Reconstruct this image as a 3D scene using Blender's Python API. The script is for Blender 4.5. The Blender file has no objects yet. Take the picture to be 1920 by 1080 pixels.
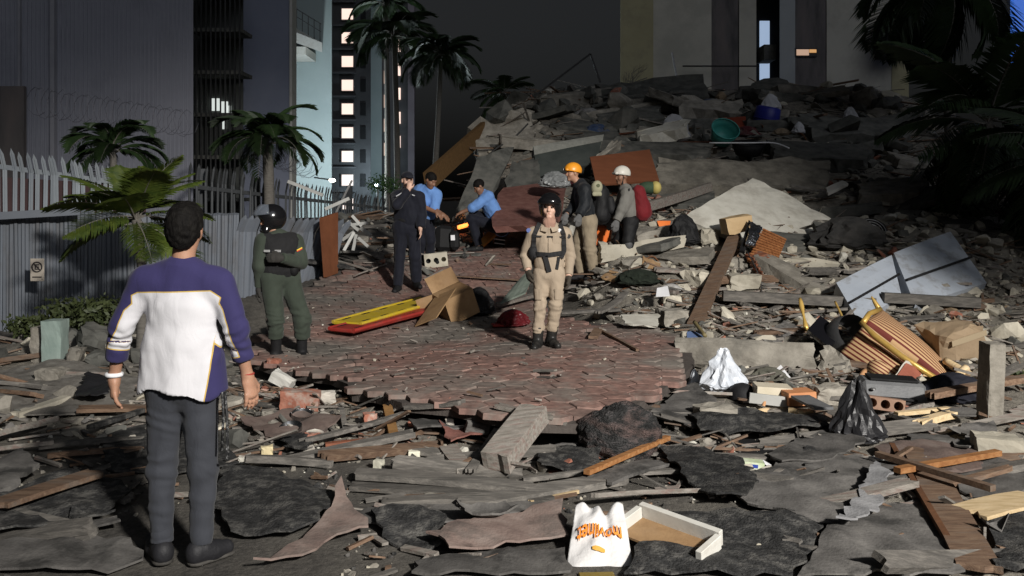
import bpy, math, random
import numpy as np
from mathutils import Vector, Matrix, noise as mnoise
from mathutils.geometry import delaunay_2d_cdt

random.seed(11)
RNG = np.random.default_rng(11)
SC = bpy.context.scene
COL = SC.collection
# ------------------------------------------------------------------ camera
F, CX, HY, CZ = 1700.0, 960.0, 370.0, 1.81      # focal length and horizon of the photograph in its own pixels
cam_d = bpy.data.cameras.new('camera'); cam = bpy.data.objects.new('camera', cam_d); COL.objects.link(cam)
cam.location = (0, 0, CZ); cam.rotation_euler = (math.radians(90), 0, 0)
cam_d.sensor_width = 36; cam_d.lens = F / 1920 * 36; cam_d.shift_y = -(540 - HY) / 1920
cam_d.clip_start = 0.05; cam_d.clip_end = 2000
SC.camera = cam
# ------------------------------------------------------------------ night sky and light
SUN_EL, SUN_AZ = math.radians(32), math.radians(155)
world = bpy.data.worlds.new('World'); SC.world = world; world.use_nodes = True
wn = world.node_tree; wn.nodes.clear()
wo = wn.nodes.new('ShaderNodeOutputWorld'); wb = wn.nodes.new('ShaderNodeBackground')
sk = wn.nodes.new('ShaderNodeTexSky'); sk.sky_type = 'NISHITA'; sk.sun_disc = False
sk.sun_elevation = SUN_EL; sk.sun_rotation = SUN_AZ; sk.air_density = 1.0; sk.dust_density = 6.0
hs = wn.nodes.new('ShaderNodeHueSaturation'); hs.inputs['Saturation'].default_value = 0.25
wn.links.new(sk.outputs[0], hs.inputs['Color']); wn.links.new(hs.outputs[0], wb.inputs[0])
wb.inputs[1].default_value = 0.0052
wn.links.new(wb.outputs[0], wo.inputs[0])
# dim cool glow of the town on the low clouds
sd = bpy.data.lights.new('sun', 'SUN'); sd.energy = 0.25; sd.angle = math.radians(40); sd.color = (0.78, 0.86, 1.0)
so = bpy.data.objects.new('sun', sd); COL.objects.link(so)
so.rotation_euler = Vector((-0.38, 0.8, -0.55)).to_track_quat('-Z', 'Y').to_euler()
# assumed rescue floodlight, unseen on its mast behind the photographer and to the right
FLOOD = Vector((8.6, -9.5, 9.6)); FLOOD_AIM = Vector((0.9, 8.6, 0.2))
fd = bpy.data.lights.new('floodlight', 'SPOT'); fd.energy = 28500; fd.color = (1.0, 0.96, 0.90)
fd.spot_size = math.radians(42); fd.spot_blend = 0.9; fd.shadow_soft_size = 0.6
fo = bpy.data.objects.new('floodlight', fd); COL.objects.link(fo); fo.location = FLOOD
fo.rotation_euler = (FLOOD_AIM - FLOOD).to_track_quat('-Z', 'Y').to_euler()
SC.view_settings.view_transform = 'Standard'; SC.view_settings.look = 'None'
SC.view_settings.exposure = 0.0; SC.view_settings.gamma = 1.0; SC.view_settings.use_curve_mapping = False
SC.render.engine = 'CYCLES'
SC.cycles.use_denoising = True
SC.cycles.max_bounces = 5; SC.cycles.diffuse_bounces = 3; SC.cycles.transparent_max_bounces = 12
SC.cycles.sample_clamp_indirect = 4.0

# ------------------------------------------------------------------ helpers
def at(px, py, Y): return Vector(((px - CX) / F * Y, Y, CZ - (py - HY) / F * Y))
def sst(a, b, x):
    t = np.clip((x - a) / (b - a), 0, 1); return t * t * (3 - 2 * t)
_sn = {}
def fnoise(x, y, freq, seed=0):
    """cheap smooth 2-D noise made of a few rotated sines, about -1..1"""
    if seed not in _sn:
        r = np.random.default_rng(100 + seed); _sn[seed] = [(r.uniform(0, 6.28), r.uniform(0.6, 1.5), r.uniform(0, 6.28)) for _ in range(7)]
    s = 0
    for a, k, p in _sn[seed]: s = s + np.sin((x * math.cos(a) + y * math.sin(a)) * freq * k + p)
    return s / 3.2
def fnoise3(P, freq, seed=0):
    key = ('3', seed)
    if key not in _sn:
        r = np.random.default_rng(500 + seed); L = []
        for _ in range(9):
            v = r.normal(size=3); v /= np.linalg.norm(v); L.append((v, r.uniform(0.6, 1.6), r.uniform(0, 6.28)))
        _sn[key] = L
    s = 0
    for v, k, p in _sn[key]: s = s + np.sin(P @ (v * freq * k) + p)
    return s / 3.4
_PY = np.array([0, 6.5, 8, 10, 12, 13.2, 14.5, 17, 20, 23])
_PZ = np.array([.25, .25, .245, .24, .33, .46, .80, 1.22, 1.4, 1.4])
def HP(x, y):
    """height of the heaved paving"""
    z = np.interp(y, _PY, _PZ)
    z = z + .16 * sst(-1.2, -3.2, x) * sst(10.2, 12.5, y) + .03 * fnoise(x, y, 1.3, 3) + .05 * sst(1.0, 2.0, x) * sst(8, 10, y)
    return z
_MY = np.array([0, 6.2, 7.5, 9, 10, 11, 12, 13, 14.5, 16, 18, 20, 22, 24.5, 26, 28, 33])
_MZ = np.array([0, 0, .04, .10, .18, .34, .58, .96, 1.28, 1.58, 2.05, 2.7, 3.55, 4.6, 4.8, 3.8, 0])
_XLY = np.array([0, 9, 10.5, 12, 13.5, 15, 17, 19, 22, 25, 30])
_XL = np.array([1.9, 1.9, 1.75, 1.1, 1.15, .8, -.1, -.8, -.8, -.1, 0.])
def mound_mask(x, y):
    xl = np.interp(y, _XLY, _XL)
    return sst(xl - .5, xl + .5, x) * (1 - .85 * sst(6.5, 11.5, x - (y - 10) * .25))
def H(x, y):
    x = np.asarray(x, float); y = np.asarray(y, float)
    m = mound_mask(x, y)
    z = np.interp(y, _MY, _MZ) * m
    z = z + m * sst(7, 12, y) * (.10 * fnoise(x, y, 2.1, 1) + .05 * fnoise(x, y, 5.3, 2))
    z = z + .022 * fnoise(x, y, 1.7, 4) * (1 - m)
    # bank of earth and rubble against the fence
    bank = sst(-2.9, -4.2, x) * sst(7.0, 9.5, y) * (1 - sst(12, 14, y)); z = z + bank * (.20 + .06 * fnoise(x, y, 3, 5))
    # low rubble ridge in front of the paving
    r = np.exp(-((y - (7.0 - .28 * x)) / .55) ** 2) * sst(-2.6, -1.8, x) * (1 - sst(-.9, -.2, x)); z = z + r * .10
    pv = sst(11.5, 13, y) * (1 - m) * (1 - sst(20, 23, y)) * sst(-5.5, -4.2, x); z = z + pv * (HP(x, y) - .16)
    return z
def hz(x, y): return float(H(x, y))
def on(px, py, dz=0.0):
    """the point of the ground seen at a pixel of the photograph"""
    d = Vector(((px - CX) / F, 1, -(py - HY) / F)); Y = 3.0; step = .04
    while Y < 40:
        p = Vector((d.x * Y, Y, CZ + d.z * Y))
        if p.z <= max(hz(p.x, p.y) + dz, (float(HP(p.x, p.y)) + dz) if in_pav(p.x, p.y) else -9): return p
        Y += step
    return Vector((d.x * 30, 30, CZ + d.z * 30))
def top(x, y): return max(hz(x, y), float(HP(x, y)) if in_pav(x, y) else -9)
PAV = []
def in_poly(x, y, poly):
    n = len(poly); c = False; j = n - 1
    for i in range(n):
        xi, yi = poly[i]; xj, yj = poly[j]
        if (yi > y) != (yj > y) and x < (xj - xi) * (y - yi) / (yj - yi) + xi: c = not c
        j = i
    return c
def in_pav(x, y): return bool(PAV) and in_poly(x, y, PAV)
def pav_pt(px, py):
    Y = 5.0
    while Y < 30:
        p = at(px, py, Y)
        if p.z <= float(HP(p.x, p.y)): return (p.x, p.y)
        Y += .03
    return (p.x, p.y)
_pp = [(480, 672), (540, 692), (620, 700), (665, 728), (760, 747), (850, 756), (930, 772), (1000, 784), (1085, 788), (1150, 768), (1235, 728), (1290, 690), (1300, 640),
       (1180, 606), (1060, 596), (985, 560), (990, 500), (1010, 450), (1010, 410), (880, 408), (800, 432), (700, 472), (590, 530), (520, 585), (470, 645)]
PAV = [pav_pt(*p) for p in _pp]

def tag(o, label=None, cat=None, group=None, kind=None):
    if label: o['label'] = label
    if cat: o['category'] = cat
    if group: o['group'] = group
    if kind: o['kind'] = kind
    return o
def thing(name, label, cat, loc=(0, 0, 0), group=None, kind=None):
    o = bpy.data.objects.new(name, None); COL.objects.link(o); o.location = Vector(loc); o.empty_display_size = .1
    return tag(o, label, cat, group, kind)
def adopt(o, parent):
    o.parent = parent
    if parent is not None: o.matrix_parent_inverse = Matrix.Translation(-Vector(wloc(parent)))
    return o
def wloc(o):
    v = Vector(o.location)
    return v
def mkmesh(name, V, Fc, mats, smooth=False, midx=None):
    me = bpy.data.meshes.new(name)
    me.from_pydata([tuple(map(float, v)) for v in V] if not isinstance(V, np.ndarray) else V.tolist(), [], [list(map(int, f)) for f in Fc] if not isinstance(Fc, np.ndarray) else Fc.tolist())
    for m in (mats if isinstance(mats, (list, tuple)) else [mats]): me.materials.append(m)
    if midx is not None: me.polygons.foreach_set('material_index', np.asarray(midx, np.int32))
    if smooth: me.polygons.foreach_set('use_smooth', np.ones(len(me.polygons), bool))
    me.update(); return me
def obj(name, V, Fc, mats, parent=None, smooth=False, midx=None):
    """one mesh object, written in world coordinates; its origin goes to the middle of its base"""
    V = np.asarray(V, float)
    lo, hi = V.min(0), V.max(0); c = np.array([(lo[0] + hi[0]) / 2, (lo[1] + hi[1]) / 2, lo[2]])
    o = bpy.data.objects.new(name, mkmesh(name, V - c, Fc, mats, smooth, midx)); COL.objects.link(o)
    if parent is None: o.location = c
    else:
        o.parent = parent; o.location = Vector(c) - wabs(parent)
    return o
def wabs(o):
    v = Vector(o.location); p = o.parent
    while p is not None: v = v + p.location; p = p.parent
    return v

class MB:
    """collects shapes into one mesh"""
    def __init__(s): s.V = []; s.F = []; s.M = []; s.n = 0
    def add(s, V, Fc, m=0):
        V = np.asarray(V, float); s.V.append(V); s.F += [[int(i) + s.n for i in f] for f in Fc]; s.M += [m] * len(Fc); s.n += len(V); return s
    def box(s, c, size, R=None, m=0, bev=0.0):
        V, Fc = box_vf(size, bev); V = V @ np.array(R).T if R is not None else V; return s.add(V + np.array(c), Fc, m)
    def bar(s, a, b, w, t, up=(0, 0, 1), m=0, bev=0.0, jag=0):
        V, Fc = bar_vf(a, b, w, t, up, bev, jag); return s.add(V, Fc, m)
    def tube(s, pts, r, n=8, m=0, cap=True):
        V, Fc = tube_vf(pts, r, n, cap); return s.add(V, Fc, m)
    def build(s, name, mats, parent=None, smooth=False):
        return obj(name, np.vstack(s.V), s.F, mats, parent, smooth, s.M)
def box_vf(size, bev=0.0):
    x, y, z = (d / 2 for d in size)
    if bev <= 0:
        V = np.array([(-x, -y, -z), (x, -y, -z), (x, y, -z), (-x, y, -z), (-x, -y, z), (x, -y, z), (x, y, z), (-x, y, z)])
        return V, [(0, 3, 2, 1), (4, 5, 6, 7), (0, 1, 5, 4), (1, 2, 6, 5), (2, 3, 7, 6), (3, 0, 4, 7)]
    b = min(bev, x * .9, y * .9, z * .9); V = []; idx = {}
    for sx in (-1, 1):
        for sy in (-1, 1):
            for sz in (-1, 1):
                for ax in range(3):
                    p = [sx * (x - b), sy * (y - b), sz * (z - b)]; p[ax] = (sx * x, sy * y, sz * z)[ax]
                    idx[(sx, sy, sz, ax)] = len(V); V.append(p)
    Fc = []
    for ax in range(3):
        a, c = [(1, 2), (2, 0), (0, 1)][ax]
        for s_ in (-1, 1):
            q = []
            for (u, v) in ((-1, -1), (1, -1), (1, 1), (-1, 1)):
                k = [0, 0, 0]; k[ax] = s_; k[a] = u; k[c] = v; q.append(idx[(*k, ax)])
            Fc.append(q if s_ > 0 else q[::-1])
            for t_ in (-1, 1):
                q = []
                for w in (-1, 1):
                    k = [0, 0, 0]; k[ax] = s_; k[a] = t_; k[c] = w
                    q.append((idx[(*k, ax)], idx[(*k, a)]))
                f = [q[0][0], q[1][0], q[1][1], q[0][1]]; Fc.append(f if s_ * t_ > 0 else f[::-1])
    for sx in (-1, 1):
        for sy in (-1, 1):
            for sz in (-1, 1):
                f = [idx[(sx, sy, sz, i)] for i in range(3)]; Fc.append(f if sx * sy * sz > 0 else f[::-1])
    return np.array(V), Fc
def frame_of(a, b, up=(0, 0, 1)):
    d = (Vector(b) - Vector(a)); L = d.length; d.normalize(); u = Vector(up)
    s = d.cross(u)
    if s.length < 1e-4: s = d.cross(Vector((0, 1, .1)))
    s.normalize(); n = s.cross(d); return np.array([d, s, n]).T, L
def bar_vf(a, b, w, t, up=(0, 0, 1), bev=0.0, jag=0):
    """a plank from a to b, w wide (sideways), t thick (along up); jag > 0 splinters its ends"""
    R, L = frame_of(a, b, up); c = (np.array(a) + np.array(b)) / 2
    if not jag:
        V, Fc = box_vf((L, w, t), bev); return V @ R.T + c, Fc
    n = 6; V = []; Fc = []; ys = np.linspace(-w / 2, w / 2, n)
    e0 = -L / 2 + RNG.uniform(0, jag, n); e1 = L / 2 - RNG.uniform(0, jag, n)
    bend = RNG.normal() * .012 * L
    xs = [-.5, -.2, .15, .5]
    for z in (-t / 2, t / 2):
        for j, xf in enumerate(xs):
            for i in range(n):
                xx = e0[i] if j == 0 else e1[i] if j == 3 else xf * L
                V.append((xx, ys[i], z + bend * (1 - (2 * xf) ** 2) + .0))
    def k(l, j, i): return l * 4 * n + j * n + i
    for j in range(3):
        for i in range(n - 1):
            Fc.append((k(0, j, i), k(0, j, i + 1), k(0, j + 1, i + 1), k(0, j + 1, i))); Fc.append((k(1, j, i), k(1, j + 1, i), k(1, j + 1, i + 1), k(1, j, i + 1)))
        Fc.append((k(0, j, 0), k(0, j + 1, 0), k(1, j + 1, 0), k(1, j, 0))); Fc.append((k(0, j, n - 1), k(1, j, n - 1), k(1, j + 1, n - 1), k(0, j + 1, n - 1)))
    for i in range(n - 1):
        Fc.append((k(0, 0, i), k(1, 0, i), k(1, 0, i + 1), k(0, 0, i + 1))); Fc.append((k(0, 3, i), k(0, 3, i + 1), k(1, 3, i + 1), k(1, 3, i)))
    return np.array(V) @ R.T + c, Fc
def tube_vf(pts, r, n=8, cap=True):
    pts = [np.array(p, float) for p in pts]; rs = r if isinstance(r, (list, tuple, np.ndarray)) else [r] * len(pts); V = []; Fc = []
    prev = None
    for i, p in enumerate(pts):
        d = pts[min(i + 1, len(pts) - 1)] - pts[max(i - 1, 0)]; d = d / (np.linalg.norm(d) + 1e-9)
        if prev is None: prev = np.cross(d, (0.13, .21, 1.) if abs(d[2]) < .95 else (1., .2, 0))
        u = prev - d * (prev @ d); u /= np.linalg.norm(u) + 1e-9; prev = u; v = np.cross(d, u)
        for k in range(n):
            a = 2 * math.pi * k / n; V.append(p + rs[i] * (math.cos(a) * u + math.sin(a) * v))
    for i in range(len(pts) - 1):
        for k in range(n): Fc.append((i * n + k, i * n + (k + 1) % n, (i + 1) * n + (k + 1) % n, (i + 1) * n + k))
    if cap: Fc.append(tuple(range(n))[::-1]); Fc.append(tuple((len(pts) - 1) * n + k for k in range(n)))
    return np.array(V), Fc
def lathe_vf(prof, n=20, c=(0, 0, 0), R=None):
    V = []; Fc = []
    for (r, z) in prof:
        for k in range(n): a = 2 * math.pi * k / n; V.append((r * math.cos(a), r * math.sin(a), z))
    for i in range(len(prof) - 1):
        for k in range(n): Fc.append((i * n + k, i * n + (k + 1) % n, (i + 1) * n + (k + 1) % n, (i + 1) * n + k))
    V = np.array(V); V = V @ np.array(R).T if R is not None else V
    return V + np.array(c), Fc
def rot(rx=0, ry=0, rz=0):
    from mathutils import Euler
    return np.array(Euler((math.radians(rx), math.radians(ry), math.radians(rz)), 'XYZ').to_matrix())
import bmesh
def hull_chunk(seed, n=22, sq=.35):
    """unit broken lump: hull of random points pushed towards a box"""
    r = np.random.default_rng(seed); P = r.normal(size=(n, 3)); P /= np.linalg.norm(P, axis=1)[:, None]
    P = P * (1 - sq) + np.clip(P * 1.5, -.62, .62) * sq * 1.4; P *= r.uniform(.82, 1.0, (n, 1))
    bm = bmesh.new()
    for p in P: bm.verts.new(p * .5)
    g = bmesh.ops.convex_hull(bm, input=bm.verts[:]); bmesh.ops.delete(bm, geom=[v for v in bm.verts if not v.link_faces], context='VERTS')
    bmesh.ops.dissolve_limit(bm, angle_limit=.12, verts=bm.verts[:], edges=bm.edges[:])
    bm.verts.index_update(); V = np.array([v.co[:] for v in bm.verts]); Fc = [[v.index for v in f.verts] for f in bm.faces]; bm.free(); return V, Fc
CHUNKS = [hull_chunk(s, 14 + (s % 4) * 5, .2 + .12 * (s % 5)) for s in range(16)]
def cracked_box(size, seed=0, rough=.08, n=3):
    """a broken block: box grid with its faces and edges chipped"""
    bm = bmesh.new(); bmesh.ops.create_cube(bm, size=1); bmesh.ops.subdivide_edges(bm, edges=bm.edges[:], cuts=n, use_grid_fill=True)
    r = np.random.default_rng(seed); s = np.array(size); off = r.uniform(0, 50)
    m = min(size)
    for v in bm.verts:
        p = np.array(v.co[:]); q = p * s; e = (np.abs(p) > .49).sum()
        d = mnoise.noise_vector(Vector(q * (1.6 / m) + off)); k = rough * m * (1 + (e >= 2) * .9)
        q = q + np.array(d[:]) * k - np.sign(p) * (np.abs(p) > .49) * (e >= 2) * r.uniform(0, 1) * rough * m
        v.co = q
    bm.verts.index_update(); V = np.array([v.co[:] for v in bm.verts]); Fc = [[v.index for v in f.verts] for f in bm.faces]; bm.free(); return V, Fc
def jitter_poly(P, step, amp, seed=0):
    r = np.random.default_rng(seed); out = []
    for i in range(len(P)):
        a, b = np.array(P[i]), np.array(P[(i + 1) % len(P)]); L = np.linalg.norm(b - a); n = max(1, int(L / step)); d = (b - a) / (L + 1e-9); nn = np.array((-d[1], d[0]))
        for k in range(n):
            out.append(a + (b - a) * k / n + (nn * r.normal() * amp if k else r.normal(size=2) * amp * .5))
    return out
def sheet_vf(P2, zf, th, step, amp=.012, seed=0):
    """a thick sheet whose outline is the polygon P2 in plan and whose height is zf(x, y)"""
    B = jitter_poly(P2, step, amp, seed); n = len(B); lo = np.min(B, 0); hi = np.max(B, 0); pts = [Vector(b) for b in B]; poly = [tuple(b) for b in B]
    r = np.random.default_rng(seed + 7)
    for x in np.arange(lo[0] + step / 2, hi[0], step):
        for y in np.arange(lo[1] + step / 2, hi[1], step):
            q = (x + r.uniform(-.25, .25) * step, y + r.uniform(-.25, .25) * step)
            if in_poly(q[0], q[1], poly): pts.append(Vector(q))
    res = delaunay_2d_cdt(pts, [(i, (i + 1) % n) for i in range(n)], [list(range(n))], 1, 1e-5)
    V2 = np.array([v[:] for v in res[0]]); T = [list(f) for f in res[2]]
    # wind every triangle upwards
    T2 = []
    for f in T:
        a, b, c = (V2[i] for i in f[:3])
        if (b[0] - a[0]) * (c[1] - a[1]) - (b[1] - a[1]) * (c[0] - a[0]) < 0: f = f[::-1]
        T2.append(f)
    z = np.asarray(zf(V2[:, 0], V2[:, 1])); N = len(V2)
    V = np.vstack([np.c_[V2, z], np.c_[V2, z - th]]); Fc = list(T2) + [[i + N for i in f[::-1]] for f in T2]
    cnt = {}
    for f in T2:
        for i in range(len(f)): cnt[(f[i], f[(i + 1) % len(f)])] = 1
    side = []
    for (a, b) in cnt:
        if (b, a) not in cnt: side.append((a, b))
    ex = []
    for (a, b) in side: k = 2 * N + len(ex); ex += [V[b], V[a], V[a + N], V[b + N]]; Fc.append([k, k + 1, k + 2, k + 3])
    return np.vstack([V, np.array(ex)]), Fc

def under(child, parent):
    child.location = child.location - wabs(parent); child.parent = parent; return child
# ------------------------------------------------------------------ materials
MATS = {}
def M(name, cols, scale=6, rough=.85, bump=.25, bscale=45, metal=0.0, world=False, stretch=(1, 1, 1), var=.25, detail=6, spec=.3, stains=None, ssc=1.5, samt=.5, bdist=.01):
    """noise-mixed colours, a little variation from thing to thing, grain in the bump"""
    if name in MATS: return MATS[name]
    m = bpy.data.materials.new(name); MATS[name] = m; m.use_nodes = True; nt = m.node_tree; N, L = nt.nodes, nt.links
    b = N['Principled BSDF']; b.inputs['Roughness'].default_value = rough; b.inputs['Metallic'].default_value = metal; b.inputs['Specular IOR Level'].default_value = spec
    if world: src = N.new('ShaderNodeNewGeometry').outputs['Position']
    else: src = N.new('ShaderNodeTexCoord').outputs['Object']
    mp = N.new('ShaderNodeMapping'); mp.inputs['Scale'].default_value = stretch; L.new(src, mp.inputs[0])
    oi = N.new('ShaderNodeObjectInfo')
    ad = N.new('ShaderNodeVectorMath'); ad.operation = 'ADD'; cb = N.new('ShaderNodeCombineXYZ')
    ml = N.new('ShaderNodeMath'); ml.operation = 'MULTIPLY'; ml.inputs[1].default_value = 0.0 if world else 37.0; L.new(oi.outputs['Random'], ml.inputs[0])
    L.new(ml.outputs[0], cb.inputs[0]); L.new(ml.outputs[0], cb.inputs[1]); L.new(mp.outputs[0], ad.inputs[0]); L.new(cb.outputs[0], ad.inputs[1])
    n1 = N.new('ShaderNodeTexNoise'); n1.inputs['Scale'].default_value = scale; n1.inputs['Detail'].default_value = detail; n1.inputs['Roughness'].default_value = .62; L.new(ad.outputs[0], n1.inputs[0])
    r = N.new('ShaderNodeValToRGB'); L.new(n1.outputs[0], r.inputs[0]); e = r.color_ramp.elements
    k = len(cols); pos = [.5] if k == 1 else [.33 + .34 * i / (k - 1) for i in range(k)]
    e[0].position = pos[0]; e[0].color = (*cols[0], 1)
    if k > 1: e[1].position = pos[-1]; e[1].color = (*cols[-1], 1)
    else: e[1].color = (*cols[0], 1)
    for i in range(1, k - 1): q = e.new(pos[i]); q.color = (*cols[i], 1)
    out = r.outputs[0]
    if stains:
        n3 = N.new('ShaderNodeTexNoise'); n3.inputs['Scale'].default_value = ssc; n3.inputs['Detail'].default_value = 8; n3.inputs['Roughness'].default_value = .7; L.new(ad.outputs[0], n3.inputs[0])
        r3 = N.new('ShaderNodeValToRGB'); r3.color_ramp.elements[0].position = .5; r3.color_ramp.elements[1].position = .62; r3.color_ramp.elements[1].color = (samt,) * 3 + (1,); L.new(n3.outputs[0], r3.inputs[0])
        mx = N.new('ShaderNodeMixRGB'); L.new(r3.outputs[0], mx.inputs[0]); L.new(out, mx.inputs[1]); mx.inputs[2].default_value = (*stains, 1); out = mx.outputs[0]
    if var:
        hv = N.new('ShaderNodeHueSaturation'); mr = N.new('ShaderNodeMapRange'); mr.inputs[3].default_value = 1 - var; mr.inputs[4].default_value = 1 + var
        L.new(oi.outputs['Random'], mr.inputs[0]); L.new(mr.outputs[0], hv.inputs['Value']); L.new(out, hv.inputs['Color']); out = hv.outputs[0]
    L.new(out, b.inputs['Base Color'])
    if bump:
        n2 = N.new('ShaderNodeTexNoise'); n2.inputs['Scale'].default_value = bscale; n2.inputs['Detail'].default_value = 5; L.new(ad.outputs[0], n2.inputs[0])
        bp = N.new('ShaderNodeBump'); bp.inputs['Strength'].default_value = bump; bp.inputs['Distance'].default_value = bdist; L.new(n2.outputs[0], bp.inputs['Height']); L.new(bp.outputs[0], b.inputs['Normal'])
    return m
def emit(name, col, s, base=(.5, .5, .5)):
    m = bpy.data.materials.new(name); m.use_nodes = True; b = m.node_tree.nodes['Principled BSDF']
    b.inputs['Base Color'].default_value = (*base, 1); b.inputs['Emission Color'].default_value = (*col, 1); b.inputs['Emission Strength'].default_value = s; MATS[name] = m; return m
def clear(name, col, alpha=.3, rough=.1):
    m = bpy.data.materials.new(name); m.use_nodes = True; b = m.node_tree.nodes['Principled BSDF']
    b.inputs['Base Color'].default_value = (*col, 1); b.inputs['Roughness'].default_value = rough; b.inputs['Alpha'].default_value = alpha; b.inputs['Coat Weight'].default_value = .5; MATS[name] = m; return m

concrete = M('concrete', [(.17, .155, .13), (.255, .235, .20), (.34, .315, .27)], 5, .92, .5, 30, stains=(.10, .095, .085), bdist=.02)
concrete_pale = M('concrete_pale', [(.33, .30, .24), (.46, .425, .345), (.56, .52, .43)], 6, .92, .45, 35, stains=(.2, .185, .15))
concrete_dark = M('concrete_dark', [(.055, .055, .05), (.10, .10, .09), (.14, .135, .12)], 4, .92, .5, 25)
plaster = M('plaster', [(.50, .48, .42), (.60, .58, .51), (.66, .64, .57)], 4, .9, .25, 50, stains=(.33, .30, .25), var=.12)
dust = M('dust', [(.13, .12, .105), (.20, .185, .165), (.27, .255, .23)], 9, .95, .6, 60, world=True)
brick_red = M('brick_red', [(.22, .085, .055), (.30, .12, .08), (.36, .165, .115)], 10, .9, .4, 50, stains=(.34, .29, .25), ssc=6, samt=.8)
mortar = M('mortar', [(.36, .33, .29), (.45, .42, .37)], 12, .95, .5, 60)
wood_grey = M('wood_grey', [(.085, .08, .072), (.13, .12, .108), (.19, .175, .155)], 7, .85, .45, 40, stretch=(1, 6, 6), stains=(.04, .038, .035))
wood_brown = M('wood_brown', [(.10, .062, .04), (.16, .10, .066), (.22, .15, .10)], 7, .8, .4, 40, stretch=(1, 6, 6), stains=(.16, .14, .12))
wood_orange = M('wood_orange', [(.24, .10, .035), (.33, .15, .055), (.40, .21, .09)], 7, .65, .3, 40, stretch=(1, 6, 6))
wood_pale = M('wood_pale', [(.42, .31, .17), (.54, .41, .24), (.60, .47, .30)], 7, .7, .3, 40, stretch=(1, 6, 6))
wood_red = M('wood_red', [(.13, .045, .025), (.18, .065, .036), (.23, .09, .05)], 5, .55, .2, 40, stretch=(1, 5, 5), stains=(.2, .17, .14))
timber = M('timber', [(.15, .135, .115), (.23, .21, .185), (.30, .275, .245)], 6, .88, .5, 40, stretch=(1, 7, 7), stains=(.19, .10, .085), ssc=4)
felt_dark = M('felt_dark', [(.012, .012, .012), (.028, .028, .028), (.07, .068, .064)], 14, .8, .8, 70, detail=9, spec=.3, bdist=.018, stains=(.12, .115, .105), ssc=7, samt=.45)
felt_grey = M('felt_grey', [(.07, .066, .062), (.11, .104, .098), (.155, .147, .137)], 5, .9, .45, 60, stains=(.035, .034, .032), ssc=3, samt=.9)
felt_brown = M('felt_brown', [(.12, .085, .075), (.17, .125, .108), (.21, .165, .145)], 6, .9, .4, 60, stains=(.06, .055, .05), ssc=4)
felt_red = M('felt_red', [(.13, .055, .045), (.18, .08, .065), (.22, .11, .09)], 8, .9, .4, 60)
card = M('cardboard', [(.26, .155, .075), (.32, .20, .10), (.37, .24, .13)], 4, .8, .15, 60, var=.1, stains=(.17, .10, .05))
card_dark = M('cardboard_dusty', [(.20, .145, .09), (.27, .20, .13)], 4, .85, .3, 40, stains=(.18, .13, .08))
white_paint = M('white_paint', [(.50, .49, .45), (.60, .59, .55)], 4, .5, .12, 30, stains=(.35, .32, .27), ssc=4, var=.08)
paper = M('paper', [(.74, .74, .76), (.80, .80, .82)], 5, .7, .1, 30, var=.05)
plastic_white = M('plastic_white', [(.52, .56, .62), (.62, .65, .70)], 6, .35, .25, 20, var=.05, bdist=.02)
plastic_black = M('plastic_black', [(.010, .010, .011), (.018, .018, .02)], 6, .42, .3, 18, spec=.4, bdist=.02)
black_matte = M('black_matte', [(.007, .007, .008), (.013, .013, .014)], 8, .7, .3, 50)
grey_plastic = M('grey_plastic', [(.09, .092, .096), (.13, .132, .135)], 8, .5, .2, 60)
steel = M('steel', [(.45, .46, .47), (.60, .61, .62)], 8, .25, .1, 40, metal=1.0)
metal_dull = M('metal_dull', [(.20, .20, .20), (.30, .30, .30)], 8, .5, .2, 40, metal=.8)
gold = M('gold_trim', [(.55, .34, .08), (.68, .46, .14)], 8, .38, .15, 40, metal=.35)
rust = M('rust', [(.10, .045, .022), (.16, .07, .03)], 9, .85, .4, 40)
orange_plastic = M('orange_plastic', [(.75, .16, .03), (.85, .22, .05)], 5, .45, .1, 30, var=0)
yellow_plastic = M('yellow_plastic', [(.46, .33, .02), (.56, .41, .03)], 5, .55, .2, 30, var=0, stains=(.26, .2, .07), ssc=5)
red_plastic = M('red_plastic', [(.26, .025, .02), (.36, .04, .03)], 5, .55, .2, 30, var=0, stains=(.18, .06, .05), ssc=5)
teal_plastic = M('teal_plastic', [(.05, .28, .25), (.08, .36, .32)], 5, .4, .1, 30, var=0)
blue_plastic = M('blue_plastic', [(.02, .025, .20), (.03, .035, .27)], 5, .4, .1, 30, var=0)
wire_faint = M('wire_faint', [(.10, .10, .12), (.13, .13, .15)], 8, .6, 0)
wire_dark = M('wire_dark', [(.03, .03, .03), (.05, .05, .05)], 8, .5, 0)
rubber_dirty = M('rubber_dirty', [(.03, .028, .026), (.06, .056, .05)], 8, .7, .3, 50)
foil = M('foil', [(.75, .76, .78), (.85, .86, .88)], 8, .22, .8, 14, metal=1.0, bdist=.03)
poly_clear = clear('clear_plastic', (.55, .6, .62), .35, .15)

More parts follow.
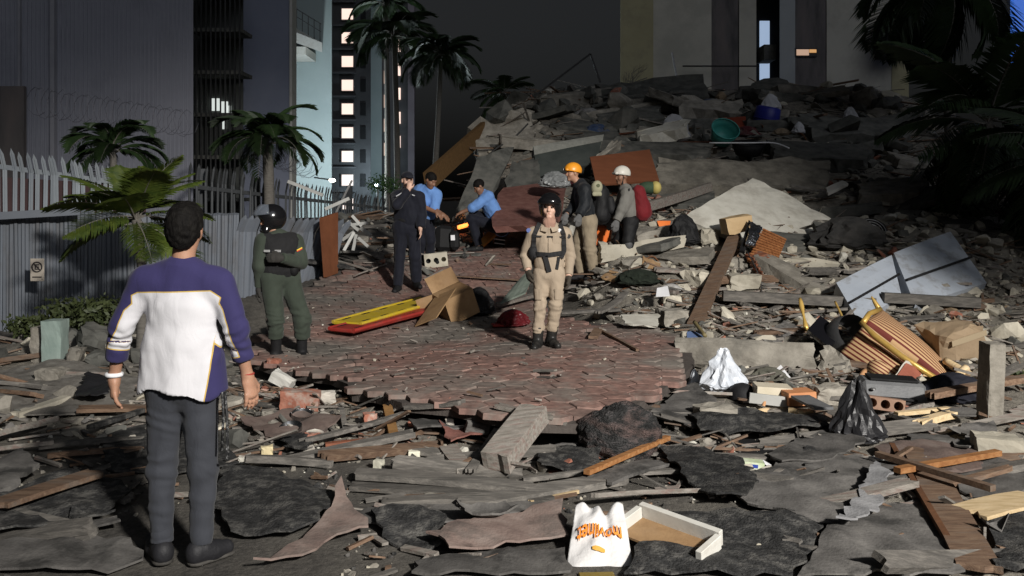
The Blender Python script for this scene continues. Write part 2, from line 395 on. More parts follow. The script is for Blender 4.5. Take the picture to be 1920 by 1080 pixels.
def paver_mat():
    m = bpy.data.materials.new('paver'); m.use_nodes = True; nt = m.node_tree; N, L = nt.nodes, nt.links; b = N['Principled BSDF']
    g = N.new('ShaderNodeNewGeometry'); oi = N.new('ShaderNodeObjectInfo')
    n1 = N.new('ShaderNodeTexNoise'); n1.inputs['Scale'].default_value = .75; n1.inputs['Detail'].default_value = 5; L.new(g.outputs['Position'], n1.inputs[0])
    n2 = N.new('ShaderNodeTexNoise'); n2.inputs['Scale'].default_value = 14; n2.inputs['Detail'].default_value = 8; L.new(g.outputs['Position'], n2.inputs[0])
    r1 = N.new('ShaderNodeValToRGB'); e = r1.color_ramp.elements; e[0].position = .38; e[0].color = (.15, .135, .12, 1); e[1].position = .56; e[1].color = (.215, .130, .110, 1); L.new(n1.outputs[0], r1.inputs[0])
    r2 = N.new('ShaderNodeValToRGB'); r2.color_ramp.elements[0].position = .35; r2.color_ramp.elements[0].color = (.70, .70, .70, 1); r2.color_ramp.elements[1].position = .68; r2.color_ramp.elements[1].color = (1.35, 1.33, 1.3, 1); L.new(n2.outputs[0], r2.inputs[0])
    mx = N.new('ShaderNodeMixRGB'); mx.blend_type = 'MULTIPLY'; mx.inputs[0].default_value = 1; L.new(r1.outputs[0], mx.inputs[1]); L.new(r2.outputs[0], mx.inputs[2])
    n3 = N.new('ShaderNodeTexNoise'); n3.inputs['Scale'].default_value = 2.6; n3.inputs['Detail'].default_value = 9; n3.inputs['Roughness'].default_value = .72; L.new(g.outputs['Position'], n3.inputs[0])
    r3 = N.new('ShaderNodeValToRGB'); r3.color_ramp.elements[0].position = .48; r3.color_ramp.elements[1].position = .66; r3.color_ramp.elements[1].color = (.8, .8, .8, 1); L.new(n3.outputs[0], r3.inputs[0])
    m3 = N.new('ShaderNodeMixRGB'); L.new(r3.outputs[0], m3.inputs[0]); L.new(mx.outputs[0], m3.inputs[1]); m3.inputs[2].default_value = (.23, .205, .18, 1)
    hv = N.new('ShaderNodeHueSaturation'); mr = N.new('ShaderNodeMapRange'); mr.inputs[3].default_value = .86; mr.inputs[4].default_value = 1.14; L.new(oi.outputs['Random'], mr.inputs[0]); L.new(mr.outputs[0], hv.inputs['Value']); L.new(m3.outputs[0], hv.inputs['Color'])
    L.new(hv.outputs[0], b.inputs['Base Color']); b.inputs['Roughness'].default_value = .9; b.inputs['Specular IOR Level'].default_value = .25
    bp = N.new('ShaderNodeBump'); bp.inputs['Strength'].default_value = .5; bp.inputs['Distance'].default_value = .012; L.new(n2.outputs[0], bp.inputs['Height']); L.new(bp.outputs[0], b.inputs['Normal'])
    return m
paver = paver_mat()
def ground_mat():
    m = bpy.data.materials.new('ground'); m.use_nodes = True; nt = m.node_tree; N, L = nt.nodes, nt.links; b = N['Principled BSDF']
    g = N.new('ShaderNodeNewGeometry'); a = N.new('ShaderNodeAttribute'); a.attribute_name = 'rubble'
    def nz(s, d=8, r=.65):
        n = N.new('ShaderNodeTexNoise'); n.inputs['Scale'].default_value = s; n.inputs['Detail'].default_value = d; n.inputs['Roughness'].default_value = r; L.new(g.outputs['Position'], n.inputs[0]); return n
    def ramp(n, p0, c0, p1, c1):
        r = N.new('ShaderNodeValToRGB'); r.color_ramp.elements[0].position = p0; r.color_ramp.elements[0].color = (*c0, 1); r.color_ramp.elements[1].position = p1; r.color_ramp.elements[1].color = (*c1, 1); L.new(n.outputs[0], r.inputs[0]); return r
    asph = ramp(nz(30), .35, (.022, .02, .017), .7, (.075, .068, .06)); du = ramp(nz(11), .32, (.12, .108, .09), .7, (.30, .275, .23)); sw = ramp(nz(1.1), .42, (0, 0, 0), .6, (1, 1, 1))
    mxf = N.new('ShaderNodeMath'); mxf.operation = 'MULTIPLY_ADD'; L.new(a.outputs['Fac'], mxf.inputs[0]); mxf.inputs[1].default_value = 1.6
    ms = N.new('ShaderNodeMath'); ms.operation = 'MULTIPLY'; ms.inputs[1].default_value = .35; L.new(sw.outputs[0], ms.inputs[0]); L.new(ms.outputs[0], mxf.inputs[2]); mxf.use_clamp = True
    mx = N.new('ShaderNodeMixRGB'); L.new(mxf.outputs[0], mx.inputs[0]); L.new(asph.outputs[0], mx.inputs[1]); L.new(du.outputs[0], mx.inputs[2])
    L.new(mx.outputs[0], b.inputs['Base Color']); b.inputs['Roughness'].default_value = .93
    n5 = nz(48, 6); bp = N.new('ShaderNodeBump'); bp.inputs['Strength'].default_value = .8; bp.inputs['Distance'].default_value = .02; L.new(n5.outputs[0], bp.inputs['Height']); L.new(bp.outputs[0], b.inputs['Normal'])
    return m
ground_m = ground_mat()
def cloth(name, col, rough=.85, bscale=22, bump=.35, attr=None, cols=None, var=.12, fine=260):
    """woven cloth: soft creases and thread grain; attr/cols: dyed panels, cols = [below, piping, above]"""
    m = bpy.data.materials.new(name); MATS[name] = m; m.use_nodes = True; nt = m.node_tree; N, L = nt.nodes, nt.links; b = N['Principled BSDF']; b.inputs['Roughness'].default_value = rough; b.inputs['Specular IOR Level'].default_value = .2
    b.inputs['Sheen Weight'].default_value = .08
    g = N.new('ShaderNodeNewGeometry')
    n1 = N.new('ShaderNodeTexNoise'); n1.inputs['Scale'].default_value = 7; n1.inputs['Detail'].default_value = 6; L.new(g.outputs['Position'], n1.inputs[0])
    mr = N.new('ShaderNodeMapRange'); mr.inputs[1].default_value = .3; mr.inputs[2].default_value = .7; mr.inputs[3].default_value = 1 - var; mr.inputs[4].default_value = 1 + var; L.new(n1.outputs[0], mr.inputs[0])
    hv = N.new('ShaderNodeHueSaturation'); L.new(mr.outputs[0], hv.inputs['Value'])
    if attr:
        a = N.new('ShaderNodeAttribute'); a.attribute_name = attr
        r = N.new('ShaderNodeValToRGB'); r.color_ramp.interpolation = 'CONSTANT'; e = r.color_ramp.elements
        mp = N.new('ShaderNodeMapRange'); mp.inputs[1].default_value = -10; mp.inputs[2].default_value = 10; L.new(a.outputs['Fac'], mp.inputs[0]); L.new(mp.outputs[0], r.inputs[0])
        e[0].position = 0; e[0].color = (*cols[0], 1); e[1].position = .56; e[1].color = (*cols[2], 1); q = e.new(.45); q.color = (*cols[1], 1)
        L.new(r.outputs[0], hv.inputs['Color'])
    else: hv.inputs['Color'].default_value = (*col, 1)
    L.new(hv.outputs[0], b.inputs['Base Color'])
    n2 = N.new('ShaderNodeTexNoise'); n2.inputs['Scale'].default_value = bscale; n2.inputs['Detail'].default_value = 3; n2.inputs['Distortion'].default_value = .8
    mpg = N.new('ShaderNodeMapping'); mpg.inputs['Scale'].default_value = (1, 1, .45); L.new(g.outputs['Position'], mpg.inputs[0]); L.new(mpg.outputs[0], n2.inputs[0])
    n3 = N.new('ShaderNodeTexNoise'); n3.inputs['Scale'].default_value = fine; L.new(g.outputs['Position'], n3.inputs[0])
    b1 = N.new('ShaderNodeBump'); b1.inputs['Strength'].default_value = bump; b1.inputs['Distance'].default_value = .02; L.new(n2.outputs[0], b1.inputs['Height'])
    b2 = N.new('ShaderNodeBump'); b2.inputs['Strength'].default_value = .25; b2.inputs['Distance'].default_value = .003; L.new(n3.outputs[0], b2.inputs['Height']); L.new(b1.outputs[0], b2.inputs['Normal']); L.new(b2.outputs[0], b.inputs['Normal'])
    return m
def leafm(name, c1, c2):
    m = M(name, [c1, c2], 9, .55, 0, var=.3); b = m.node_tree.nodes['Principled BSDF']; b.inputs['Specular IOR Level'].default_value = .4
    return m
leaf_palm = leafm('palm_leaf', (.014, .030, .010), (.032, .062, .018))
leaf_bright = leafm('palm_leaf_fresh', (.026, .048, .007), (.075, .098, .014))
leaf_bush = leafm('bush_leaf', (.035, .05, .018), (.075, .09, .032))
bark = M('palm_bark', [(.13, .12, .105), (.20, .185, .165)], 12, .9, .5, 30, stretch=(1, 1, 4))
# ------------------------------------------------------------------ ground
def axis(dense_lo, dense_hi, step, lo, hi):
    mid = list(np.arange(dense_lo, dense_hi + 1e-6, step)); a = []; d = step; x = dense_lo
    while x > lo: d *= 1.35; x -= d; a.append(x)
    b = []; d = step; x = dense_hi
    while x < hi: d *= 1.35; x += d; b.append(x)
    return np.array(a[::-1] + mid + b)
gx = axis(-9, 11, .11, -300, 300); gy = axis(3.4, 30, .11, -200, 900)
GX, GY = np.meshgrid(gx, gy, indexing='ij'); GZ = H(GX, GY)
near = (np.abs(GX) < 14) & (GY > 2) & (GY < 34); GZ = np.where(near, GZ, 0)
rub = np.clip(mound_mask(GX, GY) * sst(7, 9, GY), 0, 1)
rub = np.maximum(rub, np.exp(-((GY - (7.0 - .28 * GX)) / .75) ** 2) * sst(-2.8, -2, GX) * (1 - sst(-1, 1.2, GX)))
rub = np.maximum(rub, sst(-2.2, -3, GX) * sst(6.2, 7.2, GY) * (1 - sst(9, 11, GY)) * .8)
rub = np.maximum(rub, sst(.6, 2.2, GX) * (1 - sst(8, 9, GY)) * .45)
nx, ny = GX.shape; I = np.arange(nx * ny).reshape(nx, ny)
Q = np.stack([I[:-1, :-1], I[1:, :-1], I[1:, 1:], I[:-1, 1:]], -1).reshape(-1, 4)
g_me = mkmesh('ground', np.stack([GX, GY, GZ], -1).reshape(-1, 3), Q, ground_m, True)
at_ = g_me.attributes.new('rubble', 'FLOAT', 'POINT'); at_.data.foreach_set('value', rub.reshape(-1).astype(np.float32))
ground = bpy.data.objects.new('ground', g_me); COL.objects.link(ground); tag(ground, kind='structure')

# ------------------------------------------------------------------ heaved paving of hexagonal pavers
pavement = thing('pavement', None, None, (0, 0, 0), kind='structure')
def bed_z(x, y): return HP(x, y) - .034
V, Fc = sheet_vf(PAV, bed_z, .07, .22, .03, 5)
obj('mortar_bed', V, Fc, M('bed', [(.06, .05, .045), (.095, .082, .073)], 12, .95, .6, 50, world=True), pavement)
HD = .244; RH = HD / math.sqrt(3)
def hex_vf(seed):
    r = np.random.default_rng(seed); V = []; Fc = []; s = .974
    for (k, z) in ((1.0, -.045), (1.0, -.005), (.955, 0)):
        for i in range(6):
            a = math.pi / 3 * i; V.append((RH * s * k * math.cos(a) * (1 + (r.uniform(-.02, .02) if z > -.04 else 0)), RH * s * k * math.sin(a), z + (r.uniform(-.003, .003) if z == 0 else 0)))
    for l in range(2):
        for i in range(6): Fc.append((l * 6 + i, l * 6 + (i + 1) % 6, l * 6 + 6 + (i + 1) % 6, l * 6 + 6 + i))
    Fc.append(tuple(range(12, 18))); return V, Fc
HEX = [mkmesh('paver', *hex_vf(s), paver) for s in range(6)]
spots = []
ca, sa = math.cos(math.radians(-9)), math.sin(math.radians(-9))
for i in range(-60, 60):
    for j in range(-60, 60):
        u = i * RH * 1.5; v = j * HD + (i % 2) * HD / 2; x = ca * u - sa * v; y = sa * u + ca * v + 10
        if in_poly(x, y, PAV): spots.append((x, y))
def nrm_pav(x, y):
    e = .1; return Vector((-(float(HP(x + e, y)) - float(HP(x - e, y))) / (2 * e), -(float(HP(x, y + e)) - float(HP(x, y - e))) / (2 * e), 1)).normalized()
spots.sort(key=lambda p: p[1] + abs(p[0] - .4) * .25)
rest = MB()
for n, (x, y) in enumerate(spots):
    nv = nrm_pav(x, y) + Vector((random.gauss(0, .010), random.gauss(0, .010), 0)); q = Vector((0, 0, 1)).rotation_difference(nv.normalized()); z = float(HP(x, y)) + random.gauss(0, .0025)
    if random.random() < .035: continue
    R = q.to_matrix() @ Matrix.Rotation(math.radians(-9 + random.gauss(0, 1.2) + 60 * random.randrange(6)), 3, 'Z')
    if n < 300:
        o = bpy.data.objects.new('paver', HEX[n % 6]); COL.objects.link(o); o.parent = pavement; o.location = (x, y, z); o.rotation_euler = R.to_euler()
    else:
        V, Fc = hex_vf(n % 6); rest.add(np.array(V) @ np.array(R).T + (x, y, z), Fc)
tag(rest.build('pavers_beyond', paver, pavement), kind='stuff')

# ------------------------------------------------------------------ buildings
wall_grey = M('ribbed_wall', [(.27, .275, .32), (.33, .335, .385)], .6, .85, .15, 20, stains=(.21, .215, .25), ssc=.5, var=0)
wall_cool = M('cool_wall', [(.30, .36, .36), (.36, .42, .42)], .5, .85, .1, 20, var=0)
wall_white = M('tower_white', [(.47, .45, .38), (.56, .535, .455)], .5, .85, .1, 20, stains=(.34, .325, .275), ssc=.4, var=0)
wall_yellow = M('yellow_band', [(.37, .335, .20), (.43, .39, .24)], .6, .85, .1, 20, stains=(.30, .275, .18), var=0)
wall_strip = M('dark_strip', [(.085, .08, .078), (.15, .135, .13), (.19, .16, .15)], 1.6, .9, .2, 20, stretch=(1, 1, .25), var=0)
dark_void = M('dark_opening', [(.008, .008, .009), (.012, .012, .013)], 3, .8, 0, var=0)
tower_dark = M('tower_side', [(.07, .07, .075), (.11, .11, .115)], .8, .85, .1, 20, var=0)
win_warm = emit('lit_window', (1.0, .74, .62), 1.15)
win_dim = emit('dim_window', (1.0, .62, .40), .45)
win_cool = emit('cool_lit_opening', (.55, .72, 1.0), .55)
win_white = emit('white_lit_window', (.85, .92, .88), .75)
win_orange = emit('orange_lit_window', (1.0, .50, .14), .55)
def wx(px, Y): return (px - CX) / F * Y
def wz(py, Y): return CZ - (py - HY) / F * Y
def bbox(m, x0, x1, y0, y1, z0, z1, k=0): m.box(((x0 + x1) / 2, (y0 + y1) / 2, (z0 + z1) / 2), (x1 - x0, y1 - y0, z1 - z0), None, k)
def wedge(m, pxa, pxb, Yf, Yb, z0, z1, k=0):
    """wall block whose flanks run back along the camera view rays"""
    xs = [wx(pxa, Yf), wx(pxb, Yf), wx(pxb, Yb) * .985 + wx(pxb, Yf) * .015, wx(pxa, Yb) * .985 + wx(pxa, Yf) * .015]; ys = [Yf, Yf, Yb, Yb]
    V = [(x, y, z0) for x, y in zip(xs, ys)] + [(x, y, z1) for x, y in zip(xs, ys)]; m.add(V, [(0, 3, 2, 1), (4, 5, 6, 7), (0, 1, 5, 4), (1, 2, 6, 5), (2, 3, 7, 6), (3, 0, 4, 7)], k)
# ribbed grey hall at the left
Y0 = 22.0; bl = thing('ribbed_hall', 'tall grey hall with fine vertical ribs behind the picket fence', 'building', (wx(150, Y0), Y0, 0))
m = MB(); wedge(m, -700, 362, Y0 + .1, Y0 + 9, -.2, 13); m.build('wall', wall_grey, bl)
m = MB(); xs = np.arange(wx(-60, Y0), wx(360, Y0), .105)
for x in xs: m.box((x, Y0 + .092, 6.4), (.052, .022, 13.2))
tag(m.build('ribs', wall_grey, bl), kind='stuff')
m = MB(); m.box((wx(100, Y0), Y0 + .02, 6.4), (.10, .16, 13.2)); m.box((wx(36, Y0), Y0 + .04, 6.4), (.05, .12, 13.2)); m.build('corner_post', M('post_paint', [(.26, .26, .29), (.31, .31, .34)], 2, .8, .1, 20), bl)
m = MB(); m.box((wx(-10, Y0), Y0 - .02, 2.3), (1.5, .12, 4.4)); m.build('recess_shade_panel', wall_strip, bl)  # flat dark panel on the wall, standing in for a shaded recess
# recess with open lattice storeys
Y1 = 24.5; br = thing('lattice_stairwell', 'dark open stairwell with lattice bars and a white lit landing', 'building', (wx(405, Y1), Y1, 0))
m = MB(); wedge(m, 350, 456, Y1 + 1.2, Y1 + 4, -.2, 14); m.build('back_wall', M('stair_wall', [(.07, .075, .07), (.10, .105, .10)], 1, .9, 0, var=0), br)
for k in range(7):
    m = MB(); z = .6 + k * 1.15; m.box((wx(403, Y1), Y1 + .6, z), (1.36, 1.1, .10)); m.build('landing', concrete_dark, br)
for k in range(10):
    m = MB(); m.box((wx(368 + k * 9, Y1), Y1 + .02, 5), (.035, .04, 10)); m.build('lattice_bar', wire_dark, br)
for (a, b, c, d) in ((368, 386, 176, 200), (390, 402, 182, 212), (392, 398, 218, 236), (404, 408, 190, 214)):
    m = MB(); bbox(m, wx(a, Y1), wx(b, Y1), Y1 + 1.12, Y1 + 1.18, wz(d, Y1), wz(c, Y1)); m.build('lit_window', win_white, br)
# second grey wall
Y2 = 27.0; bw = thing('plain_hall', 'plain blue grey windowless wall right of the lattice stairwell', 'building', (wx(500, Y2), Y2, 0))
m = MB(); wedge(m, 448, 546, Y2, Y2 + 5, -.2, 15); m.build('wall', M('blue_grey', [(.20, .22, .29), (.25, .27, .34)], .6, .85, .1, 20, var=0), bw)
m = MB(); bbox(m, wx(543.5, Y2), wx(548.5, Y2), Y2 - .05, Y2 + .5, -.2, 15); m.build('corner_trim', white_paint, bw)
# cool lit wall with the balcony
Y3 = 38.0; bc = thing('balcony_house', 'pale teal lit house with a white balcony and railing', 'building', (wx(585, Y3), Y3, 0))
m = MB(); wedge(m, 520, 622, Y3, Y3 + 8, -.2, 16); m.build('wall', wall_cool, bc)
ba = MB(); ba.add(np.array([at(540, 66, Y3), at(540, 45, Y3 - .0), at(604, 98, Y3 - 3), at(604, 80, Y3 - 3), at(540, 66, Y3 - 3) + Vector((-.5, 0, 0)), at(540, 45, Y3 - 3) + Vector((-.5, 0, 0)), at(604, 98, Y3), at(604, 80, Y3)]), [(0, 1, 7, 6), (4, 2, 3, 5), (5, 3, 7, 1), (4, 0, 6, 2), (2, 6, 7, 3), (0, 4, 5, 1)])
bs = ba.build('balcony', white_paint, bc)
m = MB(); m.box(at(560, 102, Y3 - 1.0), (1.0, 1.9, .32)); m.build('balcony_beam', white_paint, bc)
m = MB()
for k in range(6):
    p = at(545 + 11 * k, 45 + 7 * k, Y3 - 2.95); m.tube([p, p + Vector((0, 0, .75))], .02, 6)
m.tube([at(540, 42, Y3 - 2.95) + Vector((0, 0, .72)), at(602, 80, Y3 - 2.95) + Vector((0, 0, .72))], .02, 6); m.tube([at(540, 42, Y3 - 2.95) + Vector((0, 0, .42)), at(602, 80, Y3 - 2.95) + Vector((0, 0, .42))], .015, 6)
m.build('railing', wire_dark, bc)
# wall lamp that lights it
lw = thing('wall_lamp', 'small bright wall lamp above the end of the picket fence', 'lamp', at(623, 338, 31))
m = MB(); m.box(at(606, 335, 31), (.62, .06, .05), rot(0, 8, 0)); m.build('arm', wire_dark, lw)
V, Fc = lathe_vf([(0, -.07), (.09, -.05), (.12, 0), (.08, .05), (0, .06)], 14, at(623, 338, 30.95)); obj('lamp_head', V, Fc, emit('lamp_glow', (1, .97, .80), 9), lw, True)
pl = bpy.data.lights.new('wall_lamp_light', 'POINT'); pl.energy = 1250; pl.color = (.84, .96, 1.0); pl.shadow_soft_size = .15; po = bpy.data.objects.new('wall_lamp_light', pl); COL.objects.link(po); po.location = at(590, 318, 33.0)
# distant towers
Y4 = 60.0; t1 = thing('lit_tower', 'tall tower with one column of square warm lit windows', 'tower', (wx(655, Y4), Y4, 0))
m = MB(); wedge(m, 621, 695, Y4, Y4 + 12, -.2, 24); m.build('wall', M('tower_face', [(.055, .055, .058), (.085, .085, .088)], .8, .85, .1, 20, var=0), t1)
for k in range(-1, 9):
    yc = 27 + 44.4 * k; w = MB(); bbox(w, wx(639.5, Y4), wx(664.5, Y4), Y4 - .10, Y4 - .01, wz(yc + 12, Y4), wz(yc - 12, Y4)); f = w.build('window', M('window_frame', [(.12, .12, .12)], 1, .6, 0, var=0), t1)
    w = MB(); bbox(w, wx(641.5, Y4), wx(662.5, Y4), Y4 - .14, Y4 - .105, wz(yc + 10, Y4), wz(yc - 10, Y4)); w.build('pane', win_warm, f)
    w = MB(); bbox(w, wx(622.5, Y4), wx(668, Y4), Y4 - .3, Y4 - .02, wz(yc + 22, Y4), wz(yc + 19.5, Y4)); w.build('floor_band', tower_dark, t1)
    w = MB(); bbox(w, wx(676, Y4), wx(686, Y4), Y4 - .06, Y4 - .02, wz(yc + 12, Y4), wz(yc - 12, Y4)); w.build('dark_window', dark_void, t1)
Y5 = 66.0; t2 = thing('narrow_tower', 'pale tower with two columns of narrow lit windows behind the palm trunks', 'tower', (wx(735, Y5), Y5, 0))
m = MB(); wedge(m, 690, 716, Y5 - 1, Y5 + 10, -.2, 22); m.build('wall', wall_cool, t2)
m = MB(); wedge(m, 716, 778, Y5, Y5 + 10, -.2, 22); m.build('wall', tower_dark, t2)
m = MB(); bbox(m, wx(766, Y5), wx(778, Y5), Y5 - .4, Y5 - .02, -.2, 22); m.build('corner_strip', M('mauve_strip', [(.20, .17, .19), (.24, .21, .23)], 1, .8, 0, var=0), t2)
for k in range(7):
    for (xa, y0, hh) in ((722.5, 10, 24), (749, -4, 22)):
        yc = y0 + 45 * k; w = MB(); bbox(w, wx(xa - 2.2, Y5), wx(xa + 2.2, Y5), Y5 - .12, Y5 - .02, wz(yc + hh / 2, Y5), wz(yc - hh / 2, Y5)); w.build('window', win_dim if xa < 740 else win_warm, t2)
# unseen lamp added below the towers to brighten their walls
yl = thing('added_yard_lamp', 'small added yard lamp beside the round green bush under the towers', 'lamp', (wx(706, 58), 58, 0))
m = MB(); m.tube([(wx(706, 58), 58, 0), (wx(706, 58), 58, 2.5)], .05, 8); m.build('post', wire_dark, yl)
V, Fc = lathe_vf([(0, -.12), (.12, -.08), (.14, 0), (.1, .08), (0, .1)], 12, (wx(706, 58), 58, 2.6)); obj('lamp_head', V, Fc, emit('added_lamp_glow', (.8, .95, 1), 2.0), yl, True)
yd = bpy.data.lights.new('added_yard_light', 'POINT'); yd.energy = 600; yd.color = (.72, .9, 1.0); yd.shadow_soft_size = .2; yo = bpy.data.objects.new('added_yard_light', yd); COL.objects.link(yo); yo.location = (wx(706, 58), 57.6, 2.8)
# pale block behind the rubble
Y6 = 33.0; bb = thing('pale_apartment_block', 'pale apartment block with yellow edges standing behind the rubble heap', 'building', (wx(1430, Y6), Y6, 0))
def part(name, mt, x0, x1, dy0, z0=-.2, z1=16, depth=9.0, par=bb):
    w = MB(); wedge(w, x0, x1, Y6 + dy0, Y6 + dy0 + depth, z0, z1); return w.build(name, mt, par)
part('yellow_edge', wall_yellow, 1164, 1225, -.02); part('wall', wall_white, 1225, 1334, 0); part('dark_panel', wall_strip, 1334, 1386, .05); part('wall', wall_white, 1386, 1418, 0)
part('dark_gap', dark_void, 1418, 1462, 1.6, depth=7); part('wall', M('shade_wall', [(.34, .36, .36), (.40, .42, .42)], .7, .85, .1, 20, var=0), 1462, 1491, 0); part('dark_panel', wall_strip, 1491, 1550, .06)
part('wall', wall_white, 1550, 1672, .02); part('yellow_edge', wall_yellow, 1672, 1704, 0)
for (y0, y1) in ((24, 78), (104, 157)):
    w = MB(); bbox(w, wx(1446, Y6), wx(1465, Y6), Y6 + 1.5, Y6 + 1.56, wz(y1, Y6), wz(y0, Y6)); f = w.build('lit_opening', win_cool, bb)
    w = MB(); bbox(w, wx(1440, Y6), wx(1463, Y6), Y6 + .5, Y6 + 1.58, wz(y1 + 30, Y6), wz(y1 + 1, Y6)); w.build('parapet', concrete_dark, bb)
w = MB(); bbox(w, wx(1490.5, Y6), wx(1532, Y6), Y6 - .02, Y6 + .05, wz(106, Y6), wz(90, Y6)); f = w.build('window', M('window_frame2', [(.05, .05, .05)], 1, .6, 0, var=0), bb)
w = MB(); bbox(w, wx(1493, Y6), wx(1516, Y6), Y6 - .05, Y6 - .025, wz(104, Y6), wz(93, Y6)); w.build('pane', win_dim, f)
w = MB(); bbox(w, wx(1517, Y6), wx(1530, Y6), Y6 - .05, Y6 - .025, wz(99, Y6), wz(93, Y6)); w.build('pane', win_orange, f)
w = MB(); w.tube([at(1280, 124, Y6 - .4), at(1420, 124, Y6 - .4)], .03, 6); w.build('rail', wire_dark, bb)
w = MB(); bbox(w, wx(1640, Y6), wx(1690, Y6), Y6 - 1.1, Y6 - .02, wz(112, Y6), wz(40, Y6)); w.build('air_conditioner', black_matte, bb)
# glowing blue sign at the right edge
Y7 = 24.0; bsg = thing('blue_sign', 'glowing blue illuminated sign board at the top right corner', 'sign', (wx(1918, Y7), Y7, 0))
w = MB(); bbox(w, wx(1902, Y7), wx(2020, Y7), Y7, Y7 + .2, wz(120, Y7), wz(-60, Y7)); w.build('board', emit('blue_glow', (.01, .11, .55), .9), bsg)
w = MB(); w.tube([(wx(1960, Y7), Y7 + .12, -.1), (wx(1960, Y7), Y7 + .12, wz(0, Y7))], .08, 8); w.build('post', wire_dark, bsg)

# ------------------------------------------------------------------ fences
fence_metal = M('fence_metal', [(.115, .13, .155), (.155, .17, .195)], 1.2, .6, .15, 12, metal=.0, stains=(.08, .075, .075), ssc=1.2, var=.18)
fence_lit = M('fence_lit_tone', [(.28, .31, .345), (.36, .395, .42)], 3, .55, .1, 20, var=.15)  # paler than the other fences: light on the pickets put into the colour
fence_dark = M('fence_dark_paint', [(.055, .06, .065), (.09, .095, .10)], 2, .65, .1, 20, var=.2)
def picket_vf(h, w, bend=.25, ang=38, side=0.0):
    """flat pressed-metal picket with a raised middle rib and an outward bent pointed tip"""
    prof = [(-w / 2, 0), (-w * .22, 0), (-w * .12, -w * .22), (w * .12, -w * .22), (w * .22, 0), (w / 2, 0)]; V = []; Fc = []
    a = math.radians(ang); lv = [(0, 0), (h - bend, 0), (h - bend + bend * .72 * math.cos(a), bend * .72 * math.sin(a))]
    for (z, dy) in lv:
        for (x, y) in prof: V.append((x + side * (dy > 0) * .72, y - dy, z))
    n = len(prof)
    for l in range(2):
        for i in range(n - 1): Fc.append((l * n + i, l * n + i + 1, l * n + n + i + 1, l * n + n + i))
    V.append((side, -bend * math.sin(a), h - bend + bend * math.cos(a)))
    for i in range(n - 1): Fc.append((2 * n + i, 2 * n + i + 1, 3 * n))
    return np.array(V), Fc
def fence_run(root, A, B, n, hA, hB, mt, w, lean=None, bend=.25, side=0.0, z0=0.0, rails=(.25, .8), skip=()):
    A, B = Vector(A), Vector(B); d = (B - A); ang = math.atan2(d.y, d.x)
    me = mkmesh('picket', *picket_vf(1.0, w, bend, 38, side), mt)
    for k in range(n):
        if k in skip: continue
        t = (k + .5) / n; p = A.lerp(B, t); h = hA + (hB - hA) * t; o = bpy.data.objects.new('picket', me); COL.objects.link(o); o.parent = root; o.location = p - wabs(root)
        l = lean(t) if lean else 0
        o.rotation_euler = (random.gauss(0, .012), l + random.gauss(0, .012), ang); o.scale = (1, 1, h * (1 + random.gauss(0, .006)))
    for r in rails:
        m = MB(); m.bar(A + Vector((0, .07, hA * r)), B + Vector((0, .07, hB * r)), .05, .07); m.build('rail', mt, root)
# lower ribbed sheet fence, running from the left edge to behind the helmeted officer
fa = thing('ribbed_sheet_fence', 'low grey blue ribbed metal fence behind the palm and the helmeted officer', 'fence', at(-40, 640, 11))
pA, pB = at(-60, 660, 10.9), at(440, 600, 12.6); pA.z = .1; pB.z = .22
fence_run(fa, pA, pB, 46, 1.55, 1.38, fence_metal, .125, bend=.03, rails=(.2, .95))
pC = at(610, 560, 13.8); pC.z = .30
fence_run(fa, pB, pC, 17, 1.42, 1.30, fence_metal, .115, lean=lambda t: .03 + .32 * t, bend=.22, rails=())
m = MB(); m.bar(at(-60, 408, 10.8), at(150, 396, 11.3), .10, .09); m.build('top_beam', fence_metal, fa)
# tall picket fences behind it
fb = thing('white_tipped_picket_fence', 'tall picket fence with bright white bent tips at the left edge', 'fence', at(0, 420, 13))
pA, pB = at(-70, 400, 12.6), at(262, 400, 14.6); pA.z = 0; pB.z = 0
fence_run(fb, pA, pB, 25, 2.68, 2.32, fence_lit, .062, bend=.15, side=-.10, rails=(.86,), skip=(22,))
m = MB(); m.bar(pA + Vector((0, .16, 1.12)), pB + Vector((0, .16, 1.0)), .04, 2.0); m.build('backing_sheet', M('maroon_sheet', [(.055, .03, .032), (.085, .05, .05)], 2, .8, .1, 20, var=0), fb)
fc = thing('dark_picket_fence', 'dark tall picket fence with bent tips running to the wall lamp', 'fence', at(400, 420, 16))
pA, pB = at(352, 400, 15.6), at(742, 400, 27); pA.z = .0; pB.z = .0
fence_run(fc, pA, pB, 64, 2.50, 1.80, fence_dark, .085, bend=.15, side=-.09, rails=(.80,))
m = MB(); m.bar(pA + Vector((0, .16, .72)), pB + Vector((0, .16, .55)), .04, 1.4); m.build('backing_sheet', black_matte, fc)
for k, px in enumerate((378, 480, 655)):
    Yk = 15.6 + (px - 352) / 390 * 11.4 ; m = MB(); p = at(px, 400, Yk); m.box((p.x, p.y + .05, 1.15), (.13, .13, 2.35 - .2 * k)); m.build('post', fence_dark, fc)
# coils of razor wire
def coil(name, label, A, B, r, turns):
    A, B = np.array(A), np.array(B); n = turns * 9; d = B - A; d /= np.linalg.norm(d); s = np.cross(d, (0, 0, 1)); s /= np.linalg.norm(s); pts = []
    for k in range(n + 1):
        a = 2 * math.pi * k / 9; pts.append(A + (B - A) * k / n + r * (math.cos(a) * s + math.sin(a) * np.array((0, 0, 1))) * (1 + .12 * math.sin(k * 1.7)))
    V, Fc = tube_vf(pts, .0045, 4); return tag(obj(name, V, Fc, wire_faint), label, 'razor wire')
coil('razor_wire', 'faint coil of razor wire in front of the ribbed grey hall', at(60, 190, 14.5), at(355, 232, 17), .24, 26)
coil('razor_wire', 'coil of razor wire between the stout palm and the wall lamp', at(505, 283, 19), at(580, 312, 23), .30, 14)
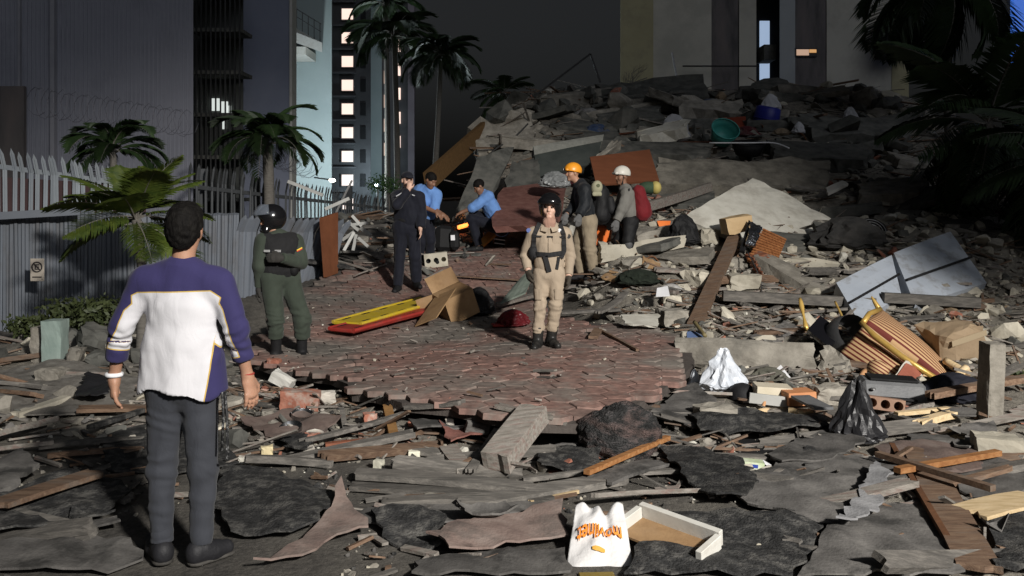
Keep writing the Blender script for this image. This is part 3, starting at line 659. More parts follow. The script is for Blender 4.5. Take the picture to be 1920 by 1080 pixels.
# no-parking plate on the fence
sg = thing('parking_sign', 'small pale plate with a crossed out letter E on the ribbed fence', 'sign', at(70, 505, 10.75))
c = at(70, 506, 10.82); m = MB(); m.box(c, (.165, .014, .27), None, 0, .004); m.build('plate', M('sign_plate', [(.34, .30, .25), (.40, .36, .31)], 6, .6, .1, 30), sg)
sign_ink = M('sign_ink', [(.04, .035, .035)], 3, .7, 0, var=0)
m = MB(); V, Fc = tube_vf([c + Vector((.058 * math.cos(a), -.012, .035 + .058 * math.sin(a))) for a in np.linspace(0, 2 * math.pi, 25)], .008, 5, False); m.add(V, Fc); m.bar(c + Vector((-.04, -.010, .075)), c + Vector((.04, -.010, -.005)), .004, .014); m.build('ring', sign_ink, sg)
m = MB(); m.box(c + Vector((-.02, -.0095, .035)), (.012, .005, .065))
for dz in (.0615, .035, .0085): m.box(c + Vector((.0065, -.0095, dz)), (.041, .005, .012))
m.build('letter', sign_ink, sg)
m = MB(); m.box(c + Vector((0, -.0095, -.085)), (.11, .005, .014)); m.build('caption_bar', sign_ink, sg)
# ------------------------------------------------------------------ palms and plants
def frond_vf(seed, droop=.9, n=34, wid=.30, stiff=.5, hang=.5):
    """pinnate leaf of unit length along +x, arching down; paired narrow leaflets"""
    r = np.random.default_rng(seed); V = []; Fc = []; M_ = []
    def pt(t): return np.array((math.sin(t * droop) / max(droop, .01), 0, (math.cos(t * droop) - 1) / max(droop, .01)))
    pts = [pt(t) for t in np.linspace(0, 1, 9)]
    tv, tf = tube_vf(pts, [.012 * (1 - .85 * i / 8) for i in range(9)], 4); V += list(tv); Fc += tf; M_ += [1] * len(tf)
    for k in range(n):
        t = .14 + .86 * (k + .5) / n
        for s in (-1, 1):
            p = pt(t + r.uniform(-.008, .008)); d = pt(min(t + .02, 1.02)) - pt(t - .02); d /= np.linalg.norm(d)
            L = wid * (math.sin(math.pi * min(1, .12 + t * .9)) ** .6) * r.uniform(.82, 1.12); L = max(L, .06)
            out = np.array((d[0] * .55, s * .85, d[2] * .55 + .12)); out /= np.linalg.norm(out)
            b = np.cross(out, (0, 0, 1)); b /= np.linalg.norm(b) + 1e-9; w = .013 + .004 * r.random()
            mid = p + out * L * .5 + np.array((0, 0, -hang * L * .12)); tip = p + out * L * .9 + np.array((0, 0, -hang * L * r.uniform(.45, .75)))
            i = len(V); V += [p - b * w * .5, p + b * w * .5, mid + b * w, mid - b * w, tip]; Fc += [(i, i + 1, i + 2, i + 3), (i + 3, i + 2, i + 4)]; M_ += [0, 0]
    return np.array(V), Fc, M_
FRONDS = {}
def frond_mesh(kind, seed, leaf):
    key = (kind, seed, leaf.name)
    if key not in FRONDS:
        par = dict(tall=(1.9, 46, .30, .5, 1.1), stout=(2.0, 48, .27, .5, .9), young=(.80, 46, .36, .5, .35), dark=(1.1, 34, .34, .5, .7))[kind]
        V, Fc, M_ = frond_vf(seed, par[0], par[1], par[2], par[3], par[4]); FRONDS[key] = mkmesh('frond', V, Fc, [leaf, bark], False, M_)
    return FRONDS[key]
def palm(name, label, base, crown, n, L, kind, leaf, r0=.16, r1=.10, group=None, elev=(75, -25), trunk=True):
    t = thing(name, label, 'palm tree', base, group); base = Vector(base); crown = Vector(crown)
    if trunk:
        pts = [base.lerp(crown, s) + Vector((math.sin(s * 3) * .05, 0, 0)) for s in np.linspace(0, 1, 14)]; V, Fc = tube_vf(pts, [(r0 + (r1 - r0) * s) * (1 + .05 * math.sin(s * 60)) for s in np.linspace(0, 1, 14)], 12); obj('trunk', V, Fc, bark, t, True)
    rr = random.Random(hash(label) % 1000 if False else len(label) * 7 + n)
    for k in range(n):
        az = 137.5 * k + rr.uniform(-18, 18); el = elev[0] + (elev[1] - elev[0]) * ((k + .5) / n) + rr.uniform(-8, 8); l = L * rr.uniform(.82, 1.1)
        o = bpy.data.objects.new('frond', frond_mesh(kind, k % 3, leaf)); COL.objects.link(o); o.parent = t
        o.location = crown - base + Vector((0, 0, rr.uniform(-.06, .06))); o.rotation_euler = (math.radians(rr.uniform(-25, 25)), math.radians(-el), math.radians(az)); o.scale = (l, l, l)
    return t
palm('palm_tree', 'tall palm with a wide dark crown in front of the narrow tower', (wx(745, 30), 30, 0), at(738, 70, 30), 22, 1.95, 'tall', leaf_palm, .12, .08, elev=(85, 0))
palm('palm_tree', 'thin trunked palm whose crown hides the top of the lit tower', (wx(726, 33), 33, 0), at(722, 10, 33), 16, 1.7, 'tall', leaf_palm, .12, .08, elev=(85, 0))
palm('palm_tree', 'slender palm standing alone against the dark sky', (wx(803, 28), 28, 0), at(826, 108, 28), 22, 1.6, 'tall', leaf_palm, .10, .07, elev=(85, 0))
palm('palm_tree', 'stout palm with dense arching crown behind the dark picket fence', (wx(500, 18), 18, 0), at(500, 268, 18), 24, 1.3, 'stout', leaf_palm, .11, .10, elev=(88, 18))
palm('palm_tree', 'small dim palm rising behind the white tipped fence', (wx(215, 15.5), 15.5, 0), at(210, 285, 15.5), 16, 1.1, 'stout', leaf_palm, .07, .06, elev=(85, 15))
palm('palm_tree', 'low bright green young palm beside the man in the white shirt', (wx(262, 9.6), 9.6, .1), at(255, 412, 9.6), 22, .92, 'young', leaf_bright, .05, .05, elev=(82, -22))
palm('palm_tree', 'bushy dark palm crown on the upper edge of the rubble', (wx(945, 25), 25, 1.5), at(945, 175, 25), 22, 1.05, 'dark', leaf_palm, .1, .08, elev=(70, -45))
palm('palm_tree', 'dark palm leaning over the rubble at the right edge', (wx(1840, 15.5), 15.5, 0), at(1850, 230, 15.5), 22, 2.1, 'dark', leaf_palm, .14, .1, elev=(75, -50))
palm('palm_tree', 'dark palm whose fronds hang across the pale apartment block', (wx(1790, 21), 21, 0), at(1765, -40, 21), 20, 2.6, 'tall', leaf_palm, .15, .1, elev=(60, -50))
palm('palm_tree', 'dark palm at the right edge whose fronds hang below the blue sign', (wx(2040, 13.5), 13.5, 0), at(2020, 300, 13.5), 20, 1.9, 'dark', leaf_palm, .14, .1, elev=(60, -50))
def leaf_cloud(name, label, cat, blobs, leaf, nleaf, size, stems, seed=0):
    r = np.random.default_rng(seed); t = thing(name, label, cat, stems[0][0]); V = []; Fc = []
    tot = sum(b[3] ** 2 for b in blobs)
    for (x, y, z, R) in blobs:
        for _ in range(int(nleaf * R * R / tot)):
            d = r.normal(size=3); d /= np.linalg.norm(d); rad = R * r.uniform(.45, 1.05) * (1 + .25 * math.sin(d[0] * 7 + d[2] * 5)); p = np.array((x, y, z)) + d * rad * np.array((1, 1, .8))
            u = r.normal(size=3); u /= np.linalg.norm(u); v = np.cross(u, d + .3 * r.normal(size=3)); v /= np.linalg.norm(v) + 1e-9; s = size * r.uniform(.6, 1.4); i = len(V)
            V += [p - u * s, p - v * s * .45, p + u * s, p + v * s * .45]; Fc.append((i, i + 1, i + 2, i + 3))
    obj('foliage', V, Fc, leaf, t)
    for (a, b) in stems: m = MB(); m.tube([a, Vector(a).lerp(Vector(b), .5) + Vector((.03, 0, 0)), b], [.03, .022, .012], 6); m.build('stem', bark, t)
    return t
def hedge(name, label, px0, px1, py, Y, hh, nb, nl, leaf, seed):
    bl = []; st = []
    r = random.Random(seed)
    for k in range(nb):
        p = at(px0 + (px1 - px0) * (k + .5) / nb, py, Y + r.uniform(-.2, .2)); R = hh * r.uniform(.7, 1.1); bl.append((p.x, p.y, p.z, R))
        if k % 2 == 0: st.append(((p.x, p.y, hz(p.x, p.y) - .05), (p.x + .05, p.y, p.z)))
    return leaf_cloud(name, label, 'bush', bl, leaf, nl, .035, st, seed)
hedge('hedge_bush', 'low dusty green hedge in front of the ribbed fence', 105, 235, 590, 9.9, .24, 7, 2600, leaf_bush, 3)
hedge('hedge_bush', 'dim sparse shrub behind the concrete stub at the left edge', 20, 90, 612, 10.3, .18, 4, 900, leaf_bush, 4)
hedge('round_bush', 'small round green bush right of the tower windows', 700, 742, 346, 25, .36, 4, 900, leafm('bush_bright', (.03, .08, .02), (.06, .13, .035)), 5)
hedge('round_bush', 'dark leafy shrubs under the palm at the right edge', 1780, 1900, 420, 15.2, .7, 5, 2200, leaf_palm, 6)
hedge('round_bush', 'tuft of weeds beside the pale concrete post at the right edge', 1895, 1940, 715, 8.6, .12, 3, 400, leaf_bush, 8)
# unseen tree assumed beyond the right edge, added to shade the heap's right
leaf_cloud('assumed_shade_tree', 'assumed leafy tree just beyond the right edge, added to shade the heap', 'tree', [(6.9, 6.2, 3.5, .85), (7.4, 6.4, 4.6, 1.0), (8.3, 6.0, 5.1, 1.2), (8.4, 6.5, 3.6, 1.1), (9.2, 6.0, 4.4, 1.2)], leaf_palm, 9000, .085, [((8.0, 6.2, 0), (8.0, 6.2, 4.6)), ((8.0, 6.2, 2.2), (7.1, 6.3, 3.8))], 17)
# bare twigs by the yellow corner
bt = thing('bare_tree', 'thin bare twigs against the yellow edge of the apartment block', 'tree', (wx(1150, 29), 29, 2.5))
def twig(m, p, d, l, r, dep, rn):
    q = p + d * l; m.tube([p, (p + q) / 2 + Vector((rn.gauss(0, .03), 0, rn.gauss(0, .03))), q], [r, r * .8, r * .6], 5)
    if dep:
        for _ in range(3): twig(m, p + d * l * rn.uniform(.5, 1), (d + Vector((rn.gauss(0, .55), rn.gauss(0, .3), rn.gauss(.1, .45)))).normalized(), l * rn.uniform(.5, .75), r * .6, dep - 1, rn)
m = MB(); twig(m, Vector((wx(1165, 29), 29, 3.0)), Vector((-.12, 0, 1)).normalized(), 1.5, .03, 4, random.Random(5)); m.build('branches', wood_grey, bt)
# ------------------------------------------------------------------ rubble: countless small stuff
def scatter(name, n, region, sizes, mats, weights, seed, flat=(.35, .8), lift=.3, splinter=.25, splen=(.1, .5)):
    r = np.random.default_rng(seed); mbs = MB(); k = 0; tries = 0
    while k < n and tries < n * 30:
        tries += 1; p = region(r)
        if p is None: continue
        x, y = p; z = top(x, y); mi = r.choice(len(mats), p=weights)
        if r.random() < splinter:
            L = r.uniform(*splen); a = r.uniform(0, math.pi); el = r.normal() * .16; d = np.array((math.cos(a), math.sin(a) * .6, el)); c = np.array((x, y, z + .02 + abs(el) * L * .4)); w = r.uniform(.012, .05) * (.5 + L)
            V, Fc = bar_vf(c - d * L / 2, c + d * L / 2, w, r.uniform(.006, .02), (r.normal() * .3, r.normal() * .3, 1)); mbs.add(V, Fc, len(mats) + int(r.integers(0, 3)))
        else:
            s = sizes[0] * (sizes[1] / sizes[0]) ** (r.random() ** 1.7); V, Fc = CHUNKS[int(r.integers(0, len(CHUNKS)))]
            pl_ = r.random() < .38; sc = np.array((r.uniform(.7, 1.3), r.uniform(.7, 1.3), r.uniform(.10, .25) if pl_ else r.uniform(*flat))) * s * (1.35 if pl_ else 1); R = rot(*(r.normal(size=3) * (25, 25, 180))); mbs.add((V * sc) @ R.T + (x, y, z + sc[2] * lift), Fc, mi)
        k += 1
    o = mbs.build(name, list(mats) + [wood_grey, wood_brown, timber]); return tag(o, kind='stuff')
def rg_mound(y0, y1, thr=.25):
    def f(r):
        y = r.uniform(y0, y1); x = r.uniform(-1.5, 10.5)
        if abs(x) > y * .62 + .5 or mound_mask(x, y) < thr or in_pav(x, y): return None
        return x, y
    return f
RM = [concrete, concrete_pale, brick_red, concrete_dark, plaster, card_dark]
tag(scatter('rubble_fragments', 4200, rg_mound(8.3, 13.2), (.02, .19), RM, [.42, .38, .03, .08, .05, .04], 1, splinter=.28), 'small grey rubble and splinters heaped right of the woman')
tag(scatter('rubble_fragments', 2600, rg_mound(12.6, 18.5), (.03, .30), RM, [.40, .36, .025, .13, .055, .03], 2, splinter=.2, splen=(.15, .8)), 'small pale rubble on the middle of the heap')
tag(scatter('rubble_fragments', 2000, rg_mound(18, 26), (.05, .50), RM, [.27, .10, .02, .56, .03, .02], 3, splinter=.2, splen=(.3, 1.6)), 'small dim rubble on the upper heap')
def rg_front(r):
    x = r.uniform(-2.4, 2.6); y = 7.0 - .28 * x + r.normal() * .45 + r.uniform(-.5, .2)
    return None if in_pav(x, y) or (x > -.9 and r.random() < .45) else (x, y)
tag(scatter('rubble_fragments', 800, rg_front, (.02, .13), [concrete, concrete_pale, brick_red, mortar, plaster, felt_dark], [.3, .28, .14, .14, .04, .1], 4, splinter=.3), 'crumbs of brick and mortar before the paving edge')
def rg_ground(r):
    y = r.uniform(4.0, 9.5); x = r.uniform(-.62, .62) * y
    return None if in_pav(x, y) or (abs(x + 1.62) < .75 and abs(y - 4.6) < .5) or (abs(x - .6) < .65 and y < 5.1) else (x, y)
tag(scatter('litter_crumbs', 4200, rg_ground, (.006, .045), [concrete, concrete_pale, brick_red, felt_dark, felt_grey, plaster], [.38, .2, .02, .22, .15, .03], 5, splinter=.12, splen=(.05, .3)), 'crumbs and splinters strewn over the near ground')
def rg_left(r):
    y = r.uniform(6.6, 11.0); x = r.uniform(-.60 * y, -1.7)
    return None if in_pav(x, y) else (x, y)
tag(scatter('rubble_fragments', 520, rg_left, (.02, .16), [concrete, concrete_pale, brick_red, concrete_dark, felt_grey, plaster], [.42, .2, .05, .18, .12, .03], 6, splinter=.22), 'grey rubble on the bank beside the low fence')
def rg_pav(r):
    i = r.integers(0, len(spots)); x, y = spots[int(i)]; return x + r.normal() * .12, y + r.normal() * .12
tag(scatter('paving_crumbs', 380, rg_pav, (.010, .045), [concrete, concrete_pale, brick_red, plaster, mortar, felt_grey], [.3, .26, .14, .06, .14, .1], 7, splinter=.12, splen=(.04, .2)), 'pale crumbs and grit lying on the hexagonal paving')
def rg_back(r):
    y = r.uniform(13.5, 22); x = r.uniform(-.19 * y, -.02 * y); return x, y
tag(scatter('rubble_fragments', 420, rg_back, (.04, .28), [concrete, concrete_dark, brick_red, concrete_dark, wood_brown, felt_dark], [.25, .35, .05, .15, .1, .1], 8, splinter=.2, splen=(.3, 1.4)), 'dark wreckage behind the navy officer')

# ------------------------------------------------------------------ rubble: pieces one can point to
def plank(name, label, cat, p1, p2, w, t, mt, lift=.03, up=(0, 0, 1), jag=0.0, lift2=None, group=None, bev=0.0):
    a = on(*p1) if len(p1) == 2 else at(*p1); b = on(*p2) if len(p2) == 2 else at(*p2)
    if len(p1) == 2: a = a + Vector((0, 0, lift))
    if len(p2) == 2: b = b + Vector((0, 0, lift if lift2 is None else lift2))
    V, Fc = bar_vf(a, b, w, t, up, bev, jag); return tag(obj(name, V, Fc, mt), label, cat, group, 'thing')
def sheet(name, label, poly, mt, lift=.03, th=.012, step=.09, wav=.03, curl=0.0, amp=.014, seed=0, cat='roofing sheet', tilt=(0, 0), fr=5.0):
    P3 = [on(*p) for p in poly]; P2 = [(p.x, p.y) for p in P3]; c = np.mean(P2, 0); R = max(np.linalg.norm(np.array(p) - c) for p in P2)
    mm = max(H(*p) for p in P2)
    def zf(x, y):
        base = H(x, y); d = np.hypot(x - c[0], y - c[1]) / R
        return base + lift + wav * (.5 + .5 * fnoise(x + seed, y, fr, 20 + seed % 5)) + curl * d ** 3 * (.6 + .4 * fnoise(x, y, 3.1, seed % 7 + 30)) + tilt[0] * (x - c[0]) + tilt[1] * (y - c[1]) + .012 * fnoise(x, y, 17, 9) + .006 * fnoise(x, y, 41, 10)
    V, Fc = sheet_vf(P2, zf, th, step * .75, amp, seed); return tag(obj(name, V, Fc, mt, None, True), label, cat)
def slab(name, label, cat, pts, th, mt, group=None, jag=.0, n=4, seed=0, wav=0.0, smooth=False):
    """flat broken slab: four corners (px, py, distance), thickness going away behind its face"""
    P = [np.array(at(*p)) for p in pts]; nv = np.cross(P[1] - P[0], P[3] - P[0]); nv /= np.linalg.norm(nv)
    if nv[1] > 0 and abs(nv[1]) > .2 or (abs(nv[1]) <= .2 and nv[2] < 0): nv = -nv
    r = np.random.default_rng(seed); V = []; Fc = []
    for back in (0, 1):
        for i in range(n + 1):
            for j in range(n + 1):
                u, v = i / n, j / n; p = P[0] * (1 - u) * (1 - v) + P[1] * u * (1 - v) + P[2] * u * v + P[3] * (1 - u) * v
                if jag and (i in (0, n) or j in (0, n)): p = p + r.normal(size=3) * jag * (np.abs(nv) < .9)
                p = p + nv * wav * math.sin(u * 3.1 + seed) * math.sin(v * 2.7 + .4) - nv * th * back
                V.append(p)
    K = (n + 1) ** 2; idx = lambda b, i, j: b * K + i * (n + 1) + j
    for i in range(n):
        for j in range(n):
            Fc.append((idx(0, i, j), idx(0, i + 1, j), idx(0, i + 1, j + 1), idx(0, i, j + 1))); Fc.append((idx(1, i, j), idx(1, i, j + 1), idx(1, i + 1, j + 1), idx(1, i + 1, j)))
    for i in range(n):
        Fc.append((idx(0, i, 0), idx(1, i, 0), idx(1, i + 1, 0), idx(0, i + 1, 0))); Fc.append((idx(0, i, n), idx(0, i + 1, n), idx(1, i + 1, n), idx(1, i, n)))
        Fc.append((idx(0, 0, i), idx(0, 0, i + 1), idx(1, 0, i + 1), idx(1, 0, i))); Fc.append((idx(0, n, i), idx(1, n, i), idx(1, n, i + 1), idx(0, n, i + 1)))
    return tag(obj(name, V, Fc, mt, None, smooth), label, cat, group, 'thing' if cat else None)
def block(name, label, cat, px, py, wpx, hpx, depth, mt, rz=0, rx=0, ry=0, seed=0, rough=.09, group=None, sink=.0, n=3):
    """broken block whose foot is seen at (px, py)"""
    p = on(px, py); s = p.y / F; size = (wpx * s, depth, hpx * s); V, Fc = cracked_box(size, seed, rough, n); V = V @ rot(rx, ry, rz).T
    return tag(obj(name, V + np.array(p) + (0, size[1] * .3, -V[:, 2].min() - sink), Fc, mt), label, cat, group, 'thing')

FELT = 'roofing sheet'
# --- near ground, sheets of torn roofing felt
sheet('roofing_sheet', 'large torn grey roofing sheet with a dark tear at the lower right', [(1590, 955), (1735, 950), (1765, 1010), (1815, 1090), (1500, 1092), (1540, 1020)], felt_grey, .03, seed=1, wav=.03)
sheet('roofing_sheet', 'charred black roofing sheet beside the white plastic bag', [(1230, 965), (1400, 972), (1555, 985), (1530, 1025), (1490, 1092), (1170, 1092), (1215, 1010)], felt_dark, .018, seed=2, wav=.05, fr=9)
sheet('roofing_sheet', 'grey brown roofing sheet below the small square carton', [(1330, 905), (1480, 884), (1620, 872), (1690, 888), (1700, 935), (1590, 1000), (1520, 995), (1400, 960)], felt_grey, .045, seed=3, wav=.04)
sheet('roofing_sheet', 'frayed charcoal sheet curling up below the charred roll', [(1235, 862), (1320, 864), (1390, 890), (1425, 930), (1395, 962), (1345, 966), (1285, 920)], felt_dark, .07, seed=4, wav=.05, curl=.05, fr=8)
sheet('roofing_sheet', 'grey curled roofing sheet left of the black refuse bag', [(1440, 872), (1500, 838), (1600, 822), (1625, 850), (1560, 884), (1465, 888)], felt_grey, .06, seed=5, curl=.06)
sheet('roofing_sheet', 'wide charred sheet right of the man in dark shoes', [(415, 905), (500, 890), (590, 930), (640, 950), (600, 1005), (545, 1020), (430, 1022), (405, 960)], felt_dark, .035, seed=6, wav=.06, fr=8)
sheet('roofing_sheet', 'pinkish brown felt flap curling up near the bottom edge', [(640, 950), (692, 1012), (610, 1040), (570, 1062), (480, 1085), (540, 1045), (600, 1000)], felt_brown, .05, seed=7, curl=.10)
sheet('roofing_sheet', 'crumpled black felt patch right of the pinkish flap', [(700, 985), (765, 975), (832, 985), (828, 1030), (775, 1045), (715, 1022)], felt_dark, .03, seed=8, wav=.07, fr=10)
sheet('roofing_sheet', 'brown torn felt strip left of the white plastic bag', [(800, 1032), (900, 1000), (1050, 975), (1062, 1030), (1000, 1040), (845, 1064)], felt_brown, .05, seed=9, curl=.05)
sheet('roofing_sheet', 'grey felt along the bottom edge below the brown strip', [(780, 1068), (900, 1050), (1060, 1045), (1075, 1092), (770, 1092)], felt_grey, .03, seed=10)
sheet('roofing_sheet', 'dark rolled felt sheet at the left edge under the brown board', [(-30, 965), (120, 915), (215, 925), (245, 950), (190, 1000), (60, 1024), (-30, 1035)], felt_dark, .06, seed=11, wav=.05, curl=.05)
sheet('roofing_sheet', 'flat grey sheet in the bottom left corner', [(-30, 1040), (150, 1022), (250, 1030), (265, 1065), (200, 1092), (-30, 1092)], felt_grey, .03, seed=12)
sheet('roofing_sheet', 'pale grey slab piece touching the left edge', [(-30, 905), (40, 876), (72, 905), (20, 945), (-30, 965)], felt_grey, .10, th=.03, seed=13)
sheet('roofing_sheet', 'small reddish brown felt piece before the paving edge', [(822, 812), (870, 800), (900, 815), (895, 840), (845, 848)], felt_red, .07, seed=14, curl=.04, step=.06)
sheet('roofing_sheet', 'black felt scrap right of the thick timber', [(1000, 858), (1070, 846), (1125, 865), (1120, 902), (1015, 897)], felt_dark, .04, seed=15, wav=.06, fr=9)
sheet('roofing_sheet', 'dusty brown plywood scrap below the two steel pans', [(450, 815), (545, 785), (640, 800), (600, 828), (520, 838)], felt_brown, .05, seed=16, curl=.04)
sheet('roofing_sheet', 'dark slate scrap with a pink corner below the pans', [(525, 838), (560, 826), (585, 846), (570, 862), (535, 858)], felt_dark, .05, seed=17, step=.05)
sheet('roofing_sheet', 'long dusty sheet on the ground left of the man', [(-20, 705), (120, 690), (265, 720), (240, 770), (110, 790), (-20, 790)], dust, .03, seed=18, wav=.06)
sheet('roofing_sheet', 'grey felt behind the legs of the man in grey trousers', [(190, 830), (290, 800), (420, 830), (450, 880), (330, 900), (200, 890)], felt_dark, .02, seed=19, wav=.04)
sheet('roofing_sheet', 'torn felt left of the charred roll', [(905, 770), (990, 795), (1080, 800), (1090, 830), (1000, 838), (930, 810)], felt_grey, .05, seed=20, curl=.04)
sheet('roofing_sheet', 'grey torn felt right of the long brown board', [(1760, 880), (1920, 860), (1950, 930), (1880, 950), (1800, 930)], felt_grey, .04, seed=21, wav=.05)
sheet('roofing_sheet', 'black gritty felt in the bottom right corner', [(1850, 985), (1960, 950), (1960, 1092), (1870, 1092)], felt_dark, .03, seed=22, wav=.05, fr=9)
sheet('roofing_sheet', 'dusty sheets layered left of the brick lumps near the paving', [(1220, 735), (1300, 740), (1360, 790), (1300, 820), (1240, 800)], felt_grey, .07, seed=23, curl=.05)
sheet('roofing_sheet', 'dark felt heaped behind the black folded panel', [(1290, 800), (1400, 785), (1520, 800), (1560, 820), (1440, 835), (1310, 830)], felt_dark, .06, seed=24, wav=.09, fr=7)
sheet('roofing_sheet', 'long grey felt under the small wooden rack', [(620, 985), (760, 950), (1000, 950), (1050, 965), (900, 985), (760, 1000)], felt_grey, .025, seed=25)
sheet('roofing_sheet', 'dusty felt at the right edge below the cracked block', [(1640, 850), (1760, 840), (1850, 860), (1840, 900), (1720, 905)], felt_brown, .04, seed=26)
sheet('roofing_sheet', 'narrow pale felt tongue lying across the grey sheet', [(1640, 905), (1672, 925), (1650, 985), (1600, 1018), (1570, 1018), (1610, 960)], M('felt_pale', [(.16, .16, .165), (.24, .24, .245)], 9, .8, .5, 60), .09, seed=27, curl=.04, step=.06)
# --- boards
def bd(label, p1, p2, w, t, mt, lift=.03, jag=.0, lift2=None, up=(0, 0, 1), cat='plank'): return plank('plank', label, cat, p1, p2, w, t, mt, lift, up, jag, lift2)
bd('thick pale weathered timber beam lying in the middle of the near ground', (1003, 800), (928, 898), .20, .13, timber, .10, .02, cat='timber')
bd('short pale plank left of the thick timber beam', (838, 850), (876, 898), .13, .03, timber, .05, .05)
bd('narrow pale lath leaning beside the thick timber beam', (935, 820), (880, 902), .06, .025, wood_grey, .06, .03)
bd('long dark grey plank with a pale stone on it', (662, 905), (1005, 936), .15, .035, wood_grey, .06, .06)
bd('second long dark plank in front of its twin', (655, 922), (1040, 950), .10, .03, wood_grey, .035, .06)
bd('long grey plank above the wooden rack', (715, 958), (985, 948), .10, .03, wood_grey, .05, .05)
bd('thin orange brown strip slanting past the charred roll', (1100, 922), (1252, 852), .045, .03, wood_orange, .12, .0)
bd('dark grey board under the orange brown strip', (1122, 925), (1238, 886), .17, .02, felt_grey, .07, .06)
bd('thin dark stick in front of the thick timber beam', (980, 915), (1122, 896), .03, .03, wood_grey, .05)
bd('long thin brown batten crossing the wide brown board', (1645, 888), (1862, 958), .05, .035, wood_brown, .13)
bd('orange brown stick crossing over the long batten', (1682, 918), (1872, 882), .055, .035, wood_orange, .12)
bd('wide brown painted board running to the bottom right', (1718, 855), (1838, 1092), .20, .03, wood_brown, .06, .03)
bd('narrow rusty strip beside the wide brown board', (1672, 850), (1775, 1030), .035, .03, rust, .06)
bd('tan board at the right edge below the crossed sticks', (1815, 985), (1945, 955), .22, .02, wood_pale, .07, .05)
bd('grey brown board slanting into the left edge', (-10, 1000), (185, 932), .14, .03, wood_brown, .15, .05)
bd('pale whitewashed plank left of the man', (25, 792), (142, 752), .09, .05, concrete_pale, .05, .02)
bd('thin grey batten on the ground left of the man', (70, 852), (272, 836), .05, .03, wood_grey, .05, .05)
bd('thin reddish batten below the grey one left of the man', (85, 866), (272, 852), .04, .03, wood_brown, .04, .04)
bd('dark strip of wood beside the trousers of the man', (165, 822), (272, 786), .06, .03, felt_dark, .08, .05)
bd('narrow splintered lath above the wide charred sheet', (560, 850), (770, 792), .05, .03, wood_grey, .08, .08)
bd('reddish lath behind the splintered lath', (610, 845), (760, 828), .05, .03, wood_red, .04)
bd('dark plank lying before the paving edge', (665, 838), (835, 862), .12, .035, wood_grey, .04, .06)
bd('short rotten brown stub standing before the paving edge', (742, 842), (726, 792), .07, .05, M('rotten', [(.12, .06, .02), (.2, .11, .04)], 8, .9, .5, 40), .02, .03, .12)
bd('grey plank half under the paving edge', (760, 775), (870, 766), .09, .03, wood_grey, .05, .04)
bd('pale splintered plank before the middle of the paving edge', (930, 778), (1040, 800), .08, .03, timber, .07, .06)
bd('thin dark lath beneath the pale splintered plank', (975, 795), (1065, 808), .05, .02, wood_grey, .05, .05)
bd('long dark beam lying across the rubble below the grey blocks', (1355, 578), (1640, 592), .13, .12, wood_grey, .16, .0, cat='timber')
bd('dark beam continuing behind the striped armchair', (1655, 588), (1835, 598), .12, .12, wood_grey, .20, .0, cat='timber')
bd('brown timber leaning diagonally on the heap', (1302, 612, 10.6), (1378, 442, 13.4), .17, .08, wood_brown, 0, .0, cat='timber')
bd('dusty brown board lying flat above the diagonal timber', (1215, 487, 12.9), (1392, 474, 13.1), .06, .13, wood_brown, 0, .03)
bd('pale dusty board left of the diagonal timber', (1110, 545), (1270, 566), .10, .05, timber, .12, .05)
bd('pale board directly behind the legs of the woman', (935, 585), (1075, 548), .12, .04, timber, .10, .05)
bd('brown dusty board above the pale ones', (1065, 540), (1190, 546), .08, .04, wood_brown, .12, .04)
bd('cracked board lying on the edge of the paving', (1050, 598), (1165, 592), .14, .03, wood_grey, .08, .08)
bd('splintered plank at the right end of the cracked board', (1120, 602), (1175, 562), .10, .03, wood_grey, .10, .06)
bd('brown stick lying on the paving right of the woman', (1125, 622), (1195, 660), .03, .025, wood_brown, .02)
bd('short brown wood piece on the paving right of the woman', (1112, 638), (1122, 622), .10, .03, wood_brown, .03)
bd('pale plank behind the white helmeted rescuer', (1212, 388, 15.3), (1332, 350, 16.8), .09, .16, timber, 0, .02)
bd('long plank at the right edge above the cracked block', (1742, 778), (1935, 742), .10, .05, wood_brown, .16, .03)
bd('white plank under the long plank at the right edge', (1770, 780), (1862, 786), .06, .03, timber, .06)
bd('dark board standing up behind the white appliance', (1648, 475, 14.5), (1705, 398, 15.5), .42, .08, concrete_dark, 0, .0)
bd('brown beam propped against the left flank of the heap', (800, 342, 18.5), (908, 244, 21.5), .10, .42, M('prop_wood', [(.10, .055, .02), (.16, .09, .035)], 5, .8, .3, 30, stretch=(1, 5, 5)), 0, .0, cat='timber')
bd('thin dark pole slanting up from the heap against the sky', (1005, 178, 24), (1107, 101, 24), .05, .05, wire_dark, 0, cat='pole')
bd('short bent pole hanging from the slanting pole', (1107, 101, 24), (1126, 155, 24), .05, .05, wire_dark, 0, cat='pole')
bd('pale splintered slat sticking up on the heap', (1100, 205, 24), (1068, 158, 24), .16, .05, wood_grey, 0, .05)
bd('thin pole with a rag standing before the apartment block', (1270, 150, 26), (1260, 98, 26), .05, .05, metal_dull, 0, cat='pole')
bd('grey lath lying below the bent concrete strip', (1390, 905), (1490, 918), .07, .04, wood_grey, .05, .03)
bd('pale wooden slat under the tilted red tile', (1680, 800), (1780, 790), .05, .03, wood_pale, .10)
bd('broken yellowish wood piece pointing at the cracked block', (1718, 822), (1790, 800), .07, .05, wood_pale, .10, .05)
bd('dark grey lath right of the black refuse bag', (1670, 795), (1760, 826), .06, .03, wood_grey, .08, .03)
bd('grey board on the ground below the black refuse bag', (1700, 838), (1790, 842), .16, .02, felt_grey, .07, .03)
bd('grey timber offcut in front of the drawer', (1500, 775), (1545, 800), .16, .02, grey_plastic, .14)
bd('white lath between the striped armchair and the glossy panel', (1560, 626, 10.4), (1602, 580, 10.9), .05, .04, timber, 0)
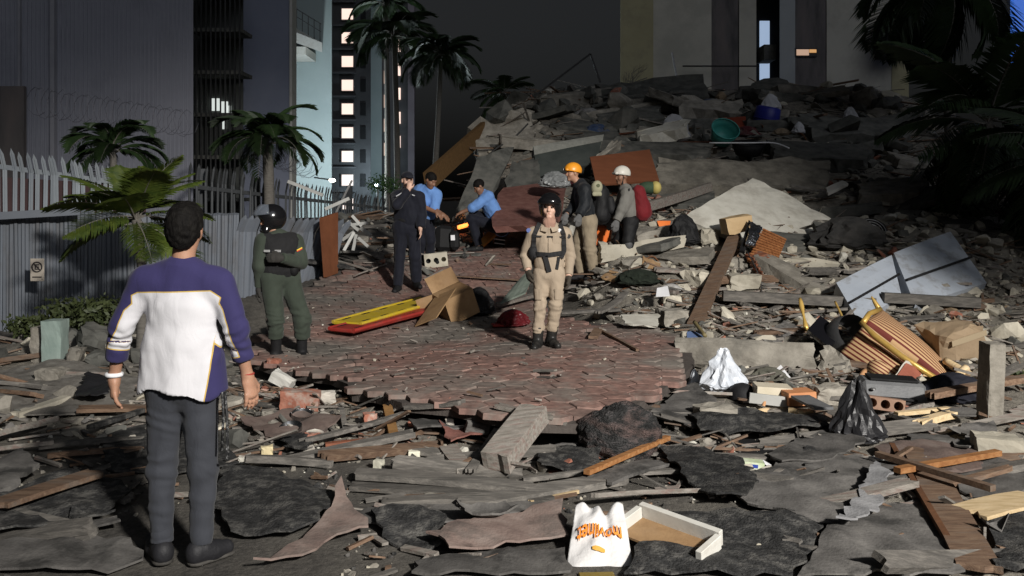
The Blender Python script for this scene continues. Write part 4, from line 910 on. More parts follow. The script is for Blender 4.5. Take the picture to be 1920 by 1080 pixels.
bd('long dark pole slanting at the right edge behind the pillar', (1600, 612, 12), (1935, 540, 12.5), .06, .06, wire_dark, 0, cat='pole')
bd('thin tilted stick in front of the fallen picket', (620, 420, 14), (660, 338, 14), .03, .03, metal_dull, 0, cat='pole')
for k, (a, b, lb) in enumerate((((540, 340, 14.2), (606, 366, 14.2), 'bent pale fence post lying over the pickets'), ((610, 392, 14.0), (655, 372, 14.0), 'grey tube crossing the bent fence post'), ((668, 420, 14.3), (695, 442, 14.2), 'white chair leg in the wreck of garden chairs'), ((642, 450, 14.2), (668, 432, 14.2), 'white slat in the wreck of garden chairs'))):
    bd(lb, a, b, .05, .05, M('white_slat', [(.38, .38, .36), (.46, .46, .44)], 5, .7, .1, 30), 0, cat='slat')
# fallen tile stack, steps etc. as rows of tiles
ts = thing('tile_stack', 'slipped stack of thin brown roof tiles beside the slanting lintel', 'tiles', at(1435, 520, 12.6))
for k in range(9):
    m = MB(); m.box(at(1418 + k * 3.2, 478 + 6.2 * k, 12.7 - .03 * k), (.24, .2, .028), rot(12, -14 + 3 * math.sin(k), 20 + 6 * math.sin(k * 2.1))); m.build('tile', wood_red, ts)
# --- concrete and masonry
slab('plaster_sheet', 'large pale plaster panel tilted on the middle of the heap', 'panel', [(1278, 408, 13.9), (1412, 333, 15.7), (1562, 410, 15.0), (1478, 482, 13.3)], .09, plaster, jag=.012, n=8, seed=3)
slab('concrete_beam', 'pale concrete beam in front of the white helmeted rescuer', 'beam', [(1127, 462, 12.9), (1285, 440, 13.2), (1285, 463, 13.15), (1127, 492, 12.85)], .22, concrete_pale, jag=.012, n=6, seed=4)
slab('concrete_lintel', 'grey lintel slanting down to the right of the wicker basket', 'lintel', [(1414, 478, 12.6), (1438, 472, 12.9), (1590, 552, 11.9), (1566, 572, 11.5)], .14, concrete, jag=.006, n=6, seed=5)
slab('concrete_block', 'pale rough block lying above the slanting lintel', 'block', [(1462, 478, 13.0), (1572, 492, 12.7), (1566, 518, 12.5), (1460, 500, 12.9)], .2, concrete_pale, jag=.02, n=5, seed=6)
slab('bent_concrete_strip', 'long bent grey strip of concrete standing on edge in the rubble', 'slab', [(1266, 634, 9.35), (1528, 642, 9.15), (1532, 694, 9.0), (1264, 682, 9.2)], .08, concrete, jag=.008, n=10, seed=7, wav=.10)
slab('broken_slab', 'broken grey slab with a pale torn edge right of the bent strip', 'slab', [(1548, 642, 9.3), (1596, 672, 9.0), (1578, 722, 8.75), (1530, 694, 9.0)], .12, concrete, jag=.02, n=5, seed=8)
slab('wall_slab', 'pale cracked wall slab at the upper left of the heap', 'slab', [(880, 232, 21.5), (1000, 205, 21.8), (1000, 268, 20.9), (900, 306, 20.4)], .25, concrete, jag=.05, n=6, seed=9)
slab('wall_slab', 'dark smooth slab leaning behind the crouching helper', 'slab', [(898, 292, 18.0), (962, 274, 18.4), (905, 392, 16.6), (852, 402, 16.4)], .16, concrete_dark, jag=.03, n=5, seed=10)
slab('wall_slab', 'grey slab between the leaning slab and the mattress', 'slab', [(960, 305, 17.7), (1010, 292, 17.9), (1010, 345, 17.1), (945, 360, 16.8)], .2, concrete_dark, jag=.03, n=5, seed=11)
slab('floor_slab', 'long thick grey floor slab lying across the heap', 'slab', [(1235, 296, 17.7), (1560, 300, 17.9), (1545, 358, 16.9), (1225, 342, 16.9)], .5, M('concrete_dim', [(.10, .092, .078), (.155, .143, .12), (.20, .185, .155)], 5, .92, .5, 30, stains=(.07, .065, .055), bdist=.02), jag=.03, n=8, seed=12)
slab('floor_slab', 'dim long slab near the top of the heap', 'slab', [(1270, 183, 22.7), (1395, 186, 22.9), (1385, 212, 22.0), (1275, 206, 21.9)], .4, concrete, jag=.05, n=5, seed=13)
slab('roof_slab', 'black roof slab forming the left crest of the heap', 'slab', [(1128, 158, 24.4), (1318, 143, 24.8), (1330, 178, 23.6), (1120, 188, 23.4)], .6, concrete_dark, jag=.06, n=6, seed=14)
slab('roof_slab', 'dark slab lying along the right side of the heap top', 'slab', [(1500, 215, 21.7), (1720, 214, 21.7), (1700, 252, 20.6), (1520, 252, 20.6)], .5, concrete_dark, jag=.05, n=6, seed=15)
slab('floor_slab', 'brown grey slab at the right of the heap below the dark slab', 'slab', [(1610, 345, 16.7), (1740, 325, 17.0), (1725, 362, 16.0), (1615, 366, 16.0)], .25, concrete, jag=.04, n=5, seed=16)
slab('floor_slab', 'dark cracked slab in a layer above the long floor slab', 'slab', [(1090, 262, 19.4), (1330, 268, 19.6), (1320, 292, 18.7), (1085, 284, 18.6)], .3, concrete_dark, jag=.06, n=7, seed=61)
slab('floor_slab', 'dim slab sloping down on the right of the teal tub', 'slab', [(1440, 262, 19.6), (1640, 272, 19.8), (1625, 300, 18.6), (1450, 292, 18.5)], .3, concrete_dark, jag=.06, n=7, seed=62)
slab('wall_slab', 'broken wall piece under the crest at the left of the heap', 'slab', [(1010, 222, 22.0), (1140, 214, 22.4), (1130, 246, 21.3), (1005, 256, 21.0)], .3, concrete, jag=.07, n=6, seed=63)
slab('wall_slab', 'tilted grey wall piece in the middle of the upper heap', 'slab', [(1120, 214, 22.2), (1235, 196, 22.6), (1240, 222, 21.6), (1130, 240, 21.2)], .25, concrete_dark, jag=.06, n=6, seed=64)
slab('paving_fragment', 'reddish paved slab tilted behind the crouching helper', 'slab', [(940, 352, 16.4), (1062, 338, 17.0), (1045, 420, 14.6), (925, 425, 14.3)], .1, felt_red, jag=.03, n=5, seed=17)
slab('wall_slab', 'pale torn slab edge on the upper heap', 'slab', [(1196, 246, 20.2), (1280, 222, 20.8), (1290, 238, 20.2), (1200, 256, 19.8)], .25, plaster, jag=.06, n=6, seed=18)
slab('wall_slab', 'slanting concrete piece beside the mattress', 'slab', [(1120, 290, 17.6), (1150, 262, 18.0), (1165, 266, 17.9), (1110, 305, 17.4)], .2, concrete, jag=.02, n=4, seed=19)
slab('white_board', 'pale broken plasterboard lying on the edge of the paving', 'board', [(1165, 590, 10.6), (1238, 588, 10.7), (1232, 612, 10.2), (1172, 606, 10.3)], .02, plaster, jag=.012, n=4, seed=20)
slab('white_board', 'bright white board piece at the right of the upper heap', 'board', [(1548, 352, 16.2), (1580, 338, 16.5), (1590, 344, 16.2), (1552, 362, 15.9)], .05, white_paint, jag=.01, n=3, seed=21)
bR = block
bk1 = block('brick_lump', 'lump of red brick and mortar beside the right hand of the man', 'brick', 561, 772, 72, 36, .16, brick_red, 6, 0, 4, 1, .05)
under(slab('mortar_crust', None, None, [(523, 731, 7.62), (597, 737, 7.62), (597, 744, 7.58), (524, 740, 7.58)], .05, mortar, jag=.006, n=4, seed=22), bk1)
block('brick_lump', 'small brick and mortar lump left of the rotten stub', 'brick', 692, 806, 24, 30, .09, brick_red, 20, 0, 0, 2, .06)
block('plaster_lump', 'white flat plaster lump on the brick heap near the paving', 'rubble', 528, 735, 44, 24, .10, white_paint, -10, 0, 28, 3, .07)
block('brick_lump', 'flat pink brick shard before the paving edge', 'brick', 776, 800, 22, 9, .07, brick_red, 0, 0, 0, 4, .1)
block('brick_lump', 'orange brick shard below the steel pans', 'brick', 585, 832, 30, 16, .08, brick_red, 10, 0, 0, 5, .1)
block('brick_lump', 'pink brick shard lying by the boots of the helmeted officer', 'brick', 512, 684, 24, 10, .10, brick_red, 0, 0, 0, 6, .12)
block('concrete_block', 'cracked pale concrete block near the right edge', 'block', 1878, 868, 82, 44, .22, concrete_pale, -14, 0, 0, 7, .07)
block('concrete_block', 'grey lump of masonry left of the drawer', 'block', 1342, 800, 74, 34, .2, concrete, 12, 0, 0, 8, .09)
block('foam_block', 'small yellowish block before the wide charred sheet', 'block', 499, 862, 22, 24, .06, M('foam', [(.5, .42, .24), (.58, .50, .32)], 9, .9, .3, 40), 15, 0, 0, 9, .08)
block('foam_block', 'small cream block on the dark plank', 'block', 776, 860, 22, 14, .05, M('cream', [(.55, .53, .42), (.62, .6, .5)], 9, .8, .2, 40), 10, 0, 0, 10, .06)
block('foam_block', 'small cream block left of the dark felt scrap', 'block', 710, 882, 18, 18, .05, MATS['cream'], -20, 0, 0, 11, .06)
block('concrete_lump', 'pale chunk lying on the long dark plank', 'rubble', 820, 940, 54, 16, .12, concrete, 8, 0, 0, 12, .1)
block('concrete_lump', 'flat pale chunk left of the chunk on the long plank', 'rubble', 755, 945, 56, 8, .10, concrete, -4, 0, 0, 13, .1)
block('concrete_lump', 'grey chunk above the drawer right of the bent strip', 'rubble', 1560, 760, 66, 32, .2, concrete, 10, 0, 0, 14, .1)
block('concrete_lump', 'rough grey chunk left of the steel pans', 'rubble', 500, 790, 22, 18, .08, concrete, 0, 0, 0, 15, .12)
block('concrete_lump', 'pale chunk by the right shoe of the man', 'rubble', 457, 870, 22, 12, .06, plaster, 0, 0, 0, 16, .12)
block('concrete_lump', 'pinkish chunk on the brick heap', 'rubble', 610, 762, 36, 24, .10, mortar, 20, 10, 0, 17, .1)
block('concrete_lump', 'grey tile chunk before the middle of the paving edge', 'rubble', 895, 818, 46, 22, .04, felt_grey, 20, 20, 10, 18, .06)
block('stone_lump', 'small pink stone lying before the paving edge', 'rubble', 843, 800, 16, 14, .06, mortar, 0, 0, 0, 19, .1)
block('concrete_lump', 'flat grey lump left of the pale broken plasterboard', 'rubble', 1262, 612, 50, 30, .3, concrete, 15, 0, 0, 20, .08)
block('concrete_lump', 'pale double block in the middle of the heap right of the diagonal timber', 'block', 1395, 545, 62, 28, .4, concrete_pale, 4, 0, 0, 21, .10)
block('concrete_lump', 'rough pale boulder left of the diagonal timber', 'rubble', 1318, 545, 60, 34, .4, concrete_pale, 30, 0, 0, 22, .16)
block('concrete_lump', 'pale lump left of the cardboard carton on the heap', 'rubble', 1330, 460, 34, 28, .3, concrete_pale, 10, 0, 0, 23, .16)
block('concrete_lump', 'grey lump under the cardboard carton on the heap', 'rubble', 1395, 455, 46, 24, .3, concrete, -10, 0, 0, 24, .16)
block('concrete_lump', 'white chunk beside the black bag on the heap', 'rubble', 1235, 440, 34, 22, .25, concrete_pale, 0, 0, 0, 25, .14)
block('concrete_lump', 'rough square block below the black basin on the heap', 'block', 1533, 300, 46, 30, .5, concrete_pale, 15, 0, 0, 26, .1)
block('wall_stub', 'pale green concrete stub standing by the hedge', 'pillar', 98, 686, 36, 84, .2, M('stub', [(.24, .31, .28), (.31, .38, .345)], 4, .85, .3, 30), 4, 0, 0, 27, .03, n=4)
block('wall_stub', 'dark concrete stub half behind the pale green one', 'pillar', 72, 680, 22, 66, .2, concrete, -8, 0, 0, 28, .05)
block('concrete_lump', 'triangular pale lump leaning by the green stub', 'rubble', 135, 690, 24, 34, .2, concrete, 10, 0, 20, 29, .15)
block('concrete_lump', 'rough grey boulder between the stub and the man', 'rubble', 165, 672, 50, 48, .3, concrete_dark, 25, 0, 10, 30, .16)
block('concrete_lump', 'dark flat boulder above the left wrist of the man', 'rubble', 188, 690, 56, 26, .3, concrete_dark, 5, 0, 0, 31, .14)
block('concrete_lump', 'pale grey lump at the foot of the stub', 'rubble', 90, 720, 44, 26, .25, concrete, 0, 0, 0, 32, .14)
block('concrete_post', 'pale concrete post standing at the right edge of the rubble', 'post', 1864, 795, 32, 150, .16, concrete, 4, 0, 2, 33, .04, n=5)
block('concrete_lump', 'flat capping stone on the pale concrete post', 'rubble', 1879, 664, 32, 14, .22, concrete, 10, 0, 0, 34, .06)
bpy.context.view_layer.update()
# hollow blocks with real cores
def hollow(name, label, c, size, mt, R, nh=3, rad=.32):
    """block whose front shows round core holes"""
    w, d, h = size; m = MB(); n = 10; cw = w / nh; r = min(cw, h) * rad
    for k in range(nh):
        x0 = -w / 2 + cw * k; cx = x0 + cw / 2; ring = []; sq = []
        for i in range(n * 4):
            a = 2 * math.pi * i / (n * 4) + math.pi / 4; ring.append((cx + r * math.cos(a), r * math.sin(a)))
            t = max(abs(math.cos(a)), abs(math.sin(a))); sq.append((cx + cw / 2 * math.cos(a) / t, h / 2 * math.sin(a) / t))
        N_ = n * 4; V = [(x, -d / 2, z) for x, z in sq] + [(x, -d / 2, z) for x, z in ring] + [(x, d / 2 - .02, z) for x, z in ring]
        Fc = [(i, (i + 1) % N_, N_ + (i + 1) % N_, N_ + i) for i in range(N_)] + [(N_ + i, N_ + (i + 1) % N_, 2 * N_ + (i + 1) % N_, 2 * N_ + i) for i in range(N_)] + [tuple(range(2 * N_, 3 * N_))]
        m.add((np.array(V) @ R.T) + np.array(c), Fc, 0)
    V, Fc = box_vf(size); Fc = [f for k, f in enumerate(Fc) if k != 2]; m.add(V @ R.T + np.array(c), Fc, 0); return m.build(name, mt)
p = on(816, 503); tag(hollow('hollow_block', 'grey hollow concrete block with three holes lying on the paving', p + Vector((0, .1, .125)), (.36, .2, .22), concrete_pale, rot(0, -6, 8)), 'hollow block with three holes lying on the paving behind the navy officer', 'block')
p = on(1665, 785); tag(hollow('hollow_brick', 'x', p + Vector((0, .1, .10)), (.30, .2, .10), M('clay', [(.2, .12, .085), (.27, .17, .12)], 8, .9, .4, 40), rot(-8, 6, -12), 3, .36), 'dull clay brick with round holes right of the black refuse bag', 'brick')
# charred roll of roofing felt
def charred(label, px, py, wpx, hpx, depth, seed):
    p = on(px, py); s = p.y / F; bm = bmesh.new(); bmesh.ops.create_icosphere(bm, subdivisions=5, radius=1)
    for v in bm.verts:
        q = v.co.copy(); n1 = mnoise.fractal(q * 1.6 + Vector((seed, 0, 0)), .8, 2.1, 4); n2 = mnoise.noise(Vector((q.x * 3, q.y * 3, q.z * 14)) + Vector((seed, 3, 1))); k = 1 + .16 * n1 + .045 * n2 + .04 * mnoise.noise(q * 17)
        q.z = max(q.z, -.55) * (1.0 if q.z > 0 else .8); q = q * k; q.x *= 1 + .12 * math.sin(q.z * 4)
        if q.z < 0: q.y += .25 * q.z * q.z
        v.co = (q.x * wpx * s / 2, q.y * depth / 2, q.z * hpx * s / 1.75)
    bm.verts.index_update(); V = np.array([v.co[:] for v in bm.verts]); Fc = [[v.index for v in f.verts] for f in bm.faces]; bm.free()
    V = V + np.array(p) + (0, depth * .35, -V[:, 2].min())
    return tag(obj('charred_roll', V, Fc, felt_char, None, True), label, 'roofing roll')
felt_char = M('felt_char', [(.014, .014, .014), (.04, .04, .04), (.11, .10, .10)], 12, .7, 1.0, 60, detail=9, stretch=(1, 1, 2.2), bdist=.04, stains=(.17, .105, .09), ssc=3, samt=.6, spec=.35)
charred('big charred bulging roll of felt before the paving edge', 1165, 868, 160, 118, .42, 3.0)
# black folded panel
slab('folded_panel', 'black folded cushion panel lying right of the charred roll', 'panel', [(1290, 832, 6.75), (1462, 816, 6.95), (1440, 868, 6.2), (1276, 868, 6.2)], .07, black_matte, jag=.01, n=5, seed=31, wav=.02)
slab('folded_panel', 'rough stone coloured felt flap under the black folded panel', 'panel', [(1440, 838, 6.7), (1500, 842, 6.6), (1490, 884, 6.05), (1436, 872, 6.15)], .015, felt_grey, jag=.015, n=4, seed=32, wav=.03)
# many middle-sized lumps of the heap: alike, told apart by nothing
def lumps(label, group, n, reg, size, mts, seed):
    r = np.random.default_rng(seed); k = 0
    while k < n:
        q = reg(r)
        if q is None: continue
        x, y = q; s = r.uniform(*size); ci = int(r.integers(0, len(CHUNKS))); V, Fc = CHUNKS[ci]; sc = np.array((r.uniform(.8, 1.5), r.uniform(.7, 1.2), r.uniform(.4, .85))) * s; V = (V * sc) @ rot(*(r.normal(size=3) * (16, 16, 180))).T
        o = obj('concrete_lump', V + (x, y, top(x, y) - V[:, 2].min() - .12 * s), Fc, mts[int(r.integers(0, len(mts)))]); tag(o, label, 'rubble', group); k += 1
lumps('angular pale concrete lump among the rubble right of the woman', 'concrete lumps right of the woman', 36, rg_mound(9, 13.5, .6), (.14, .32), [concrete_pale, concrete, concrete_pale], 41)
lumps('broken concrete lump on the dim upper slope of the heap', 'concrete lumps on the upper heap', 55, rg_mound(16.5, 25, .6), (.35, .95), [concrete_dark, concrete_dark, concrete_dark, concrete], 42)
lumps('fist sized grey lump on the bank beside the low fence', 'lumps on the fence bank', 18, rg_left, (.14, .3), [concrete, concrete_dark], 43)
def splint(label, group, n, reg, L, seed, mts):
    r = np.random.default_rng(seed); k = 0
    while k < n:
        q = reg(r)
        if q is None: continue
        x, y = q; l = r.uniform(*L); a = r.normal() * .38 + (math.pi if r.random() < .5 else 0); d = np.array((math.cos(a), math.sin(a), r.normal() * .12)) * l / 2; c = np.array((x, y, top(x, y) + .05)); V, Fc = bar_vf(c - d, c + d, r.uniform(.05, .14), r.uniform(.02, .05), (r.normal() * .25, r.normal() * .25, 1), 0, .06)
        tag(obj('broken_board', V, Fc, mts[int(r.integers(0, len(mts)))]), label, 'plank', group); k += 1
splint('broken dusty board among the rubble right of the woman', 'boards in the rubble right of the woman', 46, rg_mound(8.4, 12.6, .5), (.4, 1.3), 51, [timber, wood_grey, wood_brown, wood_grey])
splint('broken dark board on the upper slope of the heap', 'boards on the upper heap', 34, rg_mound(16, 25, .6), (.8, 2.6), 52, [wood_grey, wood_brown, wood_red])
splint('splintered board lying on the near ground', 'boards on the near ground', 44, rg_ground, (.45, 1.5), 53, [wood_grey, wood_grey, wood_brown, timber, wood_grey])
splint('dark board in the wreckage behind the navy officer', 'boards behind the navy officer', 14, rg_back, (.7, 2.0), 54, [wood_grey, wood_brown, felt_dark])

# bigger broken slabs and beams lying in layers on the heap
def big_pieces(n, reg, seed):
    r = np.random.default_rng(seed); k = 0
    while k < n:
        q = reg(r)
        if q is None: continue
        x, y = q; kk = y / 18; beam = r.random() < .35
        size = (r.uniform(1.4, 2.8) * kk, .26 * kk, .24 * kk) if beam else (r.uniform(.9, 2.2) * kk, r.uniform(.6, 1.2) * kk, r.uniform(.12, .22) * kk)
        V, Fc = cracked_box(size, int(seed * 100 + k), .10, 4); V = V @ rot(r.normal() * 9 + (14 if not beam else 0), r.normal() * 9, r.normal() * 22).T
        o = obj('broken_beam' if beam else 'broken_floor_piece', V + (x, y, top(x, y) + size[2] * .35 - .02), Fc, [concrete, concrete_dark, concrete_dark][int(r.integers(0, 3))]); tag(o, 'broken piece of floor on the heap', 'beam' if beam else 'slab', 'slabs and beams in the heap', 'thing'); k += 1
big_pieces(26, rg_mound(15.5, 24.5, .6), 71)
big_pieces(9, rg_mound(12.5, 15, .7), 72)
# small torn scraps of felt: alike, told apart by nothing
rsc = random.Random(77); k = 0
while k < 10:
    px, py = rsc.uniform(20, 1900), rsc.uniform(790, 1060)
    if 230 < px < 470 or (1040 < px < 1310 and py > 930): continue
    w, h = rsc.uniform(25, 70), rsc.uniform(9, 22); n = rsc.randrange(5, 8); a0 = rsc.uniform(0, 6.28)
    o = sheet('felt_scrap', 'small torn scrap of felt on the near ground', [(px + w * math.cos(a0 - 6.28 * i / n) * rsc.uniform(.7, 1.1), py + h * math.sin(a0 - 6.28 * i / n) * rsc.uniform(.7, 1.1)) for i in range(n)], rsc.choice([felt_grey, felt_dark, felt_grey, felt_brown]), rsc.uniform(.03, .09), .012, .06, .03, rsc.uniform(0, .08), .012, 100 + k)
    o['group'] = 'felt scraps on the near ground'; k += 1
# bent steel rods and cables hanging out of the heap
def rod(label, cat, pts, r, mt, group=None):
    P_ = [Vector(p) for p in pts]; Q_ = []
    for i in range(len(P_) - 1):
        p0, p1, p2, p3 = P_[max(i - 1, 0)], P_[i], P_[i + 1], P_[min(i + 2, len(P_) - 1)]
        for t in (0, .25, .5, .75): Q_.append(.5 * ((2 * p1) + (p2 - p0) * t + (2 * p0 - 5 * p1 + 4 * p2 - p3) * t * t + (3 * p1 - p0 - 3 * p2 + p3) * t ** 3))
    Q_.append(P_[-1]); V, Fc = tube_vf(Q_, r, 6); return tag(obj('steel_rod' if cat == 'rod' else 'cable', V, Fc, mt, None, True), label, cat, group)
rr_ = random.Random(9)
for k in range(16):
    px, py = rr_.uniform(1080, 1640), rr_.uniform(240, 560); q = on(px, py); d = Vector((rr_.uniform(-1, 1), rr_.uniform(-.5, .2), rr_.uniform(.1, .7))); l = rr_.uniform(.3, .9) * q.y / 14
    rod('thin bent steel rod sticking out of the heap', 'rod', [q - d * .1, q + d * l * .4 + Vector((0, 0, .05)), q + d * l * .8 + Vector((rr_.uniform(-.2, .2), 0, -.05)), q + d * l + Vector((rr_.uniform(-.2, .2), 0, -.25 * l))], .009 * q.y / 12, rust, 'bent steel rods in the heap')
rod('white cable looped over the black basin on the upper heap', 'cable', [at(1330, 268, 19.2), at(1400, 268, 19.0), at(1450, 268, 19.0), at(1480, 278, 18.8)], .016, paper)
rod('dark cable hanging down the pale cracked wall slab', 'cable', [at(990, 232, 20.6), at(960, 262, 20.2), at(935, 275, 19.8), at(905, 300, 19.0)], .018, wire_dark)
rod('thin wire curling over the slanting lintel', 'cable', [at(1400, 470, 12.6), at(1418, 505, 12.2), at(1428, 540, 11.8), at(1424, 570, 11.3)], .008, wire_dark)
# ------------------------------------------------------------------ household things in the rubble
def P(px, py, dz=0.0): return on(px, py) + Vector((0, 0, dz))
def openbox(m, c, size, R, th, mi=0, flaps=0.0, flap_ang=(40, 70, 30, 60)):
    """box open at the top, walls th thick, with flaps"""
    w, d, h = size; R = np.array(R); c = np.array(c)
    def bx(cc, s, R2=None): m.box(c + R @ np.array(cc), s, R if R2 is None else R @ R2, mi)
    bx((0, 0, th / 2), (w, d, th)); bx((-w / 2 + th / 2, 0, h / 2 + th / 2), (th, d, h - th)); bx((w / 2 - th / 2, 0, h / 2 + th / 2), (th, d, h - th)); bx((0, -d / 2 + th / 2, h / 2 + th / 2), (w - 2 * th, th, h - th)); bx((0, d / 2 - th / 2, h / 2 + th / 2), (w - 2 * th, th, h - th))
    if flaps:
        for k, (px, py, ax) in enumerate(((-w / 2, 0, 'x'), (w / 2, 0, 'x'), (0, -d / 2, 'y'), (0, d / 2, 'y'))):
            a = math.radians(flap_ang[k]); s = -1 if k % 2 == 0 else 1
            dv = np.array((s * math.cos(a), 0, math.sin(a))) if ax == 'x' else np.array((0, s * math.cos(a), math.sin(a)))
            a0 = np.array((px, py, h + .004)); b0 = a0 + dv * flaps; sv = np.array((0, 1, 0)) if ax == 'x' else np.array((1, 0, 0)); wd = (d if ax == 'x' else w) * .97
            V, Fc = bar_vf(a0, b0, wd, th, np.cross(sv, dv)); m.add(V @ R.T + c, Fc, mi)
def crumple(name, label, cat, c, size, mt, seed, spikes=.5, sub=4, squash=.35, parent=None, fold=7.0):
    """crumpled bag or cloth: icosphere with sharp folds, flat foot, peaked top"""
    bm = bmesh.new(); bmesh.ops.create_icosphere(bm, subdivisions=sub, radius=1); sx, sy, sz = size
    for v in bm.verts:
        q = v.co.copy(); n = 1 - abs(mnoise.noise(q * 1.9 + Vector((seed, 0, 0)))) * 1.5; n2 = abs(mnoise.noise(q * fold * .6 + Vector((0, seed, 0)))); k = .75 + .3 * n - .22 * n2
        up = max(q.z, 0); a = math.atan2(q.y, q.x); k *= 1 - up * spikes * (.7 + .3 * math.sin(3 * a + seed)); z = q.z * (1 + .35 * spikes * up)
        v.co = (q.x * k * sx / 2 * (1 + .2 * max(-q.z, 0)), q.y * k * sy / 2 * (1 + .2 * max(-q.z, 0)), (z if z > 0 else z * squash) * sz * .75 * (.8 + .2 * k))
    bm.verts.index_update(); V = np.array([v.co[:] for v in bm.verts]); Fc = [[v.index for v in f.verts] for f in bm.faces]; bm.free(); V[:, 2] -= V[:, 2].min()
    o = obj(name, V + np.array(c), Fc, mt, parent); return tag(o, label, cat) if label else o
# --- white carrier bag with printed name, small yellow box under it
bagm = M('carrier_bag', [(.56, .55, .545), (.62, .61, .605)], 3, .45, .6, 11, var=0, bdist=.03, spec=.4)
bag = thing('carrier_bag', 'white plastic carrier bag with orange lettering at the bottom of the picture', 'bag', on(1125, 1070))
def bag_pt(u, v):
    """u 0..1 left to right, v 0..1 bottom to top of the bag as it lies, mouth away from the camera"""
    xl = 1060 + 20 * v; xr = 1190 - 22 * v; px = xl + (xr - xl) * u; yb = 1076; yt = 945
    notch = 24 * math.exp(-((u - .62) / .10) ** 2) if True else 0
    py = yb + (yt - yb + notch + 14 * math.exp(-((u - .3) / .1) ** 2) * .4) * v; Yb = 4.42; Yt = 4.74
    Y = Yb + (Yt - Yb) * (v ** .95); g = at(px, py, Y); puff = .055 * math.sin(math.pi * min(max(u, 0), 1)) * math.sin(math.pi * min(max(v, .0), 1)) ** .6; fold = .007 * math.sin(u * 17 + v * 5) * v + .006 * math.sin(u * 9 - v * 13 + 1)
    return np.array(g) + np.array((0, -.02, 1)) * (puff + fold)
def grid_sheet(f, nu, nv, th):
    V = [f(i / nu, j / nv) for j in range(nv + 1) for i in range(nu + 1)]; K = len(V); Fc = []
    back = [p + np.array((0, .6, -.8)) * th for p in V]; idx = lambda i, j: j * (nu + 1) + i
    for j in range(nv):
        for i in range(nu): Fc.append((idx(i, j), idx(i + 1, j), idx(i + 1, j + 1), idx(i, j + 1))); Fc.append((K + idx(i, j), K + idx(i, j + 1), K + idx(i + 1, j + 1), K + idx(i + 1, j)))
    for i in range(nu): Fc.append((idx(i, 0), K + idx(i, 0), K + idx(i + 1, 0), idx(i + 1, 0))); Fc.append((idx(i, nv), idx(i + 1, nv), K + idx(i + 1, nv), K + idx(i, nv)))
    for j in range(nv): Fc.append((idx(0, j), idx(0, j + 1), K + idx(0, j + 1), K + idx(0, j))); Fc.append((idx(nu, j), K + idx(nu, j), K + idx(nu, j + 1), idx(nu, j + 1)))
    return V + back, Fc
V, Fc = grid_sheet(bag_pt, 40, 40, .06); obj('bag_body', V, Fc, bagm, bag, True)
ink_o = M('orange_ink', [(.80, .24, .03)], 3, .5, 0, var=0)
def text_mesh(txt, size, ext=.0):
    cu = bpy.data.curves.new('lettering', 'FONT'); cu.body = txt; cu.size = size; cu.align_x = 'CENTER'; cu.align_y = 'CENTER'; cu.offset = size * .018
    o = bpy.data.objects.new('tmp', cu); COL.objects.link(o); dg = bpy.context.evaluated_depsgraph_get(); me = bpy.data.meshes.new_from_object(o.evaluated_get(dg)); bpy.data.objects.remove(o)
    V = np.array([v.co[:] for v in me.vertices]); Fc = [list(p.vertices) for p in me.polygons]; bpy.data.meshes.remove(me); return V, Fc
tv, tf = text_mesh('movilnet', 1.0)
w_ = tv[:, 0].max() - tv[:, 0].min()
def subdiv_tris(V, Fc, f):
    bm = bmesh.new(); vs = [bm.verts.new(v) for v in V]
    for q in Fc:
        try: bm.faces.new([vs[i] for i in q])
        except ValueError: pass
    bmesh.ops.triangulate(bm, faces=bm.faces[:]); bmesh.ops.subdivide_edges(bm, edges=[e for e in bm.edges if e.calc_length() > f], cuts=2); bmesh.ops.triangulate(bm, faces=bm.faces[:])
    bm.verts.index_update(); V2 = np.array([v.co[:] for v in bm.verts]); F2 = [[v.index for v in q.verts] for q in bm.faces]; bm.free(); return V2, F2
tv, tf = subdiv_tris(tv, tf, .25)
# the bag lies mouth up-slope, so its print reads upside down
L_ = [bag_pt(.5 - (x / w_) * .76, .48 - y * .32) + np.array((0, -.010, .012)) for x, y, z in tv]; obj('lettering', L_, [f[::-1] for f in tf], ink_o, bag)
sm = [bag_pt(.48 + u * .2, .22 + v * .05) + np.array((0, -.006, .008)) for v in (0, .6) for u in (-.5, -.25, 0, .25, .5)]; sm = [p for p in sm]
obj('printed_mark', [bag_pt(.38 + .05 * k, .215 - .018 * (1 if 0 < k < 4 else 0)) + np.array((0, -.006, .008)) for k in range(5)] + [bag_pt(.38 + .05 * k, .25) + np.array((0, -.006, .008)) for k in range(5)], [(k, k + 1, k + 6, k + 5) for k in range(4)], M('ochre_ink', [(.55, .30, .05)], 3, .5, 0, var=0), bag)
yb = MB(); yb.box(at(1120, 1082, 4.3) + Vector((0, 0, -.02)), (.17, .10, .05), rot(0, 0, 3), 0, .004); tag(yb.build('small_box', M('mustard', [(.17, .12, .02), (.22, .155, .03)], 4, .5, .1, 30, var=0)), 'small mustard yellow box under the mouth of the carrier bag', 'box')
# --- drawer tray of cardboard with white rim, right of the bag
dr = thing('drawer', 'upturned cardboard tray with a white wooden rim beside the carrier bag', 'drawer', on(1230, 1050))
c = np.array(P(1252, 1040, .075)); R = rot(10, 4, -42); m = MB(); m.box(c, (.44, .20, .012), R); m.build('bottom_panel', card, dr)
for (cc, s) in (((0, .115, .035), (.48, .035, .085)), ((.235, 0, .03), (.035, .19, .075)), ((-.235, 0, .03), (.035, .19, .075))):
    m = MB(); m.box(c + R @ np.array(cc), s, R, 0, .003); m.build('rim', white_paint, dr)
